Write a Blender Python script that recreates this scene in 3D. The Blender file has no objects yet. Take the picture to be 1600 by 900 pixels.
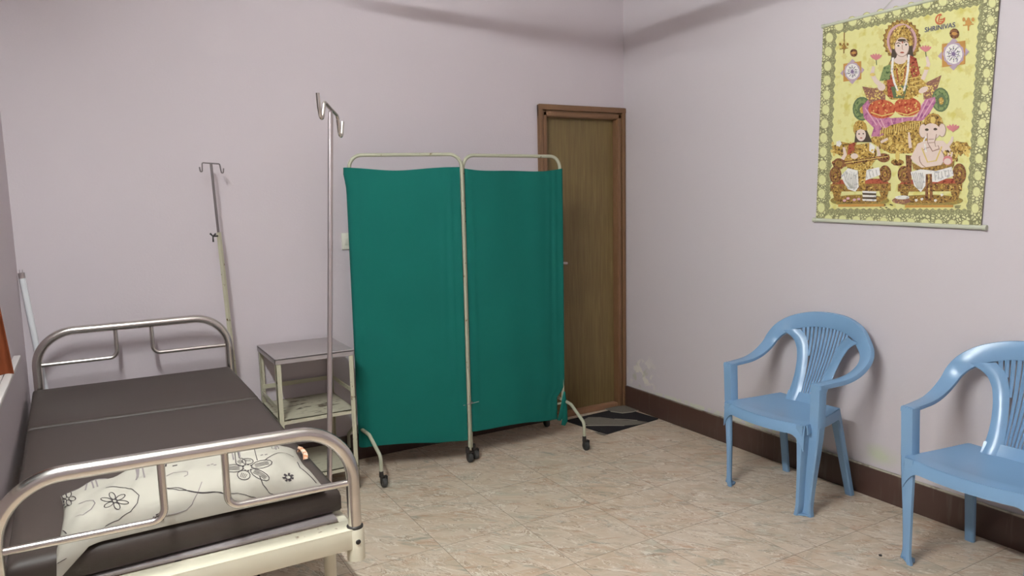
import math
FROT = 0.45; FAN_A = math.radians(130); LAMP = (-.16, 1.38, 2.61); LAMP_S = 455; EXPOSURE = 0.42
HOOKS = [(.634, 2.250, 1.777), (.637, 2.254, 1.735), (.643, 2.262, 1.705), (.653, 2.278, 1.705), (.666, 2.298, 1.752), (.671, 2.306, 1.757), (.7005, 2.350, 1.744), (.736, 2.404, 1.731), (.742, 2.412, 1.722), (.749, 2.424, 1.668), (.762, 2.444, 1.666), (.772, 2.459, 1.715)]
# printed picture of the calendar: colour, outline in millimetres
POSTER=[('olive',[(-340,433),(341,411),(337,-427),(-350,-432)]),
('panel',[(-322,417),(-305,409),(-287,417),(-270,408),(-253,416),(-236,408),(-219,415),(-203,407),(-186,414),(-170,406),(-153,413),(-137,405),(-121,412),(-106,404),(-90,412),(-74,403),(-59,411),(-43,403),(-28,410),(-13,402),(2,409),(17,401),(32,408),(46,400),(61,408),(75,400),(89,407),(103,399),(118,406),(131,398),(145,406),(159,398),(173,405),(186,397),(200,404),(213,396),(226,403),(239,396),(252,403),(265,395),(278,402),(291,394),(303,401),(316,394),(328,401),(322,383),(328,365),(321,347),(328,329),(321,312),(328,293),(321,276),(327,257),(320,239),(327,221),(320,203),(327,185),(320,167),(326,149),(320,130),(326,112),(319,94),(326,75),(319,57),(325,39),(319,20),(325,2),(318,-17),(325,-35),(318,-54),(325,-72),(318,-91),(324,-110),(318,-128),(324,-147),(317,-166),(324,-184),(317,-203),(323,-222),(317,-241),(323,-260),(316,-279),(323,-297),(316,-316),(322,-335),(316,-354),(322,-374),(315,-393),(322,-412),(309,-404),(297,-412),(284,-404),(271,-412),(258,-404),(245,-412),(232,-404),(219,-412),(206,-404),(192,-412),(179,-404),(165,-412),(152,-404),(138,-412),(124,-403),(110,-412),(96,-403),(82,-412),(67,-403),(53,-412),(38,-403),(24,-412),(9,-403),(-6,-412),(-21,-403),(-36,-411),(-51,-403),(-67,-411),(-82,-403),(-98,-411),(-113,-403),(-129,-411),(-145,-403),(-161,-411),(-178,-403),(-194,-411),(-210,-403),(-227,-411),(-244,-403),(-261,-411),(-278,-403),(-295,-411),(-312,-403),(-330,-411),(-321,-392),(-330,-372),(-320,-353),(-329,-334),(-320,-315),(-329,-295),(-319,-276),(-329,-257),(-319,-238),(-328,-218),(-319,-199),(-328,-180),(-318,-161),(-328,-142),(-318,-123),(-327,-104),(-318,-85),(-327,-66),(-317,-47),(-326,-28),(-317,-9),(-326,9),(-317,28),(-326,47),(-316,66),(-325,85),(-316,103),(-325,122),(-316,140),(-325,159),(-315,178),(-324,196),(-315,215),(-324,234),(-315,252),(-324,271),(-314,289),(-323,307),(-314,326),(-323,344),(-314,362),(-323,381),(-313,399)]),
('medal_d',[(-332,398),(-334,386),(-342,378),(-354,377),(-366,383),(-375,394),(-378,407),(-376,419),(-367,426),(-356,427),(-344,422),(-335,411)]),
('medal',[(-335,399),(-338,388),(-344,382),(-354,381),(-364,385),(-371,395),(-374,406),(-372,416),(-365,423),(-356,424),(-346,419),(-338,410)]),
('medal_d',[(-335,335),(-338,323),(-346,316),(-358,314),(-370,320),(-379,330),(-382,344),(-380,356),(-371,363),(-360,365),(-348,359),(-339,348)]),
('medal',[(-339,336),(-342,326),(-348,319),(-358,318),(-368,322),(-375,331),(-378,343),(-376,353),(-369,360),(-360,361),(-350,357),(-342,347)]),
('medal_d',[(-336,268),(-339,256),(-347,248),(-359,246),(-371,252),(-380,262),(-383,275),(-380,288),(-372,295),(-360,297),(-349,292),(-340,281)]),
('medal',[(-340,268),(-342,258),(-349,251),(-359,250),(-369,254),(-376,263),(-379,275),(-377,285),(-370,292),(-360,294),(-350,289),(-343,280)]),
('medal_d',[(-337,202),(-340,190),(-348,182),(-359,180),(-371,185),(-380,196),(-384,209),(-381,221),(-373,229),(-361,231),(-349,226),(-340,215)]),
('medal',[(-341,203),(-343,192),(-350,185),(-360,183),(-370,188),(-377,197),(-380,208),(-378,219),(-371,226),(-361,227),(-351,223),(-344,214)]),
('medal_d',[(-338,134),(-340,122),(-349,113),(-360,111),(-372,116),(-381,127),(-385,140),(-382,152),(-374,161),(-362,162),(-350,157),(-341,147)]),
('medal',[(-341,134),(-344,124),(-351,117),(-360,115),(-370,119),(-378,128),(-381,140),(-379,150),(-372,157),(-362,159),(-352,155),(-344,146)]),
('medal_d',[(-340,66),(-343,54),(-351,46),(-363,43),(-375,48),(-384,58),(-387,72),(-385,84),(-376,93),(-364,95),(-352,90),(-343,79)]),
('medal',[(-344,67),(-346,56),(-353,49),(-363,47),(-373,51),(-380,60),(-383,71),(-381,82),(-374,89),(-364,91),(-354,87),(-347,78)]),
('medal_d',[(-343,0),(-346,-13),(-354,-21),(-366,-24),(-378,-19),(-387,-9),(-391,4),(-388,17),(-379,25),(-368,28),(-356,23),(-347,13)]),
('medal',[(-347,0),(-349,-11),(-356,-18),(-366,-20),(-376,-16),(-384,-8),(-387,4),(-384,15),(-377,22),(-367,24),(-357,20),(-350,11)]),
('medal_d',[(-347,-67),(-350,-80),(-358,-89),(-370,-91),(-382,-87),(-391,-77),(-395,-63),(-392,-51),(-383,-42),(-372,-39),(-360,-44),(-350,-54)]),
('medal',[(-351,-67),(-353,-78),(-360,-86),(-370,-88),(-380,-84),(-388,-75),(-391,-64),(-388,-53),(-381,-45),(-371,-43),(-361,-47),(-354,-55)]),
('medal_d',[(-346,-134),(-349,-146),(-357,-155),(-369,-158),(-381,-154),(-390,-144),(-394,-130),(-391,-118),(-383,-109),(-371,-106),(-359,-110),(-350,-120)]),
('medal',[(-350,-133),(-352,-144),(-359,-152),(-369,-155),(-379,-151),(-387,-142),(-390,-131),(-388,-120),(-381,-112),(-371,-109),(-361,-113),(-353,-122)]),
('medal_d',[(-348,-196),(-351,-209),(-359,-218),(-371,-221),(-383,-217),(-392,-207),(-396,-194),(-393,-181),(-385,-172),(-373,-169),(-361,-173),(-352,-183)]),
('medal',[(-352,-196),(-354,-207),(-361,-215),(-371,-217),(-381,-214),(-389,-205),(-392,-194),(-390,-183),(-383,-175),(-373,-172),(-362,-176),(-355,-184)]),
('medal_d',[(-348,-268),(-350,-281),(-359,-290),(-371,-293),(-383,-289),(-392,-279),(-396,-266),(-393,-253),(-385,-244),(-373,-241),(-360,-245),(-351,-254)]),
('medal',[(-352,-267),(-354,-279),(-361,-287),(-371,-290),(-381,-286),(-389,-278),(-392,-266),(-390,-255),(-382,-247),(-373,-244),(-362,-248),(-355,-256)]),
('medal_d',[(-349,-334),(-351,-347),(-360,-357),(-372,-360),(-384,-356),(-393,-347),(-397,-333),(-394,-320),(-386,-311),(-374,-307),(-361,-311),(-352,-321)]),
('medal',[(-353,-334),(-355,-345),(-362,-354),(-372,-357),(-382,-353),(-390,-345),(-393,-333),(-391,-322),(-383,-314),(-373,-311),(-363,-314),(-356,-323)]),
('medal_d',[(-349,-402),(-351,-415),(-360,-424),(-372,-428),(-384,-425),(-393,-415),(-397,-402),(-394,-388),(-386,-379),(-374,-375),(-361,-379),(-352,-389)]),
('medal',[(-353,-402),(-355,-413),(-362,-421),(-372,-425),(-382,-422),(-390,-413),(-393,-402),(-391,-390),(-384,-382),(-374,-379),(-363,-382),(-356,-390)]),
('medal_d',[(389,390),(387,380),(382,374),(374,373),(366,378),(360,387),(357,397),(359,407),(364,413),(372,414),(380,410),(386,401)]),
('medal',[(386,391),(385,382),(381,377),(374,376),(367,380),(362,387),(360,397),(361,405),(366,411),(372,412),(379,408),(384,400)]),
('medal_d',[(387,324),(386,314),(380,308),(373,307),(365,311),(358,320),(356,331),(357,340),(363,347),(370,348),(378,343),(385,335)]),
('medal',[(385,324),(383,316),(379,310),(373,309),(366,313),(361,321),(358,330),(360,339),(364,344),(371,345),(377,341),(382,334)]),
('medal_d',[(388,259),(387,249),(381,243),(374,242),(365,246),(359,255),(356,265),(358,275),(363,282),(371,283),(379,279),(386,270)]),
('medal',[(386,260),(384,251),(380,245),(373,244),(367,248),(361,256),(359,265),(360,274),(365,279),(371,280),(378,277),(383,269)]),
('medal_d',[(386,192),(384,182),(379,176),(371,174),(363,178),(356,187),(354,198),(355,208),(361,215),(369,216),(377,212),(383,203)]),
('medal',[(383,193),(382,184),(377,178),(371,177),(364,181),(359,188),(356,197),(358,206),(362,212),(369,213),(376,210),(381,202)]),
('medal_d',[(383,125),(381,115),(376,108),(368,106),(360,110),(354,119),(351,130),(353,140),(358,147),(366,148),(374,144),(380,136)]),
('medal',[(380,125),(379,117),(375,111),(368,109),(361,113),(356,120),(354,129),(355,138),(359,144),(366,146),(373,142),(378,135)]),
('medal_d',[(381,62),(380,52),(374,45),(366,43),(358,47),(352,56),(349,67),(351,77),(356,84),(364,86),(372,82),(378,73)]),
('medal',[(379,63),(377,54),(373,48),(366,46),(359,50),(354,57),(352,66),(353,75),(358,81),(364,83),(371,79),(376,72)]),
('medal_d',[(379,-3),(377,-14),(372,-21),(364,-23),(356,-19),(349,-10),(346,0),(348,11),(354,18),(362,20),(370,16),(376,7)]),
('medal',[(376,-3),(375,-12),(370,-18),(364,-20),(357,-17),(352,-9),(349,0),(351,9),(355,15),(362,17),(369,14),(374,6)]),
('medal_d',[(378,-70),(376,-80),(371,-87),(363,-89),(354,-86),(348,-77),(345,-66),(347,-56),(352,-49),(360,-47),(369,-50),(375,-59)]),
('medal',[(375,-69),(374,-78),(369,-85),(362,-86),(356,-83),(350,-76),(348,-67),(349,-58),(354,-51),(361,-50),(367,-53),(373,-60)]),
('medal_d',[(376,-139),(374,-149),(368,-157),(360,-159),(352,-156),(346,-147),(343,-136),(345,-126),(350,-118),(358,-116),(366,-120),(373,-128)]),
('medal',[(373,-139),(372,-148),(367,-154),(360,-156),(353,-153),(348,-146),(346,-137),(347,-127),(352,-121),(358,-119),(365,-122),(371,-129)]),
('medal_d',[(372,-206),(370,-216),(364,-224),(356,-226),(348,-223),(342,-215),(339,-204),(340,-193),(346,-186),(354,-183),(362,-187),(369,-195)]),
('medal',[(369,-206),(368,-215),(363,-221),(356,-224),(349,-221),(344,-214),(342,-204),(343,-195),(348,-188),(354,-186),(361,-189),(367,-196)]),
('medal_d',[(372,-273),(370,-284),(365,-292),(357,-295),(348,-291),(342,-283),(339,-272),(341,-262),(346,-254),(354,-251),(363,-255),(369,-263)]),
('medal',[(369,-273),(368,-283),(363,-289),(357,-292),(350,-289),(344,-282),(342,-272),(343,-263),(348,-256),(355,-254),(362,-257),(367,-264)]),
('medal_d',[(370,-339),(368,-349),(363,-357),(355,-360),(346,-357),(340,-349),(337,-338),(339,-327),(344,-319),(352,-317),(361,-320),(367,-328)]),
('medal',[(367,-339),(366,-348),(361,-355),(355,-357),(348,-355),(342,-348),(340,-338),(341,-329),(346,-322),(353,-319),(360,-322),(365,-329)]),
('medal_d',[(368,-404),(366,-415),(361,-423),(353,-426),(344,-423),(338,-415),(335,-404),(337,-393),(342,-385),(350,-382),(359,-385),(365,-393)]),
('medal',[(365,-404),(364,-414),(359,-421),(353,-423),(345,-421),(340,-414),(338,-404),(339,-395),(344,-388),(351,-385),(358,-388),(363,-395)]),
('medal_d',[(-279,440),(-282,429),(-291,422),(-304,421),(-317,427),(-326,438),(-330,451),(-327,463),(-318,470),(-305,470),(-292,464),(-283,453)]),
('medal',[(-283,441),(-285,431),(-293,425),(-304,424),(-315,429),(-323,439),(-327,450),(-324,460),(-316,466),(-305,467),(-294,462),(-286,452)]),
('medal_d',[(-210,447),(-212,435),(-221,428),(-233,428),(-246,434),(-256,444),(-259,457),(-257,469),(-248,476),(-235,476),(-223,470),(-213,460)]),
('medal',[(-213,448),(-216,438),(-223,432),(-234,431),(-244,436),(-252,445),(-256,457),(-253,466),(-246,473),(-235,473),(-224,468),(-216,459)]),
('medal_d',[(-138,449),(-140,438),(-149,431),(-161,430),(-173,436),(-182,447),(-186,459),(-183,471),(-174,477),(-163,478),(-150,472),(-141,461)]),
('medal',[(-141,450),(-144,440),(-151,434),(-161,433),(-171,438),(-179,448),(-182,458),(-180,468),(-173,474),(-162,475),(-152,470),(-144,461)]),
('medal_d',[(-71,449),(-74,438),(-82,431),(-93,431),(-105,436),(-114,447),(-117,459),(-115,470),(-107,477),(-95,478),(-83,472),(-75,461)]),
('medal',[(-74,450),(-77,440),(-84,435),(-93,434),(-103,439),(-111,448),(-114,459),(-112,468),(-105,474),(-95,474),(-85,470),(-78,461)]),
('medal_d',[(1,445),(-1,434),(-9,428),(-20,427),(-31,433),(-40,443),(-43,455),(-41,466),(-33,473),(-22,473),(-11,467),(-2,457)]),
('medal',[(-2,446),(-4,437),(-11,431),(-20,430),(-30,435),(-37,444),(-40,454),(-38,464),(-31,470),(-22,470),(-12,465),(-5,456)]),
('medal_d',[(67,447),(65,436),(58,430),(47,429),(36,435),(28,445),(24,457),(27,467),(34,474),(45,474),(56,469),(64,459)]),
('medal',[(64,448),(62,438),(56,433),(47,432),(38,437),(30,446),(28,456),(30,465),(36,471),(45,471),(54,466),(61,458)]),
('medal_d',[(131,447),(129,436),(122,430),(112,429),(101,435),(93,445),(90,456),(92,467),(99,473),(110,474),(120,468),(128,458)]),
('medal',[(128,447),(126,438),(120,433),(112,432),(103,437),(96,445),(93,456),(95,465),(101,470),(110,471),(119,466),(126,457)]),
('medal_d',[(199,441),(197,430),(190,424),(180,424),(170,429),(162,438),(159,450),(161,460),(168,466),(178,467),(188,462),(196,452)]),
('medal',[(196,441),(194,432),(189,427),(180,426),(171,431),(165,439),(162,449),(164,458),(170,464),(178,464),(187,460),(194,451)]),
('medal_d',[(259,441),(257,431),(250,425),(240,424),(231,430),(223,439),(220,450),(222,460),(229,466),(238,467),(248,462),(255,452)]),
('medal',[(256,442),(254,433),(248,428),(240,427),(232,432),(225,440),(223,450),(224,458),(230,464),(238,464),(247,460),(253,452)]),
('medal_d',[(319,440),(317,430),(310,424),(301,423),(292,428),(284,438),(281,449),(283,459),(290,465),(299,465),(309,460),(316,451)]),
('medal',[(316,441),(314,432),(309,427),(301,426),(293,431),(287,439),(284,448),(286,457),(291,462),(299,463),(307,458),(313,450)]),
('medal_d',[(-306,-452),(-309,-461),(-318,-468),(-330,-471),(-342,-468),(-351,-462),(-354,-453),(-351,-444),(-343,-437),(-331,-435),(-319,-437),(-310,-443)]),
('medal',[(-310,-452),(-313,-460),(-320,-466),(-330,-468),(-340,-466),(-347,-460),(-350,-453),(-348,-445),(-341,-440),(-331,-437),(-321,-439),(-313,-445)]),
('medal_d',[(-229,-453),(-232,-462),(-240,-469),(-252,-471),(-263,-469),(-272,-463),(-275,-454),(-272,-445),(-264,-439),(-253,-436),(-241,-438),(-233,-445)]),
('medal',[(-233,-453),(-235,-461),(-242,-466),(-252,-469),(-261,-467),(-269,-461),(-271,-454),(-269,-446),(-262,-441),(-253,-439),(-243,-441),(-236,-446)]),
('medal_d',[(-157,-456),(-160,-464),(-168,-471),(-179,-473),(-190,-471),(-198,-465),(-202,-456),(-199,-448),(-191,-441),(-180,-439),(-169,-441),(-161,-447)]),
('medal',[(-161,-456),(-163,-463),(-170,-469),(-179,-471),(-188,-469),(-195,-464),(-198,-456),(-196,-449),(-189,-443),(-180,-441),(-171,-443),(-164,-448)]),
('medal_d',[(-91,-458),(-93,-466),(-101,-473),(-111,-475),(-122,-473),(-130,-467),(-133,-459),(-131,-450),(-123,-444),(-112,-441),(-102,-443),(-94,-450)]),
('medal',[(-94,-458),(-96,-465),(-102,-471),(-111,-473),(-120,-471),(-127,-466),(-130,-459),(-128,-451),(-121,-446),(-112,-444),(-103,-446),(-97,-451)]),
('medal_d',[(-23,-459),(-25,-467),(-32,-473),(-42,-476),(-53,-474),(-61,-468),(-64,-460),(-61,-451),(-54,-445),(-44,-443),(-33,-445),(-26,-451)]),
('medal',[(-26,-459),(-28,-466),(-34,-471),(-42,-473),(-51,-472),(-58,-467),(-60,-459),(-58,-452),(-52,-447),(-44,-445),(-35,-447),(-29,-452)]),
('medal_d',[(42,-460),(39,-468),(32,-474),(23,-477),(13,-475),(5,-469),(2,-460),(4,-452),(11,-446),(21,-444),(31,-446),(39,-452)]),
('medal',[(38,-460),(37,-467),(31,-472),(23,-474),(14,-472),(8,-467),(5,-460),(7,-453),(13,-448),(21,-446),(30,-448),(36,-453)]),
('medal_d',[(104,-462),(102,-470),(95,-476),(86,-478),(76,-476),(68,-471),(65,-463),(68,-454),(74,-448),(84,-446),(94,-448),(101,-454)]),
('medal',[(101,-462),(99,-469),(93,-474),(85,-476),(77,-474),(71,-469),(69,-462),(70,-456),(76,-450),(84,-449),(92,-450),(98,-455)]),
('medal_d',[(167,-463),(165,-471),(158,-477),(149,-479),(139,-478),(132,-472),(129,-464),(132,-456),(138,-450),(147,-448),(157,-450),(164,-455)]),
('medal',[(164,-463),(162,-470),(156,-475),(149,-477),(141,-475),(135,-471),(132,-464),(134,-457),(140,-452),(147,-450),(155,-452),(161,-457)]),
('medal_d',[(224,-463),(222,-471),(216,-477),(207,-479),(198,-478),(191,-472),(188,-464),(190,-456),(197,-450),(205,-448),(215,-450),(221,-456)]),
('medal',[(221,-464),(220,-470),(214,-475),(207,-477),(199,-475),(193,-471),(191,-464),(193,-457),(198,-452),(206,-451),(213,-452),(219,-457)]),
('medal_d',[(280,-465),(278,-473),(272,-478),(263,-481),(255,-479),(248,-473),(245,-465),(247,-458),(253,-452),(262,-450),(271,-452),(277,-457)]),
('medal',[(277,-465),(276,-471),(270,-476),(263,-478),(256,-477),(250,-472),(248,-465),(250,-459),(255,-454),(262,-452),(269,-454),(275,-458)]),
('medal_d',[(334,-465),(332,-473),(326,-478),(318,-480),(309,-479),(303,-473),(300,-466),(302,-458),(308,-452),(316,-450),(325,-452),(331,-457)]),
('medal',[(331,-465),(330,-471),(325,-476),(318,-478),(311,-477),(305,-472),(303,-466),(305,-459),(310,-454),(317,-452),(324,-454),(329,-459)]),
('panel2',[(-119,136),(-125,132),(-126,124),(-133,128),(-141,126),(-142,134),(-149,140),(-142,144),(-142,153),(-134,148),(-127,151),(-125,142)]),
('panel2',[(99,96),(95,93),(95,87),(90,90),(85,88),(84,94),(80,98),(84,101),(84,107),(89,104),(94,105),(95,100)]),
('panel2',[(-272,1),(-278,-3),(-278,-10),(-286,-7),(-293,-9),(-294,-1),(-301,4),(-295,8),(-294,16),(-287,12),(-279,15),(-278,7)]),
('panel2',[(-121,-75),(-128,-80),(-129,-89),(-138,-85),(-146,-88),(-147,-78),(-155,-72),(-148,-67),(-147,-58),(-138,-62),(-130,-59),(-129,-69)]),
('panel2',[(235,161),(228,157),(228,147),(220,152),(212,150),(211,159),(203,166),(210,171),(210,180),(218,175),(226,178),(228,168)]),
('panel2',[(-169,94),(-178,88),(-179,75),(-191,82),(-202,78),(-204,91),(-214,100),(-205,106),(-204,118),(-192,112),(-181,115),(-179,103)]),
('panel2',[(59,42),(52,37),(51,26),(42,32),(34,28),(32,39),(24,46),(32,51),(32,62),(41,56),(50,60),(51,49)]),
('panel2',[(-231,38),(-239,32),(-240,22),(-250,27),(-260,24),(-261,35),(-270,42),(-262,47),(-261,58),(-251,52),(-242,56),(-240,45)]),
('panel2',[(-69,369),(-78,364),(-79,352),(-90,359),(-101,356),(-103,369),(-112,378),(-103,383),(-102,395),(-91,388),(-81,391),(-79,378)]),
('panel2',[(32,52),(24,46),(23,34),(13,40),(2,37),(1,49),(-9,57),(0,63),(1,75),(11,69),(21,73),(23,61)]),
('panel2',[(164,-42),(158,-47),(158,-55),(151,-51),(144,-54),(143,-45),(137,-40),(143,-36),(143,-28),(150,-31),(156,-29),(158,-37)]),
('panel2',[(219,175),(211,170),(211,158),(201,164),(191,161),(190,173),(181,182),(189,187),(189,199),(199,193),(209,196),(210,184)]),
('panel2',[(253,334),(249,331),(248,325),(243,328),(239,327),(238,333),(234,337),(238,340),(238,346),(243,343),(247,344),(248,338)]),
('panel2',[(-133,-60),(-140,-65),(-140,-74),(-149,-70),(-157,-73),(-158,-64),(-166,-58),(-159,-53),(-158,-44),(-150,-48),(-142,-45),(-140,-54)]),
('panel2',[(119,243),(112,239),(112,231),(104,235),(97,233),(96,242),(89,249),(95,253),(96,262),(103,257),(111,259),(112,250)]),
('panel2',[(-22,223),(-29,218),(-30,209),(-39,214),(-47,212),(-49,222),(-57,229),(-49,233),(-49,243),(-40,238),(-31,240),(-30,230)]),
('panel2',[(94,-34),(87,-40),(86,-50),(77,-45),(69,-48),(67,-38),(59,-31),(67,-25),(67,-15),(76,-20),(85,-17),(86,-27)]),
('panel2',[(286,-14),(278,-21),(277,-33),(267,-27),(258,-31),(256,-18),(247,-10),(255,-4),(256,8),(266,2),(275,6),(277,-6)]),
('panel2',[(149,305),(141,300),(140,288),(130,295),(121,292),(119,304),(111,312),(119,317),(119,328),(129,322),(138,325),(140,313)]),
('panel2',[(299,-36),(293,-41),(293,-50),(285,-46),(278,-49),(277,-40),(270,-33),(276,-29),(277,-20),(284,-24),(291,-21),(292,-30)]),
('panel2',[(172,283),(164,277),(163,267),(154,273),(145,270),(143,281),(135,289),(143,295),(143,305),(153,299),(162,302),(163,291)]),
('panel2',[(83,252),(79,250),(79,244),(74,247),(69,246),(68,252),(64,256),(68,258),(68,264),(73,261),(78,262),(79,256)]),
('panel2',[(235,-75),(232,-78),(231,-84),(227,-81),(222,-83),(221,-77),(217,-73),(221,-70),(221,-64),(226,-67),(230,-65),(231,-71)]),
('panel2',[(210,193),(206,190),(205,184),(200,187),(195,185),(195,191),(190,196),(194,199),(195,205),(200,202),(205,203),(205,197)]),
('panel2',[(-77,31),(-86,24),(-87,12),(-98,18),(-109,14),(-111,27),(-121,35),(-111,42),(-111,54),(-99,48),(-89,51),(-87,39)]),
('panel2',[(-252,106),(-257,103),(-258,97),(-263,100),(-269,98),(-270,105),(-275,109),(-270,112),(-270,118),(-264,115),(-258,116),(-257,110)]),
('panel2',[(174,228),(166,223),(166,211),(156,218),(147,215),(145,226),(136,235),(144,240),(145,251),(155,245),(164,248),(166,236)]),
('panel2',[(313,146),(305,140),(305,129),(295,135),(286,132),(284,144),(275,152),(283,158),(284,170),(294,163),(303,167),(305,155)]),
('panel2',[(-68,349),(-75,345),(-76,335),(-85,340),(-94,338),(-95,348),(-103,356),(-96,360),(-95,370),(-86,364),(-77,367),(-76,356)]),
('panel2',[(-254,298),(-261,294),(-262,286),(-270,291),(-278,288),(-280,298),(-287,304),(-280,308),(-280,317),(-271,312),(-263,314),(-262,305)]),
('panel2',[(104,310),(100,308),(100,303),(95,306),(91,304),(90,310),(86,314),(90,317),(90,322),(95,319),(99,320),(100,315)]),
('panel2',[(255,234),(247,229),(247,217),(237,223),(228,220),(226,232),(217,241),(225,247),(226,258),(236,252),(245,255),(247,243)]),
('panel2',[(265,206),(259,202),(259,194),(252,198),(245,196),(244,205),(238,210),(244,214),(244,222),(251,218),(257,220),(259,212)]),
('panel2',[(57,87),(50,82),(49,73),(41,77),(33,75),(31,85),(24,91),(31,96),(31,106),(40,101),(48,104),(50,94)]),
('panel2',[(84,97),(76,91),(75,79),(64,85),(54,82),(52,94),(43,103),(51,109),(52,121),(63,115),(73,118),(75,106)]),
('panel2',[(52,185),(44,180),(44,169),(34,175),(25,172),(24,183),(15,191),(23,196),(24,206),(33,200),(42,203),(44,192)]),
('panel2',[(-109,247),(-119,241),(-120,228),(-132,235),(-144,232),(-146,245),(-156,255),(-146,261),(-145,274),(-133,266),(-122,270),(-120,256)]),
('panel2',[(51,132),(47,130),(46,124),(42,127),(37,126),(36,131),(32,135),(36,137),(36,143),(41,140),(46,141),(46,136)]),
('panel2',[(-13,119),(-17,116),(-17,110),(-22,113),(-27,112),(-28,117),(-32,121),(-28,124),(-27,129),(-23,126),(-18,128),(-17,122)]),
('panel2',[(106,93),(102,90),(101,84),(96,87),(92,85),(91,91),(87,95),(91,98),(91,104),(96,101),(100,102),(101,97)]),
('panel2',[(121,168),(113,163),(113,153),(104,158),(96,155),(94,166),(86,173),(94,178),(94,188),(103,183),(111,185),(113,175)]),
('panel2',[(-42,59),(-50,53),(-51,42),(-61,48),(-71,45),(-72,56),(-81,64),(-73,69),(-72,80),(-62,75),(-53,78),(-51,67)]),
('panel2',[(-256,361),(-265,356),(-266,345),(-276,351),(-286,349),(-288,360),(-297,368),(-288,373),(-288,384),(-277,378),(-267,380),(-265,369)]),
('panel2',[(299,263),(294,259),(294,251),(287,255),(281,253),(279,262),(274,268),(279,271),(279,279),(286,275),(292,277),(293,269)]),
('panel2',[(97,235),(92,232),(91,224),(85,228),(78,226),(77,234),(71,240),(76,244),(77,251),(84,247),(90,249),(91,241)]),
('panel2',[(-67,216),(-75,211),(-76,201),(-85,206),(-93,204),(-95,214),(-103,221),(-95,226),(-95,236),(-86,230),(-77,233),(-75,223)]),
('gold',[(-168,-133),(-190,-144),(-197,-159),(-233,-157),(-266,-162),(-290,-148),(-325,-139),(-317,-123),(-326,-107),(-292,-102),(-269,-91),(-236,-100),(-199,-103),(-191,-119)]),
('gold',[(327,-161),(313,-170),(309,-182),(286,-180),(266,-185),(251,-174),(229,-167),(234,-154),(228,-141),(249,-137),(263,-128),(284,-135),(306,-137),(312,-150)]),
('gold',[(-134,-94),(-79,-63),(14,-47),(129,-52),(144,-112),(115,-158),(65,-167),(-21,-162),(-76,-133)]),
('goldlight',[(-35,-90),(-38,-96),(-44,-95),(-47,-89),(-44,-82),(-38,-83)]),
('golddark',[(81,-62),(78,-68),(72,-67),(69,-61),(72,-55),(78,-55)]),
('goldlight',[(34,-134),(32,-140),(26,-139),(23,-133),(25,-127),(31,-127)]),
('golddark',[(-33,-73),(-36,-79),(-42,-79),(-45,-72),(-43,-66),(-37,-66)]),
('goldlight',[(89,-85),(87,-91),(81,-91),(78,-84),(80,-78),(86,-78)]),
('golddark',[(-64,-94),(-67,-100),(-73,-100),(-76,-93),(-74,-86),(-67,-87)]),
('goldlight',[(63,-68),(60,-74),(55,-74),(51,-67),(54,-61),(60,-62)]),
('golddark',[(-30,-85),(-32,-92),(-39,-91),(-42,-84),(-39,-78),(-33,-79)]),
('goldlight',[(97,-107),(95,-113),(89,-112),(86,-106),(89,-100),(94,-100)]),
('golddark',[(101,-79),(99,-85),(93,-84),(90,-78),(93,-72),(98,-72)]),
('goldlight',[(-24,-120),(-27,-127),(-33,-126),(-37,-119),(-34,-113),(-28,-114)]),
('golddark',[(110,-109),(107,-115),(102,-115),(98,-108),(101,-102),(107,-103)]),
('goldlight',[(-56,-60),(-58,-66),(-65,-66),(-68,-59),(-65,-53),(-59,-53)]),
('golddark',[(22,-74),(19,-80),(13,-80),(10,-73),(13,-67),(19,-68)]),
('goldlight',[(93,-149),(90,-155),(85,-154),(82,-148),(84,-142),(90,-142)]),
('golddark',[(-66,-76),(-69,-83),(-75,-82),(-78,-75),(-75,-69),(-69,-70)]),
('goldlight',[(92,-128),(90,-134),(84,-134),(81,-127),(83,-121),(89,-121)]),
('golddark',[(90,-96),(88,-102),(82,-102),(79,-95),(82,-89),(87,-90)]),
('goldlight',[(-80,-77),(-83,-83),(-89,-82),(-92,-76),(-89,-69),(-83,-70)]),
('golddark',[(87,-88),(85,-94),(79,-94),(76,-87),(78,-81),(84,-82)]),
('goldlight',[(-23,-95),(-26,-101),(-32,-101),(-35,-94),(-32,-88),(-26,-88)]),
('golddark',[(-4,-96),(-7,-102),(-13,-101),(-16,-95),(-14,-88),(-8,-89)]),
('goldlight',[(117,-79),(114,-85),(109,-84),(105,-78),(108,-72),(114,-72)]),
('golddark',[(-110,-147),(-113,-153),(-119,-153),(-123,-146),(-120,-139),(-113,-140)]),
('goldlight',[(111,-166),(109,-172),(103,-171),(100,-165),(102,-159),(108,-159)]),
('golddark',[(2,-155),(-1,-161),(-7,-161),(-10,-154),(-7,-148),(-1,-148)]),
('goldlight',[(119,-86),(116,-92),(111,-91),(107,-85),(110,-79),(116,-79)]),
('golddark',[(78,-148),(76,-154),(70,-153),(67,-147),(69,-141),(75,-141)]),
('goldlight',[(57,-112),(54,-118),(48,-118),(45,-111),(48,-105),(53,-106)]),
('golddark',[(-38,-85),(-41,-92),(-47,-91),(-50,-84),(-48,-78),(-41,-79)]),
('goldlight',[(-55,-54),(-58,-60),(-64,-60),(-68,-53),(-65,-47),(-59,-47)]),
('golddark',[(37,-86),(34,-92),(29,-91),(25,-85),(28,-79),(34,-79)]),
('goldlight',[(90,-65),(87,-71),(82,-70),(78,-64),(81,-58),(87,-58)]),
('golddark',[(115,-135),(113,-141),(107,-141),(104,-134),(107,-128),(112,-129)]),
('goldlight',[(121,-157),(119,-163),(113,-162),(110,-156),(112,-150),(118,-150)]),
('golddark',[(114,-123),(111,-129),(106,-128),(103,-122),(105,-116),(111,-116)]),
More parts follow.
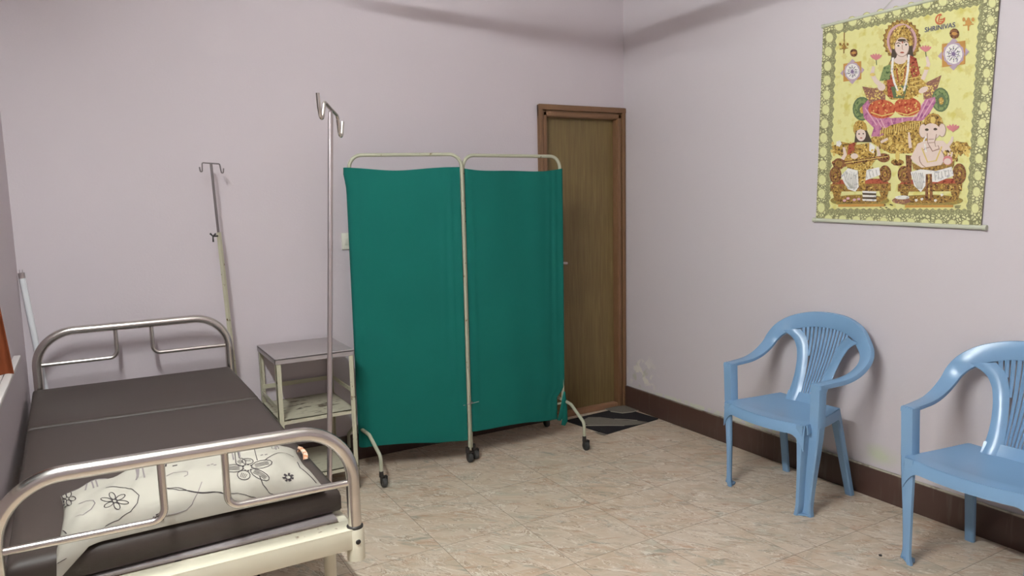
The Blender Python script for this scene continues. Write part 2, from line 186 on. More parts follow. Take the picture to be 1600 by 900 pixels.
('goldlight',[(-109,-125),(-111,-131),(-118,-131),(-121,-124),(-118,-117),(-112,-118)]),
('golddark',[(-69,-78),(-72,-85),(-78,-84),(-81,-77),(-78,-71),(-72,-72)]),
('goldlight',[(57,-113),(54,-119),(48,-118),(45,-112),(48,-106),(53,-106)]),
('golddark',[(-3,-153),(-6,-159),(-12,-159),(-15,-152),(-13,-146),(-7,-146)]),
('goldlight',[(43,-92),(41,-98),(35,-98),(31,-91),(34,-85),(40,-85)]),
('golddark',[(-45,-142),(-48,-148),(-54,-148),(-57,-141),(-55,-135),(-48,-135)]),
('goldlight',[(12,-137),(9,-143),(3,-143),(0,-136),(3,-130),(9,-131)]),
('golddark',[(-23,-71),(-25,-77),(-32,-77),(-35,-70),(-32,-64),(-26,-64)]),
('goldlight',[(26,-142),(24,-148),(18,-148),(14,-141),(17,-135),(23,-135)]),
('golddark',[(-67,-133),(-69,-139),(-76,-139),(-79,-132),(-76,-126),(-70,-126)]),
('goldlight',[(120,-147),(118,-153),(112,-153),(109,-146),(112,-140),(117,-141)]),
('golddark',[(93,-61),(90,-67),(85,-66),(81,-60),(84,-54),(90,-54)]),
('goldlight',[(50,-148),(47,-155),(41,-154),(38,-148),(41,-141),(47,-142)]),
('golddark',[(-101,-73),(-104,-79),(-110,-78),(-114,-72),(-111,-65),(-104,-66)]),
('goldlight',[(-43,-105),(-45,-112),(-51,-111),(-55,-105),(-52,-98),(-46,-99)]),
('golddark',[(-3,-103),(-6,-109),(-12,-108),(-15,-102),(-13,-95),(-7,-96)]),
('goldlight',[(82,-59),(79,-65),(73,-65),(70,-58),(73,-52),(78,-53)]),
('golddark',[(-100,-57),(-103,-63),(-109,-62),(-113,-56),(-110,-49),(-104,-50)]),
('goldlight',[(-82,-52),(-85,-58),(-91,-58),(-95,-51),(-92,-44),(-86,-45)]),
('golddark',[(133,-153),(130,-159),(125,-159),(122,-152),(124,-146),(130,-147)]),
('goldlight',[(-90,-99),(-93,-105),(-99,-105),(-103,-98),(-100,-92),(-94,-92)]),
('golddark',[(-31,-83),(-34,-89),(-40,-89),(-44,-82),(-41,-76),(-35,-76)]),
('goldlight',[(-21,-120),(-23,-126),(-30,-126),(-33,-119),(-30,-113),(-24,-113)]),
('golddark',[(37,-94),(34,-100),(28,-99),(25,-93),(28,-87),(34,-87)]),
('goldlight',[(-64,-82),(-66,-88),(-73,-88),(-76,-81),(-73,-75),(-67,-75)]),
('golddark',[(-80,-106),(-83,-112),(-89,-112),(-93,-105),(-90,-98),(-83,-99)]),
('goldlight',[(69,-98),(66,-104),(60,-104),(57,-97),(60,-91),(66,-92)]),
('golddark',[(-93,-63),(-96,-69),(-103,-69),(-106,-62),(-103,-56),(-97,-56)]),
('goldlight',[(-15,-116),(-18,-122),(-24,-122),(-27,-115),(-25,-109),(-19,-109)]),
('golddark',[(85,-100),(82,-106),(77,-105),(73,-99),(76,-93),(82,-93)]),
('goldlight',[(91,-126),(88,-132),(82,-131),(79,-125),(82,-119),(87,-119)]),
('golddark',[(-2,-92),(-4,-98),(-10,-98),(-14,-91),(-11,-85),(-5,-85)]),
('goldlight',[(16,-129),(13,-135),(8,-135),(4,-128),(7,-122),(13,-122)]),
('golddark',[(-3,-127),(-6,-133),(-12,-132),(-15,-126),(-12,-119),(-6,-120)]),
('goldlight',[(257,-171),(255,-178),(249,-178),(246,-170),(248,-163),(254,-164)]),
('golddark',[(271,-141),(269,-148),(263,-147),(260,-140),(262,-133),(268,-134)]),
('goldlight',[(263,-140),(260,-147),(255,-146),(251,-139),(254,-132),(260,-133)]),
('golddark',[(317,-173),(314,-180),(309,-180),(305,-173),(308,-166),(313,-166)]),
('goldlight',[(-218,-148),(-221,-155),(-229,-155),(-233,-147),(-230,-139),(-222,-139)]),
('golddark',[(-220,-145),(-224,-153),(-231,-153),(-235,-144),(-232,-137),(-225,-137)]),
('goldlight',[(-315,-132),(-319,-140),(-327,-139),(-331,-131),(-327,-123),(-320,-123)]),
('golddark',[(307,-182),(305,-189),(299,-189),(296,-181),(298,-175),(304,-175)]),
('goldlight',[(309,-182),(307,-189),(301,-188),(298,-181),(300,-175),(306,-175)]),
('golddark',[(-190,-101),(-193,-109),(-201,-109),(-205,-100),(-201,-93),(-194,-93)]),
('goldlight',[(-215,-104),(-219,-112),(-226,-111),(-230,-103),(-227,-95),(-219,-96)]),
('golddark',[(-217,-131),(-220,-139),(-227,-139),(-231,-130),(-228,-123),(-221,-123)]),
('goldlight',[(-201,-113),(-204,-121),(-212,-121),(-216,-112),(-212,-105),(-205,-105)]),
('golddark',[(257,-147),(254,-153),(248,-153),(245,-146),(248,-139),(253,-139)]),
('goldlight',[(317,-190),(315,-196),(309,-196),(306,-189),(309,-182),(314,-182)]),
('golddark',[(257,-179),(255,-186),(249,-186),(245,-178),(248,-172),(254,-172)]),
('goldlight',[(271,-142),(268,-149),(262,-149),(259,-142),(262,-135),(267,-135)]),
('golddark',[(-266,-100),(-269,-107),(-277,-107),(-281,-98),(-278,-91),(-270,-91)]),
('goldlight',[(314,-169),(312,-176),(306,-175),(303,-168),(306,-161),(311,-162)]),
('golddark',[(-203,-107),(-206,-115),(-213,-115),(-217,-106),(-214,-99),(-207,-99)]),
('goldlight',[(316,-174),(314,-180),(308,-180),(305,-173),(307,-166),(313,-166)]),
('golddark',[(288,-184),(286,-190),(280,-190),(277,-183),(279,-176),(285,-176)]),
('goldlight',[(258,-144),(256,-151),(250,-150),(247,-143),(249,-136),(255,-137)]),
('golddark',[(257,-175),(255,-182),(249,-182),(246,-175),(248,-168),(254,-168)]),
('goldlight',[(321,-175),(319,-182),(313,-182),(310,-175),(312,-168),(318,-168)]),
('golddark',[(-293,-122),(-296,-130),(-304,-129),(-308,-121),(-305,-113),(-297,-114)]),
('goldlight',[(310,-179),(308,-186),(302,-186),(299,-178),(301,-172),(307,-172)]),
('golddark',[(-198,-154),(-201,-162),(-208,-161),(-212,-153),(-209,-145),(-202,-146)]),
('goldlight',[(-229,-156),(-233,-164),(-240,-164),(-244,-155),(-241,-147),(-234,-148)]),
('golddark',[(-202,-147),(-205,-154),(-212,-154),(-216,-146),(-213,-138),(-206,-138)]),
('goldlight',[(-302,-148),(-305,-156),(-313,-156),(-317,-147),(-313,-139),(-306,-140)]),
('golddark',[(309,-147),(307,-153),(301,-153),(298,-146),(300,-139),(306,-139)]),
('goldlight',[(-310,-96),(-314,-104),(-321,-103),(-326,-95),(-322,-87),(-314,-88)]),
('golddark',[(261,-158),(258,-165),(253,-164),(249,-157),(252,-150),(258,-151)]),
('goldlight',[(-219,-118),(-223,-126),(-230,-125),(-234,-117),(-231,-109),(-223,-110)]),
('golddark',[(-260,-135),(-263,-142),(-271,-142),(-275,-134),(-271,-126),(-264,-126)]),
('goldlight',[(-217,-131),(-221,-139),(-228,-138),(-232,-130),(-229,-122),(-222,-123)]),
('golddark',[(258,-139),(256,-146),(250,-145),(247,-138),(249,-131),(255,-132)]),
('goldlight',[(-198,-131),(-201,-139),(-208,-139),(-213,-130),(-209,-123),(-202,-123)]),
('golddark',[(295,-177),(292,-184),(287,-183),(283,-176),(286,-169),(292,-170)]),
('maroon',[(-173,151),(-115,135),(-57,137),(-57,56),(-140,73)]),
('maroon',[(189,147),(150,134),(111,122),(117,57),(163,57)]),
('goldlight',[(-119,94),(-122,90),(-127,92),(-127,97),(-122,98)]),
('goldlight',[(158,73),(156,70),(152,72),(151,77),(155,78)]),
('goldlight',[(-122,90),(-124,86),(-129,88),(-129,93),(-125,94)]),
('goldlight',[(172,79),(170,75),(166,77),(166,82),(170,83)]),
('goldlight',[(-100,121),(-103,117),(-108,120),(-108,125),(-103,126)]),
('goldlight',[(149,98),(147,95),(143,97),(142,102),(146,103)]),
('goldlight',[(-84,89),(-87,85),(-91,87),(-92,93),(-87,94)]),
('goldlight',[(152,107),(150,103),(146,105),(145,110),(149,111)]),
('goldlight',[(-90,92),(-93,89),(-98,91),(-98,96),(-93,97)]),
('goldlight',[(135,72),(133,68),(129,70),(128,75),(132,76)]),
('goldlight',[(-90,119),(-93,116),(-98,118),(-98,123),(-94,124)]),
('goldlight',[(170,107),(167,103),(163,105),(163,110),(167,111)]),
('goldlight',[(-116,91),(-119,87),(-124,89),(-124,94),(-119,95)]),
('goldlight',[(155,87),(152,83),(148,86),(148,90),(152,91)]),
('goldlight',[(-90,102),(-93,98),(-98,100),(-98,105),(-93,106)]),
('goldlight',[(140,109),(137,105),(133,107),(133,112),(137,113)]),
('goldlight',[(-138,94),(-141,90),(-146,92),(-146,97),(-141,98)]),
('goldlight',[(162,87),(160,83),(156,85),(155,90),(159,91)]),
('goldlight',[(-83,106),(-86,102),(-90,104),(-91,109),(-86,110)]),
('goldlight',[(138,98),(136,95),(131,97),(131,102),(135,103)]),
('goldlight',[(-73,121),(-75,117),(-80,120),(-80,125),(-76,126)]),
('goldlight',[(149,104),(147,100),(143,102),(143,107),(147,108)]),
('goldlight',[(-81,106),(-83,102),(-88,104),(-88,109),(-84,110)]),
('goldlight',[(141,97),(139,93),(135,95),(135,100),(139,101)]),
('goldlight',[(-98,86),(-101,82),(-106,84),(-106,89),(-102,90)]),
('goldlight',[(143,73),(141,70),(137,72),(137,76),(141,77)]),
('goldlight',[(-136,117),(-138,114),(-143,116),(-143,121),(-139,122)]),
('goldlight',[(129,114),(127,110),(123,112),(122,117),(126,118)]),
('goldlight',[(-79,86),(-82,82),(-86,84),(-87,89),(-82,90)]),
('goldlight',[(134,109),(131,106),(127,108),(127,113),(131,113)]),
('goldlight',[(-109,89),(-112,85),(-116,87),(-117,92),(-112,93)]),
('goldlight',[(166,75),(163,72),(159,74),(159,79),(163,80)]),
('goldlight',[(-96,119),(-98,115),(-103,117),(-103,122),(-99,123)]),
('goldlight',[(144,108),(142,104),(138,106),(137,111),(141,112)]),
('goldlight',[(-100,97),(-103,93),(-108,95),(-108,101),(-103,102)]),
('goldlight',[(135,106),(132,102),(128,104),(128,109),(132,110)]),
('goldlight',[(-80,123),(-83,119),(-88,121),(-88,126),(-83,127)]),
('goldlight',[(165,68),(163,64),(159,66),(159,71),(163,72)]),
('goldlight',[(-66,102),(-68,99),(-73,101),(-73,106),(-69,107)]),
('goldlight',[(153,86),(150,82),(146,84),(146,89),(150,90)]),
('goldlight',[(-90,74),(-93,70),(-98,72),(-98,78),(-93,79)]),
('goldlight',[(158,100),(156,96),(152,98),(152,103),(156,104)]),
('goldlight',[(-73,98),(-75,94),(-80,96),(-80,101),(-76,102)]),
('goldlight',[(155,78),(153,74),(149,76),(149,81),(153,82)]),
('goldlight',[(-144,92),(-147,88),(-152,90),(-152,95),(-147,96)]),
('goldlight',[(158,90),(155,86),(151,88),(151,93),(155,94)]),
('goldlight',[(-101,103),(-103,99),(-108,101),(-108,106),(-104,107)]),
('goldlight',[(135,91),(133,87),(128,89),(128,94),(132,95)]),
('goldlight',[(-142,106),(-144,102),(-149,104),(-149,109),(-145,110)]),
('goldlight',[(157,93),(154,89),(150,91),(150,96),(154,97)]),
('goldlight',[(-96,76),(-99,72),(-103,74),(-104,79),(-99,80)]),
('goldlight',[(168,107),(165,104),(161,106),(161,111),(165,112)]),
('greend',[(-123,45),(-125,27),(-133,12),(-145,1),(-160,-4),(-176,-3),(-192,6),(-206,19),(-215,37),(-218,56),(-216,74),(-208,90),(-196,101),(-181,105),(-164,103),(-148,95),(-136,81),(-127,64)]),
('green',[(-130,46),(-132,30),(-138,17),(-148,8),(-161,4),(-175,5),(-189,12),(-200,24),(-208,39),(-211,55),(-209,71),(-203,84),(-192,93),(-179,97),(-165,95),(-152,88),(-141,77),(-133,62)]),
('greend',[(-141,43),(-142,33),(-146,25),(-153,19),(-161,16),(-171,17),(-179,22),(-186,29),(-191,39),(-193,49),(-192,59),(-188,68),(-181,74),(-173,76),(-164,75),(-155,71),(-148,63),(-143,54)]),
('gold',[(-153,43),(-154,38),(-156,33),(-159,30),(-164,29),(-169,29),(-174,32),(-178,36),(-180,41),(-181,47),(-181,52),(-178,57),(-175,60),(-170,61),(-165,61),(-161,58),(-157,54),(-154,49)]),
('greend',[(227,42),(225,25),(220,11),(211,1),(199,-4),(186,-2),(174,5),(163,17),(156,33),(153,51),(154,68),(160,82),(169,92),(181,97),(194,95),(206,87),(217,75),(224,59)]),
('green',[(221,43),(220,28),(215,16),(208,8),(198,4),(187,5),(176,11),(167,22),(161,35),(158,50),(160,65),(165,77),(173,85),(183,89),(193,88),(204,81),(213,71),(219,57)]),
('greend',[(213,40),(212,31),(209,23),(204,17),(198,15),(191,16),(184,20),(178,27),(174,35),(172,45),(173,54),(176,62),(181,68),(188,70),(195,69),(202,65),(207,58),(211,50)]),
('gold',[(204,40),(203,35),(202,31),(199,28),(195,26),(192,27),(188,29),(185,33),(183,38),(182,43),(182,48),(184,52),(187,55),(190,56),(194,56),(198,54),(201,50),(203,45)]),
('pink',[(-169,63),(-141,88),(-111,28),(-27,-6),(89,-12),(123,56),(166,62),(170,38),(139,-17),(97,-43),(14,-56),(-78,-82),(-120,-79),(-108,-42),(-159,8)]),
('pinkl',[(-156,51),(-96,-32),(-92,-29),(-152,53)]),
('pinkl',[(-127,41),(-68,-47),(-64,-45),(-123,43)]),
('pinkl',[(-84,5),(-55,-48),(-50,-46),(-80,7)]),
('pinkl',[(134,55),(88,-35),(93,-37),(138,53)]),
('pinkl',[(158,53),(113,-19),(117,-22),(162,50)]),
('pinkl',[(116,46),(63,-32),(67,-35),(120,43)]),
('pinkl',[(-29,-13),(-14,-51),(-10,-50),(-25,-12)]),
('pinkl',[(23,-11),(25,-54),(30,-54),(28,-11)]),
('gold',[(-79,-63),(-26,-37),(52,-26),(115,-32),(142,-77),(55,-81),(-24,-87)]),
('goldlight',[(-75,-53),(-77,-76),(-72,-77),(-71,-54)]),
('golddark',[(-70,-39),(-71,-72),(-67,-73),(-66,-40)]),
('goldlight',[(-64,-42),(-66,-67),(-62,-68),(-60,-43)]),
('golddark',[(-59,-48),(-60,-80),(-56,-81),(-54,-48)]),
('goldlight',[(-53,-44),(-55,-79),(-50,-80),(-49,-44)]),
('golddark',[(-48,-50),(-50,-67),(-46,-68),(-44,-51)]),
('goldlight',[(-42,-53),(-44,-74),(-40,-75),(-38,-54)]),
('golddark',[(-37,-54),(-38,-76),(-34,-76),(-33,-55)]),
('goldlight',[(-31,-50),(-33,-70),(-29,-70),(-27,-51)]),
('golddark',[(-26,-51),(-28,-79),(-24,-79),(-22,-52)]),
('goldlight',[(-21,-52),(-23,-70),(-19,-71),(-17,-53)]),
('golddark',[(-15,-50),(-17,-71),(-13,-72),(-11,-51)]),
('goldlight',[(-11,-38),(-12,-64),(-8,-65),(-7,-38)]),
('golddark',[(-5,-37),(-7,-66),(-3,-67),(-1,-37)]),
('goldlight',[(0,-38),(-1,-70),(3,-71),(4,-39)]),
('golddark',[(6,-48),(4,-71),(8,-71),(10,-48)]),
('goldlight',[(11,-42),(9,-72),(13,-73),(15,-43)]),
('golddark',[(16,-40),(14,-69),(18,-70),(20,-41)]),
('goldlight',[(21,-48),(20,-68),(24,-68),(25,-49)]),
('golddark',[(26,-37),(25,-75),(29,-76),(30,-38)]),
('goldlight',[(32,-47),(30,-67),(34,-67),(36,-48)]),
('golddark',[(37,-40),(35,-69),(39,-70),(40,-41)]),
('goldlight',[(42,-44),(40,-64),(44,-65),(46,-45)]),
('golddark',[(47,-33),(45,-63),(49,-64),(50,-34)]),
('goldlight',[(52,-47),(50,-62),(54,-63),(56,-48)]),
('golddark',[(57,-41),(56,-63),(59,-63),(61,-42)]),
('goldlight',[(62,-36),(61,-62),(65,-63),(66,-37)]),
('golddark',[(67,-39),(66,-62),(70,-62),(71,-40)]),
('goldlight',[(72,-32),(71,-61),(75,-61),(76,-33)]),
('golddark',[(77,-35),(76,-66),(80,-67),(81,-35)]),
('goldlight',[(82,-32),(81,-59),(85,-59),(86,-33)]),
('golddark',[(88,-39),(86,-64),(90,-65),(91,-40)]),
('goldlight',[(93,-43),(91,-58),(95,-59),(97,-44)]),
('golddark',[(97,-38),(96,-64),(100,-64),(101,-39)]),
('goldlight',[(102,-31),(102,-72),(105,-72),(106,-32)]),
('golddark',[(107,-34),(106,-58),(110,-59),(111,-35)]),
('goldlight',[(112,-38),(111,-59),(115,-60),(116,-39)]),
('golddark',[(118,-41),(116,-62),(120,-62),(121,-42)]),
('goldlight',[(122,-32),(121,-57),(124,-58),(126,-32)]),
('golddark',[(127,-42),(126,-60),(130,-61),(131,-43)]),
('orange',[(-6,31),(-9,20),(-16,10),(-27,2),(-43,-2),(-61,-4),(-80,-2),(-98,3),(-114,11),(-128,22),(-136,34),(-139,46),(-137,57),(-129,67),(-117,75),(-101,79),(-83,80),(-64,78),(-46,72),(-30,64),(-18,54),(-10,43)]),
('orange',[(107,28),(106,17),(99,7),(88,-1),(74,-5),(58,-7),(40,-5),(23,0),(8,8),(-4,18),(-12,30),(-15,42),(-13,54),(-6,64),(5,71),(20,76),(37,77),(54,75),(71,69),(85,61),(97,51),(105,40)]),
('goldlight',[(58,27),(56,23),(52,25),(52,29),(55,30)]),
('goldlight',[(89,32),(87,29),(83,30),(83,35),(86,36)]),
('goldlight',[(-64,52),(-66,48),(-70,50),(-70,54),(-66,55)]),
('goldlight',[(64,17),(62,14),(58,16),(58,20),(62,21)]),
('goldlight',[(-42,59),(-44,55),(-48,57),(-48,62),(-45,62)]),
('goldlight',[(36,2),(34,-2),(30,0),(30,4),(34,5)]),
('goldlight',[(14,57),(12,54),(8,55),(8,60),(11,61)]),
('goldlight',[(-116,68),(-118,64),(-122,66),(-122,71),(-118,71)]),
('goldlight',[(-83,67),(-85,63),(-89,65),(-89,70),(-85,71)]),
('goldlight',[(-109,35),(-111,31),(-115,33),(-115,38),(-111,39)]),
('goldlight',[(81,38),(79,35),(76,37),(76,41),(79,42)]),
('goldlight',[(98,21),(96,18),(92,20),(92,24),(96,25)]),
('goldlight',[(62,2),(60,-2),(57,0),(56,4),(60,5)]),
('goldlight',[(90,46),(88,43),(84,45),(84,49),(87,50)]),
('goldlight',[(-50,31),(-52,28),(-56,29),(-56,34),(-53,35)]),
('goldlight',[(91,43),(89,40),(85,42),(85,46),(89,47)]),
('goldlight',[(-52,18),(-54,14),(-58,16),(-58,20),(-55,21)]),
('goldlight',[(-95,48),(-97,45),(-101,47),(-101,51),(-97,52)]),
('goldlight',[(-43,26),(-45,23),(-49,25),(-49,29),(-46,30)]),
('goldlight',[(87,39),(85,36),(82,37),(82,42),(85,43)]),
('goldlight',[(48,13),(46,10),(42,12),(42,16),(46,17)]),
('goldlight',[(68,21),(66,17),(63,19),(63,23),(66,24)]),
('goldlight',[(87,29),(85,26),(81,27),(81,32),(85,33)]),
('goldlight',[(-26,49),(-28,46),(-32,48),(-32,52),(-28,53)]),
('goldlight',[(56,26),(54,23),(50,24),(50,29),(54,30)]),
('goldlight',[(-59,56),(-61,53),(-65,55),(-65,59),(-62,60)]),
('goldlight',[(43,21),(41,17),(38,19),(38,23),(41,24)]),
('goldlight',[(41,33),(39,30),(35,31),(35,36),(38,37)]),
('goldlight',[(-10,51),(-12,48),(-15,50),(-16,54),(-12,55)]),
('goldlight',[(40,53),(38,50),(34,51),(34,56),(37,56)]),
('goldlight',[(-125,27),(-70,5),(-71,10),(-124,32)]),
('goldlight',[(-70,5),(-14,12),(-16,17),(-71,10)]),
('goldlight',[(-2,14),(49,-3),(49,2),(-1,18)]),
('goldlight',[(49,-3),(102,12),(100,16),(49,2)]),
('golddark',[(97,304),(88,295),(95,281),(84,275),(88,261),(75,259),(75,245),(61,246),(57,233),(43,239),(36,228),(24,237),(13,228),(2,240),(-10,235),(-18,249),(-32,248),(-38,263),(-52,267),(-54,281),(-68,288),(-65,302),(-78,313),(-72,325),(-82,338),(-73,347),(-80,361),(-68,367),(-72,382),(-58,384),(-58,398),(-43,396),(-39,409),(-25,403),(-18,414),(-5,404),(5,412),(16,400),(28,404),(37,390),(50,390),(55,376),(69,372),(70,358),(83,351),(81,337),(93,327),(87,316)]),
('gold',[(83,306),(82,288),(77,271),(67,257),(55,246),(39,240),(22,238),(4,241),(-14,249),(-31,261),(-46,277),(-57,295),(-64,315),(-68,335),(-66,354),(-60,371),(-50,385),(-37,396),(-21,401),(-3,402),(15,398),(32,390),(49,378),(63,362),(73,345),(80,326)]),
('halo',[(77,306),(76,289),(71,273),(63,261),(51,251),(37,245),(21,244),(4,247),(-12,254),(-27,265),(-41,279),(-51,295),(-58,313),(-61,332),(-59,349),(-54,365),(-45,378),(-33,387),(-18,392),(-2,393),(14,390),(31,382),(45,371),(58,357),(68,341),(74,323)]),
('maroon',[(67,305),(66,290),(62,277),(55,265),(45,257),(33,252),(19,250),(5,253),(-9,259),(-22,268),(-33,281),(-42,295),(-47,311),(-50,327),(-49,343),(-44,357),(-37,368),(-26,376),(-14,381),(0,382),(14,379),(27,373),(40,363),(51,351),(59,336),(65,321)]),
('gold',[(59,302),(58,287),(54,273),(46,262),(36,255),(24,251),(11,251),(-3,256),(-16,264),(-27,275),(-36,290),(-42,305),(-45,321),(-44,337),(-39,351),(-31,362),(-21,369),(-8,373),(5,372),(19,367),(31,359),(42,347),(51,333),(57,318)]),
('hair',[(-34,301),(-38,247),(-63,202),(92,190),(65,242),(57,291)]),
('gold',[(-38,241),(65,242),(97,154),(126,120),(110,87),(54,64),(-31,75),(-73,117),(-63,190)]),
('redcloth',[(49,251),(78,234),(97,166),(69,146),(48,197)]),
('redcloth',[(-55,177),(-22,184),(-14,79),(-45,89)]),
('green',[(-71,222),(-38,229),(-38,162),(-89,163)]),
('greend',[(-33,130),(45,126),(31,73),(-18,79)]),
('goldlight',[(27,104),(24,93),(15,87),(4,89),(-6,97),(-10,109),(-7,120),(2,126),(13,124),(23,116)]),
('goldlight',[(50,110),(47,106),(42,109),(42,114),(47,115)]),
('golddark',[(68,198),(66,194),(61,197),(60,202),(65,203)]),
('golddark',[(25,102),(22,98),(17,100),(17,106),(22,107)]),
('goldlight',[(70,91),(67,87),(62,89),(61,95),(66,96)]),
('golddark',[(92,147),(89,143),(84,145),(83,151),(88,152)]),
('golddark',[(96,108),(93,103),(88,106),(88,111),(93,113)]),
('goldlight',[(33,166),(30,162),(25,165),(25,170),(29,171)]),
('golddark',[(4,167),(1,162),(-4,165),(-4,171),(1,172)]),
('golddark',[(98,193),(95,189),(90,191),(90,197),(95,198)]),
('goldlight',[(57,198),(54,194),(49,197),(49,203),(54,204)]),
('golddark',[(7,131),(4,127),(-2,130),(-2,135),(3,137)]),
('golddark',[(21,213),(18,209),(12,211),(12,217),(17,218)]),
('goldlight',[(15,131),(12,127),(6,129),(6,135),(11,136)]),
('golddark',[(58,212),(55,208),(50,210),(50,216),(55,217)]),
('golddark',[(25,85),(22,80),(17,83),(17,89),(22,90)]),
('goldlight',[(22,141),(19,137),(13,140),(13,145),(18,146)]),
('golddark',[(45,108),(42,104),(37,106),(37,112),(42,113)]),
('golddark',[(65,104),(62,100),(57,102),(57,108),(62,109)]),
('goldlight',[(54,188),(51,184),(46,187),(45,192),(50,193)]),
('golddark',[(14,210),(11,205),(6,208),(5,214),(10,215)]),
('golddark',[(84,194),(82,190),(77,192),(76,198),(81,199)]),
('goldlight',[(2,88),(-1,83),(-6,86),(-6,92),(-1,93)]),
('golddark',[(21,95),(18,91),(13,94),(13,99),(18,100)]),
('golddark',[(6,157),(3,153),(-2,156),(-2,161),(3,162)]),
('goldlight',[(24,104),(21,100),(15,102),(15,108),(20,109)]),
('golddark',[(65,124),(62,120),(57,123),(57,128),(62,129)]),
('golddark',[(82,90),(80,86),(75,89),(74,94),(79,95)]),
('goldlight',[(36,134),(33,130),(28,132),(27,138),(32,139)]),
('golddark',[(43,200),(41,196),(35,199),(35,205),(40,206)]),
('golddark',[(89,127),(86,123),(81,126),(80,131),(85,132)]),
('goldlight',[(84,181),(81,177),(76,180),(76,185),(81,186)]),
('golddark',[(56,150),(53,146),(48,148),(48,154),(53,155)]),
('golddark',[(74,200),(71,196),(66,199),(66,204),(70,205)]),
('goldlight',[(35,150),(32,146),(27,149),(27,154),(32,155)]),
('golddark',[(5,145),(2,141),(-3,143),(-3,149),(2,150)]),
('golddark',[(77,153),(74,149),(69,151),(69,157),(73,158)]),
('goldlight',[(69,129),(66,125),(61,127),(60,133),(65,134)]),
('golddark',[(20,171),(17,167),(11,169),(11,175),(16,176)]),
('golddark',[(104,160),(101,156),(96,159),(96,164),(101,165)]),
('goldlight',[(42,204),(39,200),(34,203),(33,209),(38,210)]),
('golddark',[(19,197),(16,193),(11,195),(10,201),(15,202)]),
('golddark',[(100,108),(97,104),(92,106),(91,112),(96,113)]),
('goldlight',[(95,73),(92,69),(87,71),(87,77),(92,78)]),
('golddark',[(67,84),(64,80),(59,82),(59,88),(63,89)]),
('golddark',[(55,156),(52,152),(47,155),(47,160),(52,161)]),
('goldlight',[(102,83),(100,79),(95,82),(94,87),(99,88)]),
('golddark',[(100,141),(97,137),(92,139),(92,145),(97,146)]),
('golddark',[(81,154),(78,150),(73,153),(73,158),(77,159)]),
('goldlight',[(108,80),(105,76),(100,79),(100,84),(105,85)]),
('golddark',[(32,88),(29,84),(24,87),(23,92),(28,93)]),
('golddark',[(15,207),(12,203),(7,206),(6,211),(11,212)]),
('goldlight',[(75,171),(72,166),(67,169),(66,175),(71,176)]),
('golddark',[(55,126),(52,122),(47,124),(47,130),(52,131)]),
('golddark',[(3,119),(0,114),(-5,117),(-6,123),(-1,124)]),
('goldlight',[(27,159),(24,155),(19,157),(19,163),(24,164)]),
('golddark',[(36,114),(33,110),(28,113),(28,118),(33,119)]),
('golddark',[(77,171),(74,167),(69,169),(69,175),(74,176)]),
('goldlight',[(7,180),(4,176),(-1,179),(-1,184),(4,185)]),
('golddark',[(39,206),(37,202),(31,204),(31,210),(36,211)]),
('golddark',[(15,114),(12,110),(7,113),(7,118),(12,119)]),
('goldlight',[(51,150),(104,153),(103,157),(50,154)]),
('goldlight',[(52,132),(105,135),(104,139),(51,136)]),
('goldlight',[(52,114),(106,117),(104,121),(51,118)]),
('skin',[(32,233),(31,227),(26,224),(19,221),(10,221),(1,222),(-8,226),(-16,230),(-21,236),(-23,242),(-22,247),(-17,251),(-10,253),(-1,253),(9,252),(18,248),(25,244),(30,238)]),
('skin',[(-7,272),(29,272),(40,234),(-19,237)]),
('white',[(-34,256),(-36,198),(-26,197),(-23,254)]),
('white',[(-36,198),(-22,146),(-13,147),(-26,197)]),
('white',[(-22,146),(-3,107),(4,108),(-13,147)]),
('white',[(39,256),(37,187),(47,185),(49,253)]),
('white',[(37,187),(31,135),(40,132),(47,185)]),
('white',[(31,135),(23,106),(31,102),(40,132)]),
('redcloth',[(-13,206),(-4,156),(1,157),(-8,206)]),
('redcloth',[(-4,156),(14,134),(13,138),(1,157)]),
('redcloth',[(14,134),(30,157),(25,159),(13,138)]),
('redcloth',[(30,157),(34,205),(30,206),(25,159)]),
('goldlight',[(-19,224),(7,188),(6,195),(-14,227)]),
('goldlight',[(7,188),(37,221),(32,225),(6,195)]),
('gold',[(-38,308),(-33,349),(-12,384),(21,384),(48,348),(59,296),(30,322),(-9,327)]),
('goldlight',[(30,323),(27,319),(22,322),(22,328),(27,328)]),
('golddark',[(52,324),(49,320),(44,322),(43,328),(48,329)]),
('goldlight',[(3,365),(0,361),(-5,364),(-5,369),(0,370)]),
('golddark',[(-1,352),(-4,348),(-9,351),(-9,357),(-4,358)]),
('goldlight',[(16,345),(13,341),(8,344),(8,350),(13,351)]),
('golddark',[(4,334),(1,330),(-4,333),(-5,338),(0,339)]),
('goldlight',[(-3,353),(-6,349),(-11,351),(-11,357),(-6,358)]),
('golddark',[(44,328),(41,324),(36,327),(36,333),(41,333)]),
('goldlight',[(-2,362),(-5,359),(-11,361),(-11,367),(-6,368)]),
('golddark',[(37,365),(34,361),(29,364),(28,369),(33,370)]),
('goldlight',[(-15,352),(-18,348),(-23,351),(-23,357),(-18,357)]),
('golddark',[(16,362),(13,358),(8,361),(8,367),(13,367)]),
('goldlight',[(-22,368),(-25,364),(-30,367),(-30,373),(-25,373)]),
('golddark',[(35,345),(32,341),(27,344),(26,350),(31,350)]),
('goldlight',[(51,328),(49,324),(43,326),(43,332),(48,333)]),
('golddark',[(50,361),(47,357),(42,360),(42,366),(47,366)]),
('goldlight',[(-12,375),(-15,371),(-20,373),(-20,379),(-15,380)]),
('golddark',[(8,356),(5,352),(0,355),(0,361),(5,361)]),
('goldlight',[(-21,353),(-24,349),(-29,351),(-30,357),(-25,358)]),
('golddark',[(-18,363),(-21,359),(-27,361),(-27,367),(-22,368)]),
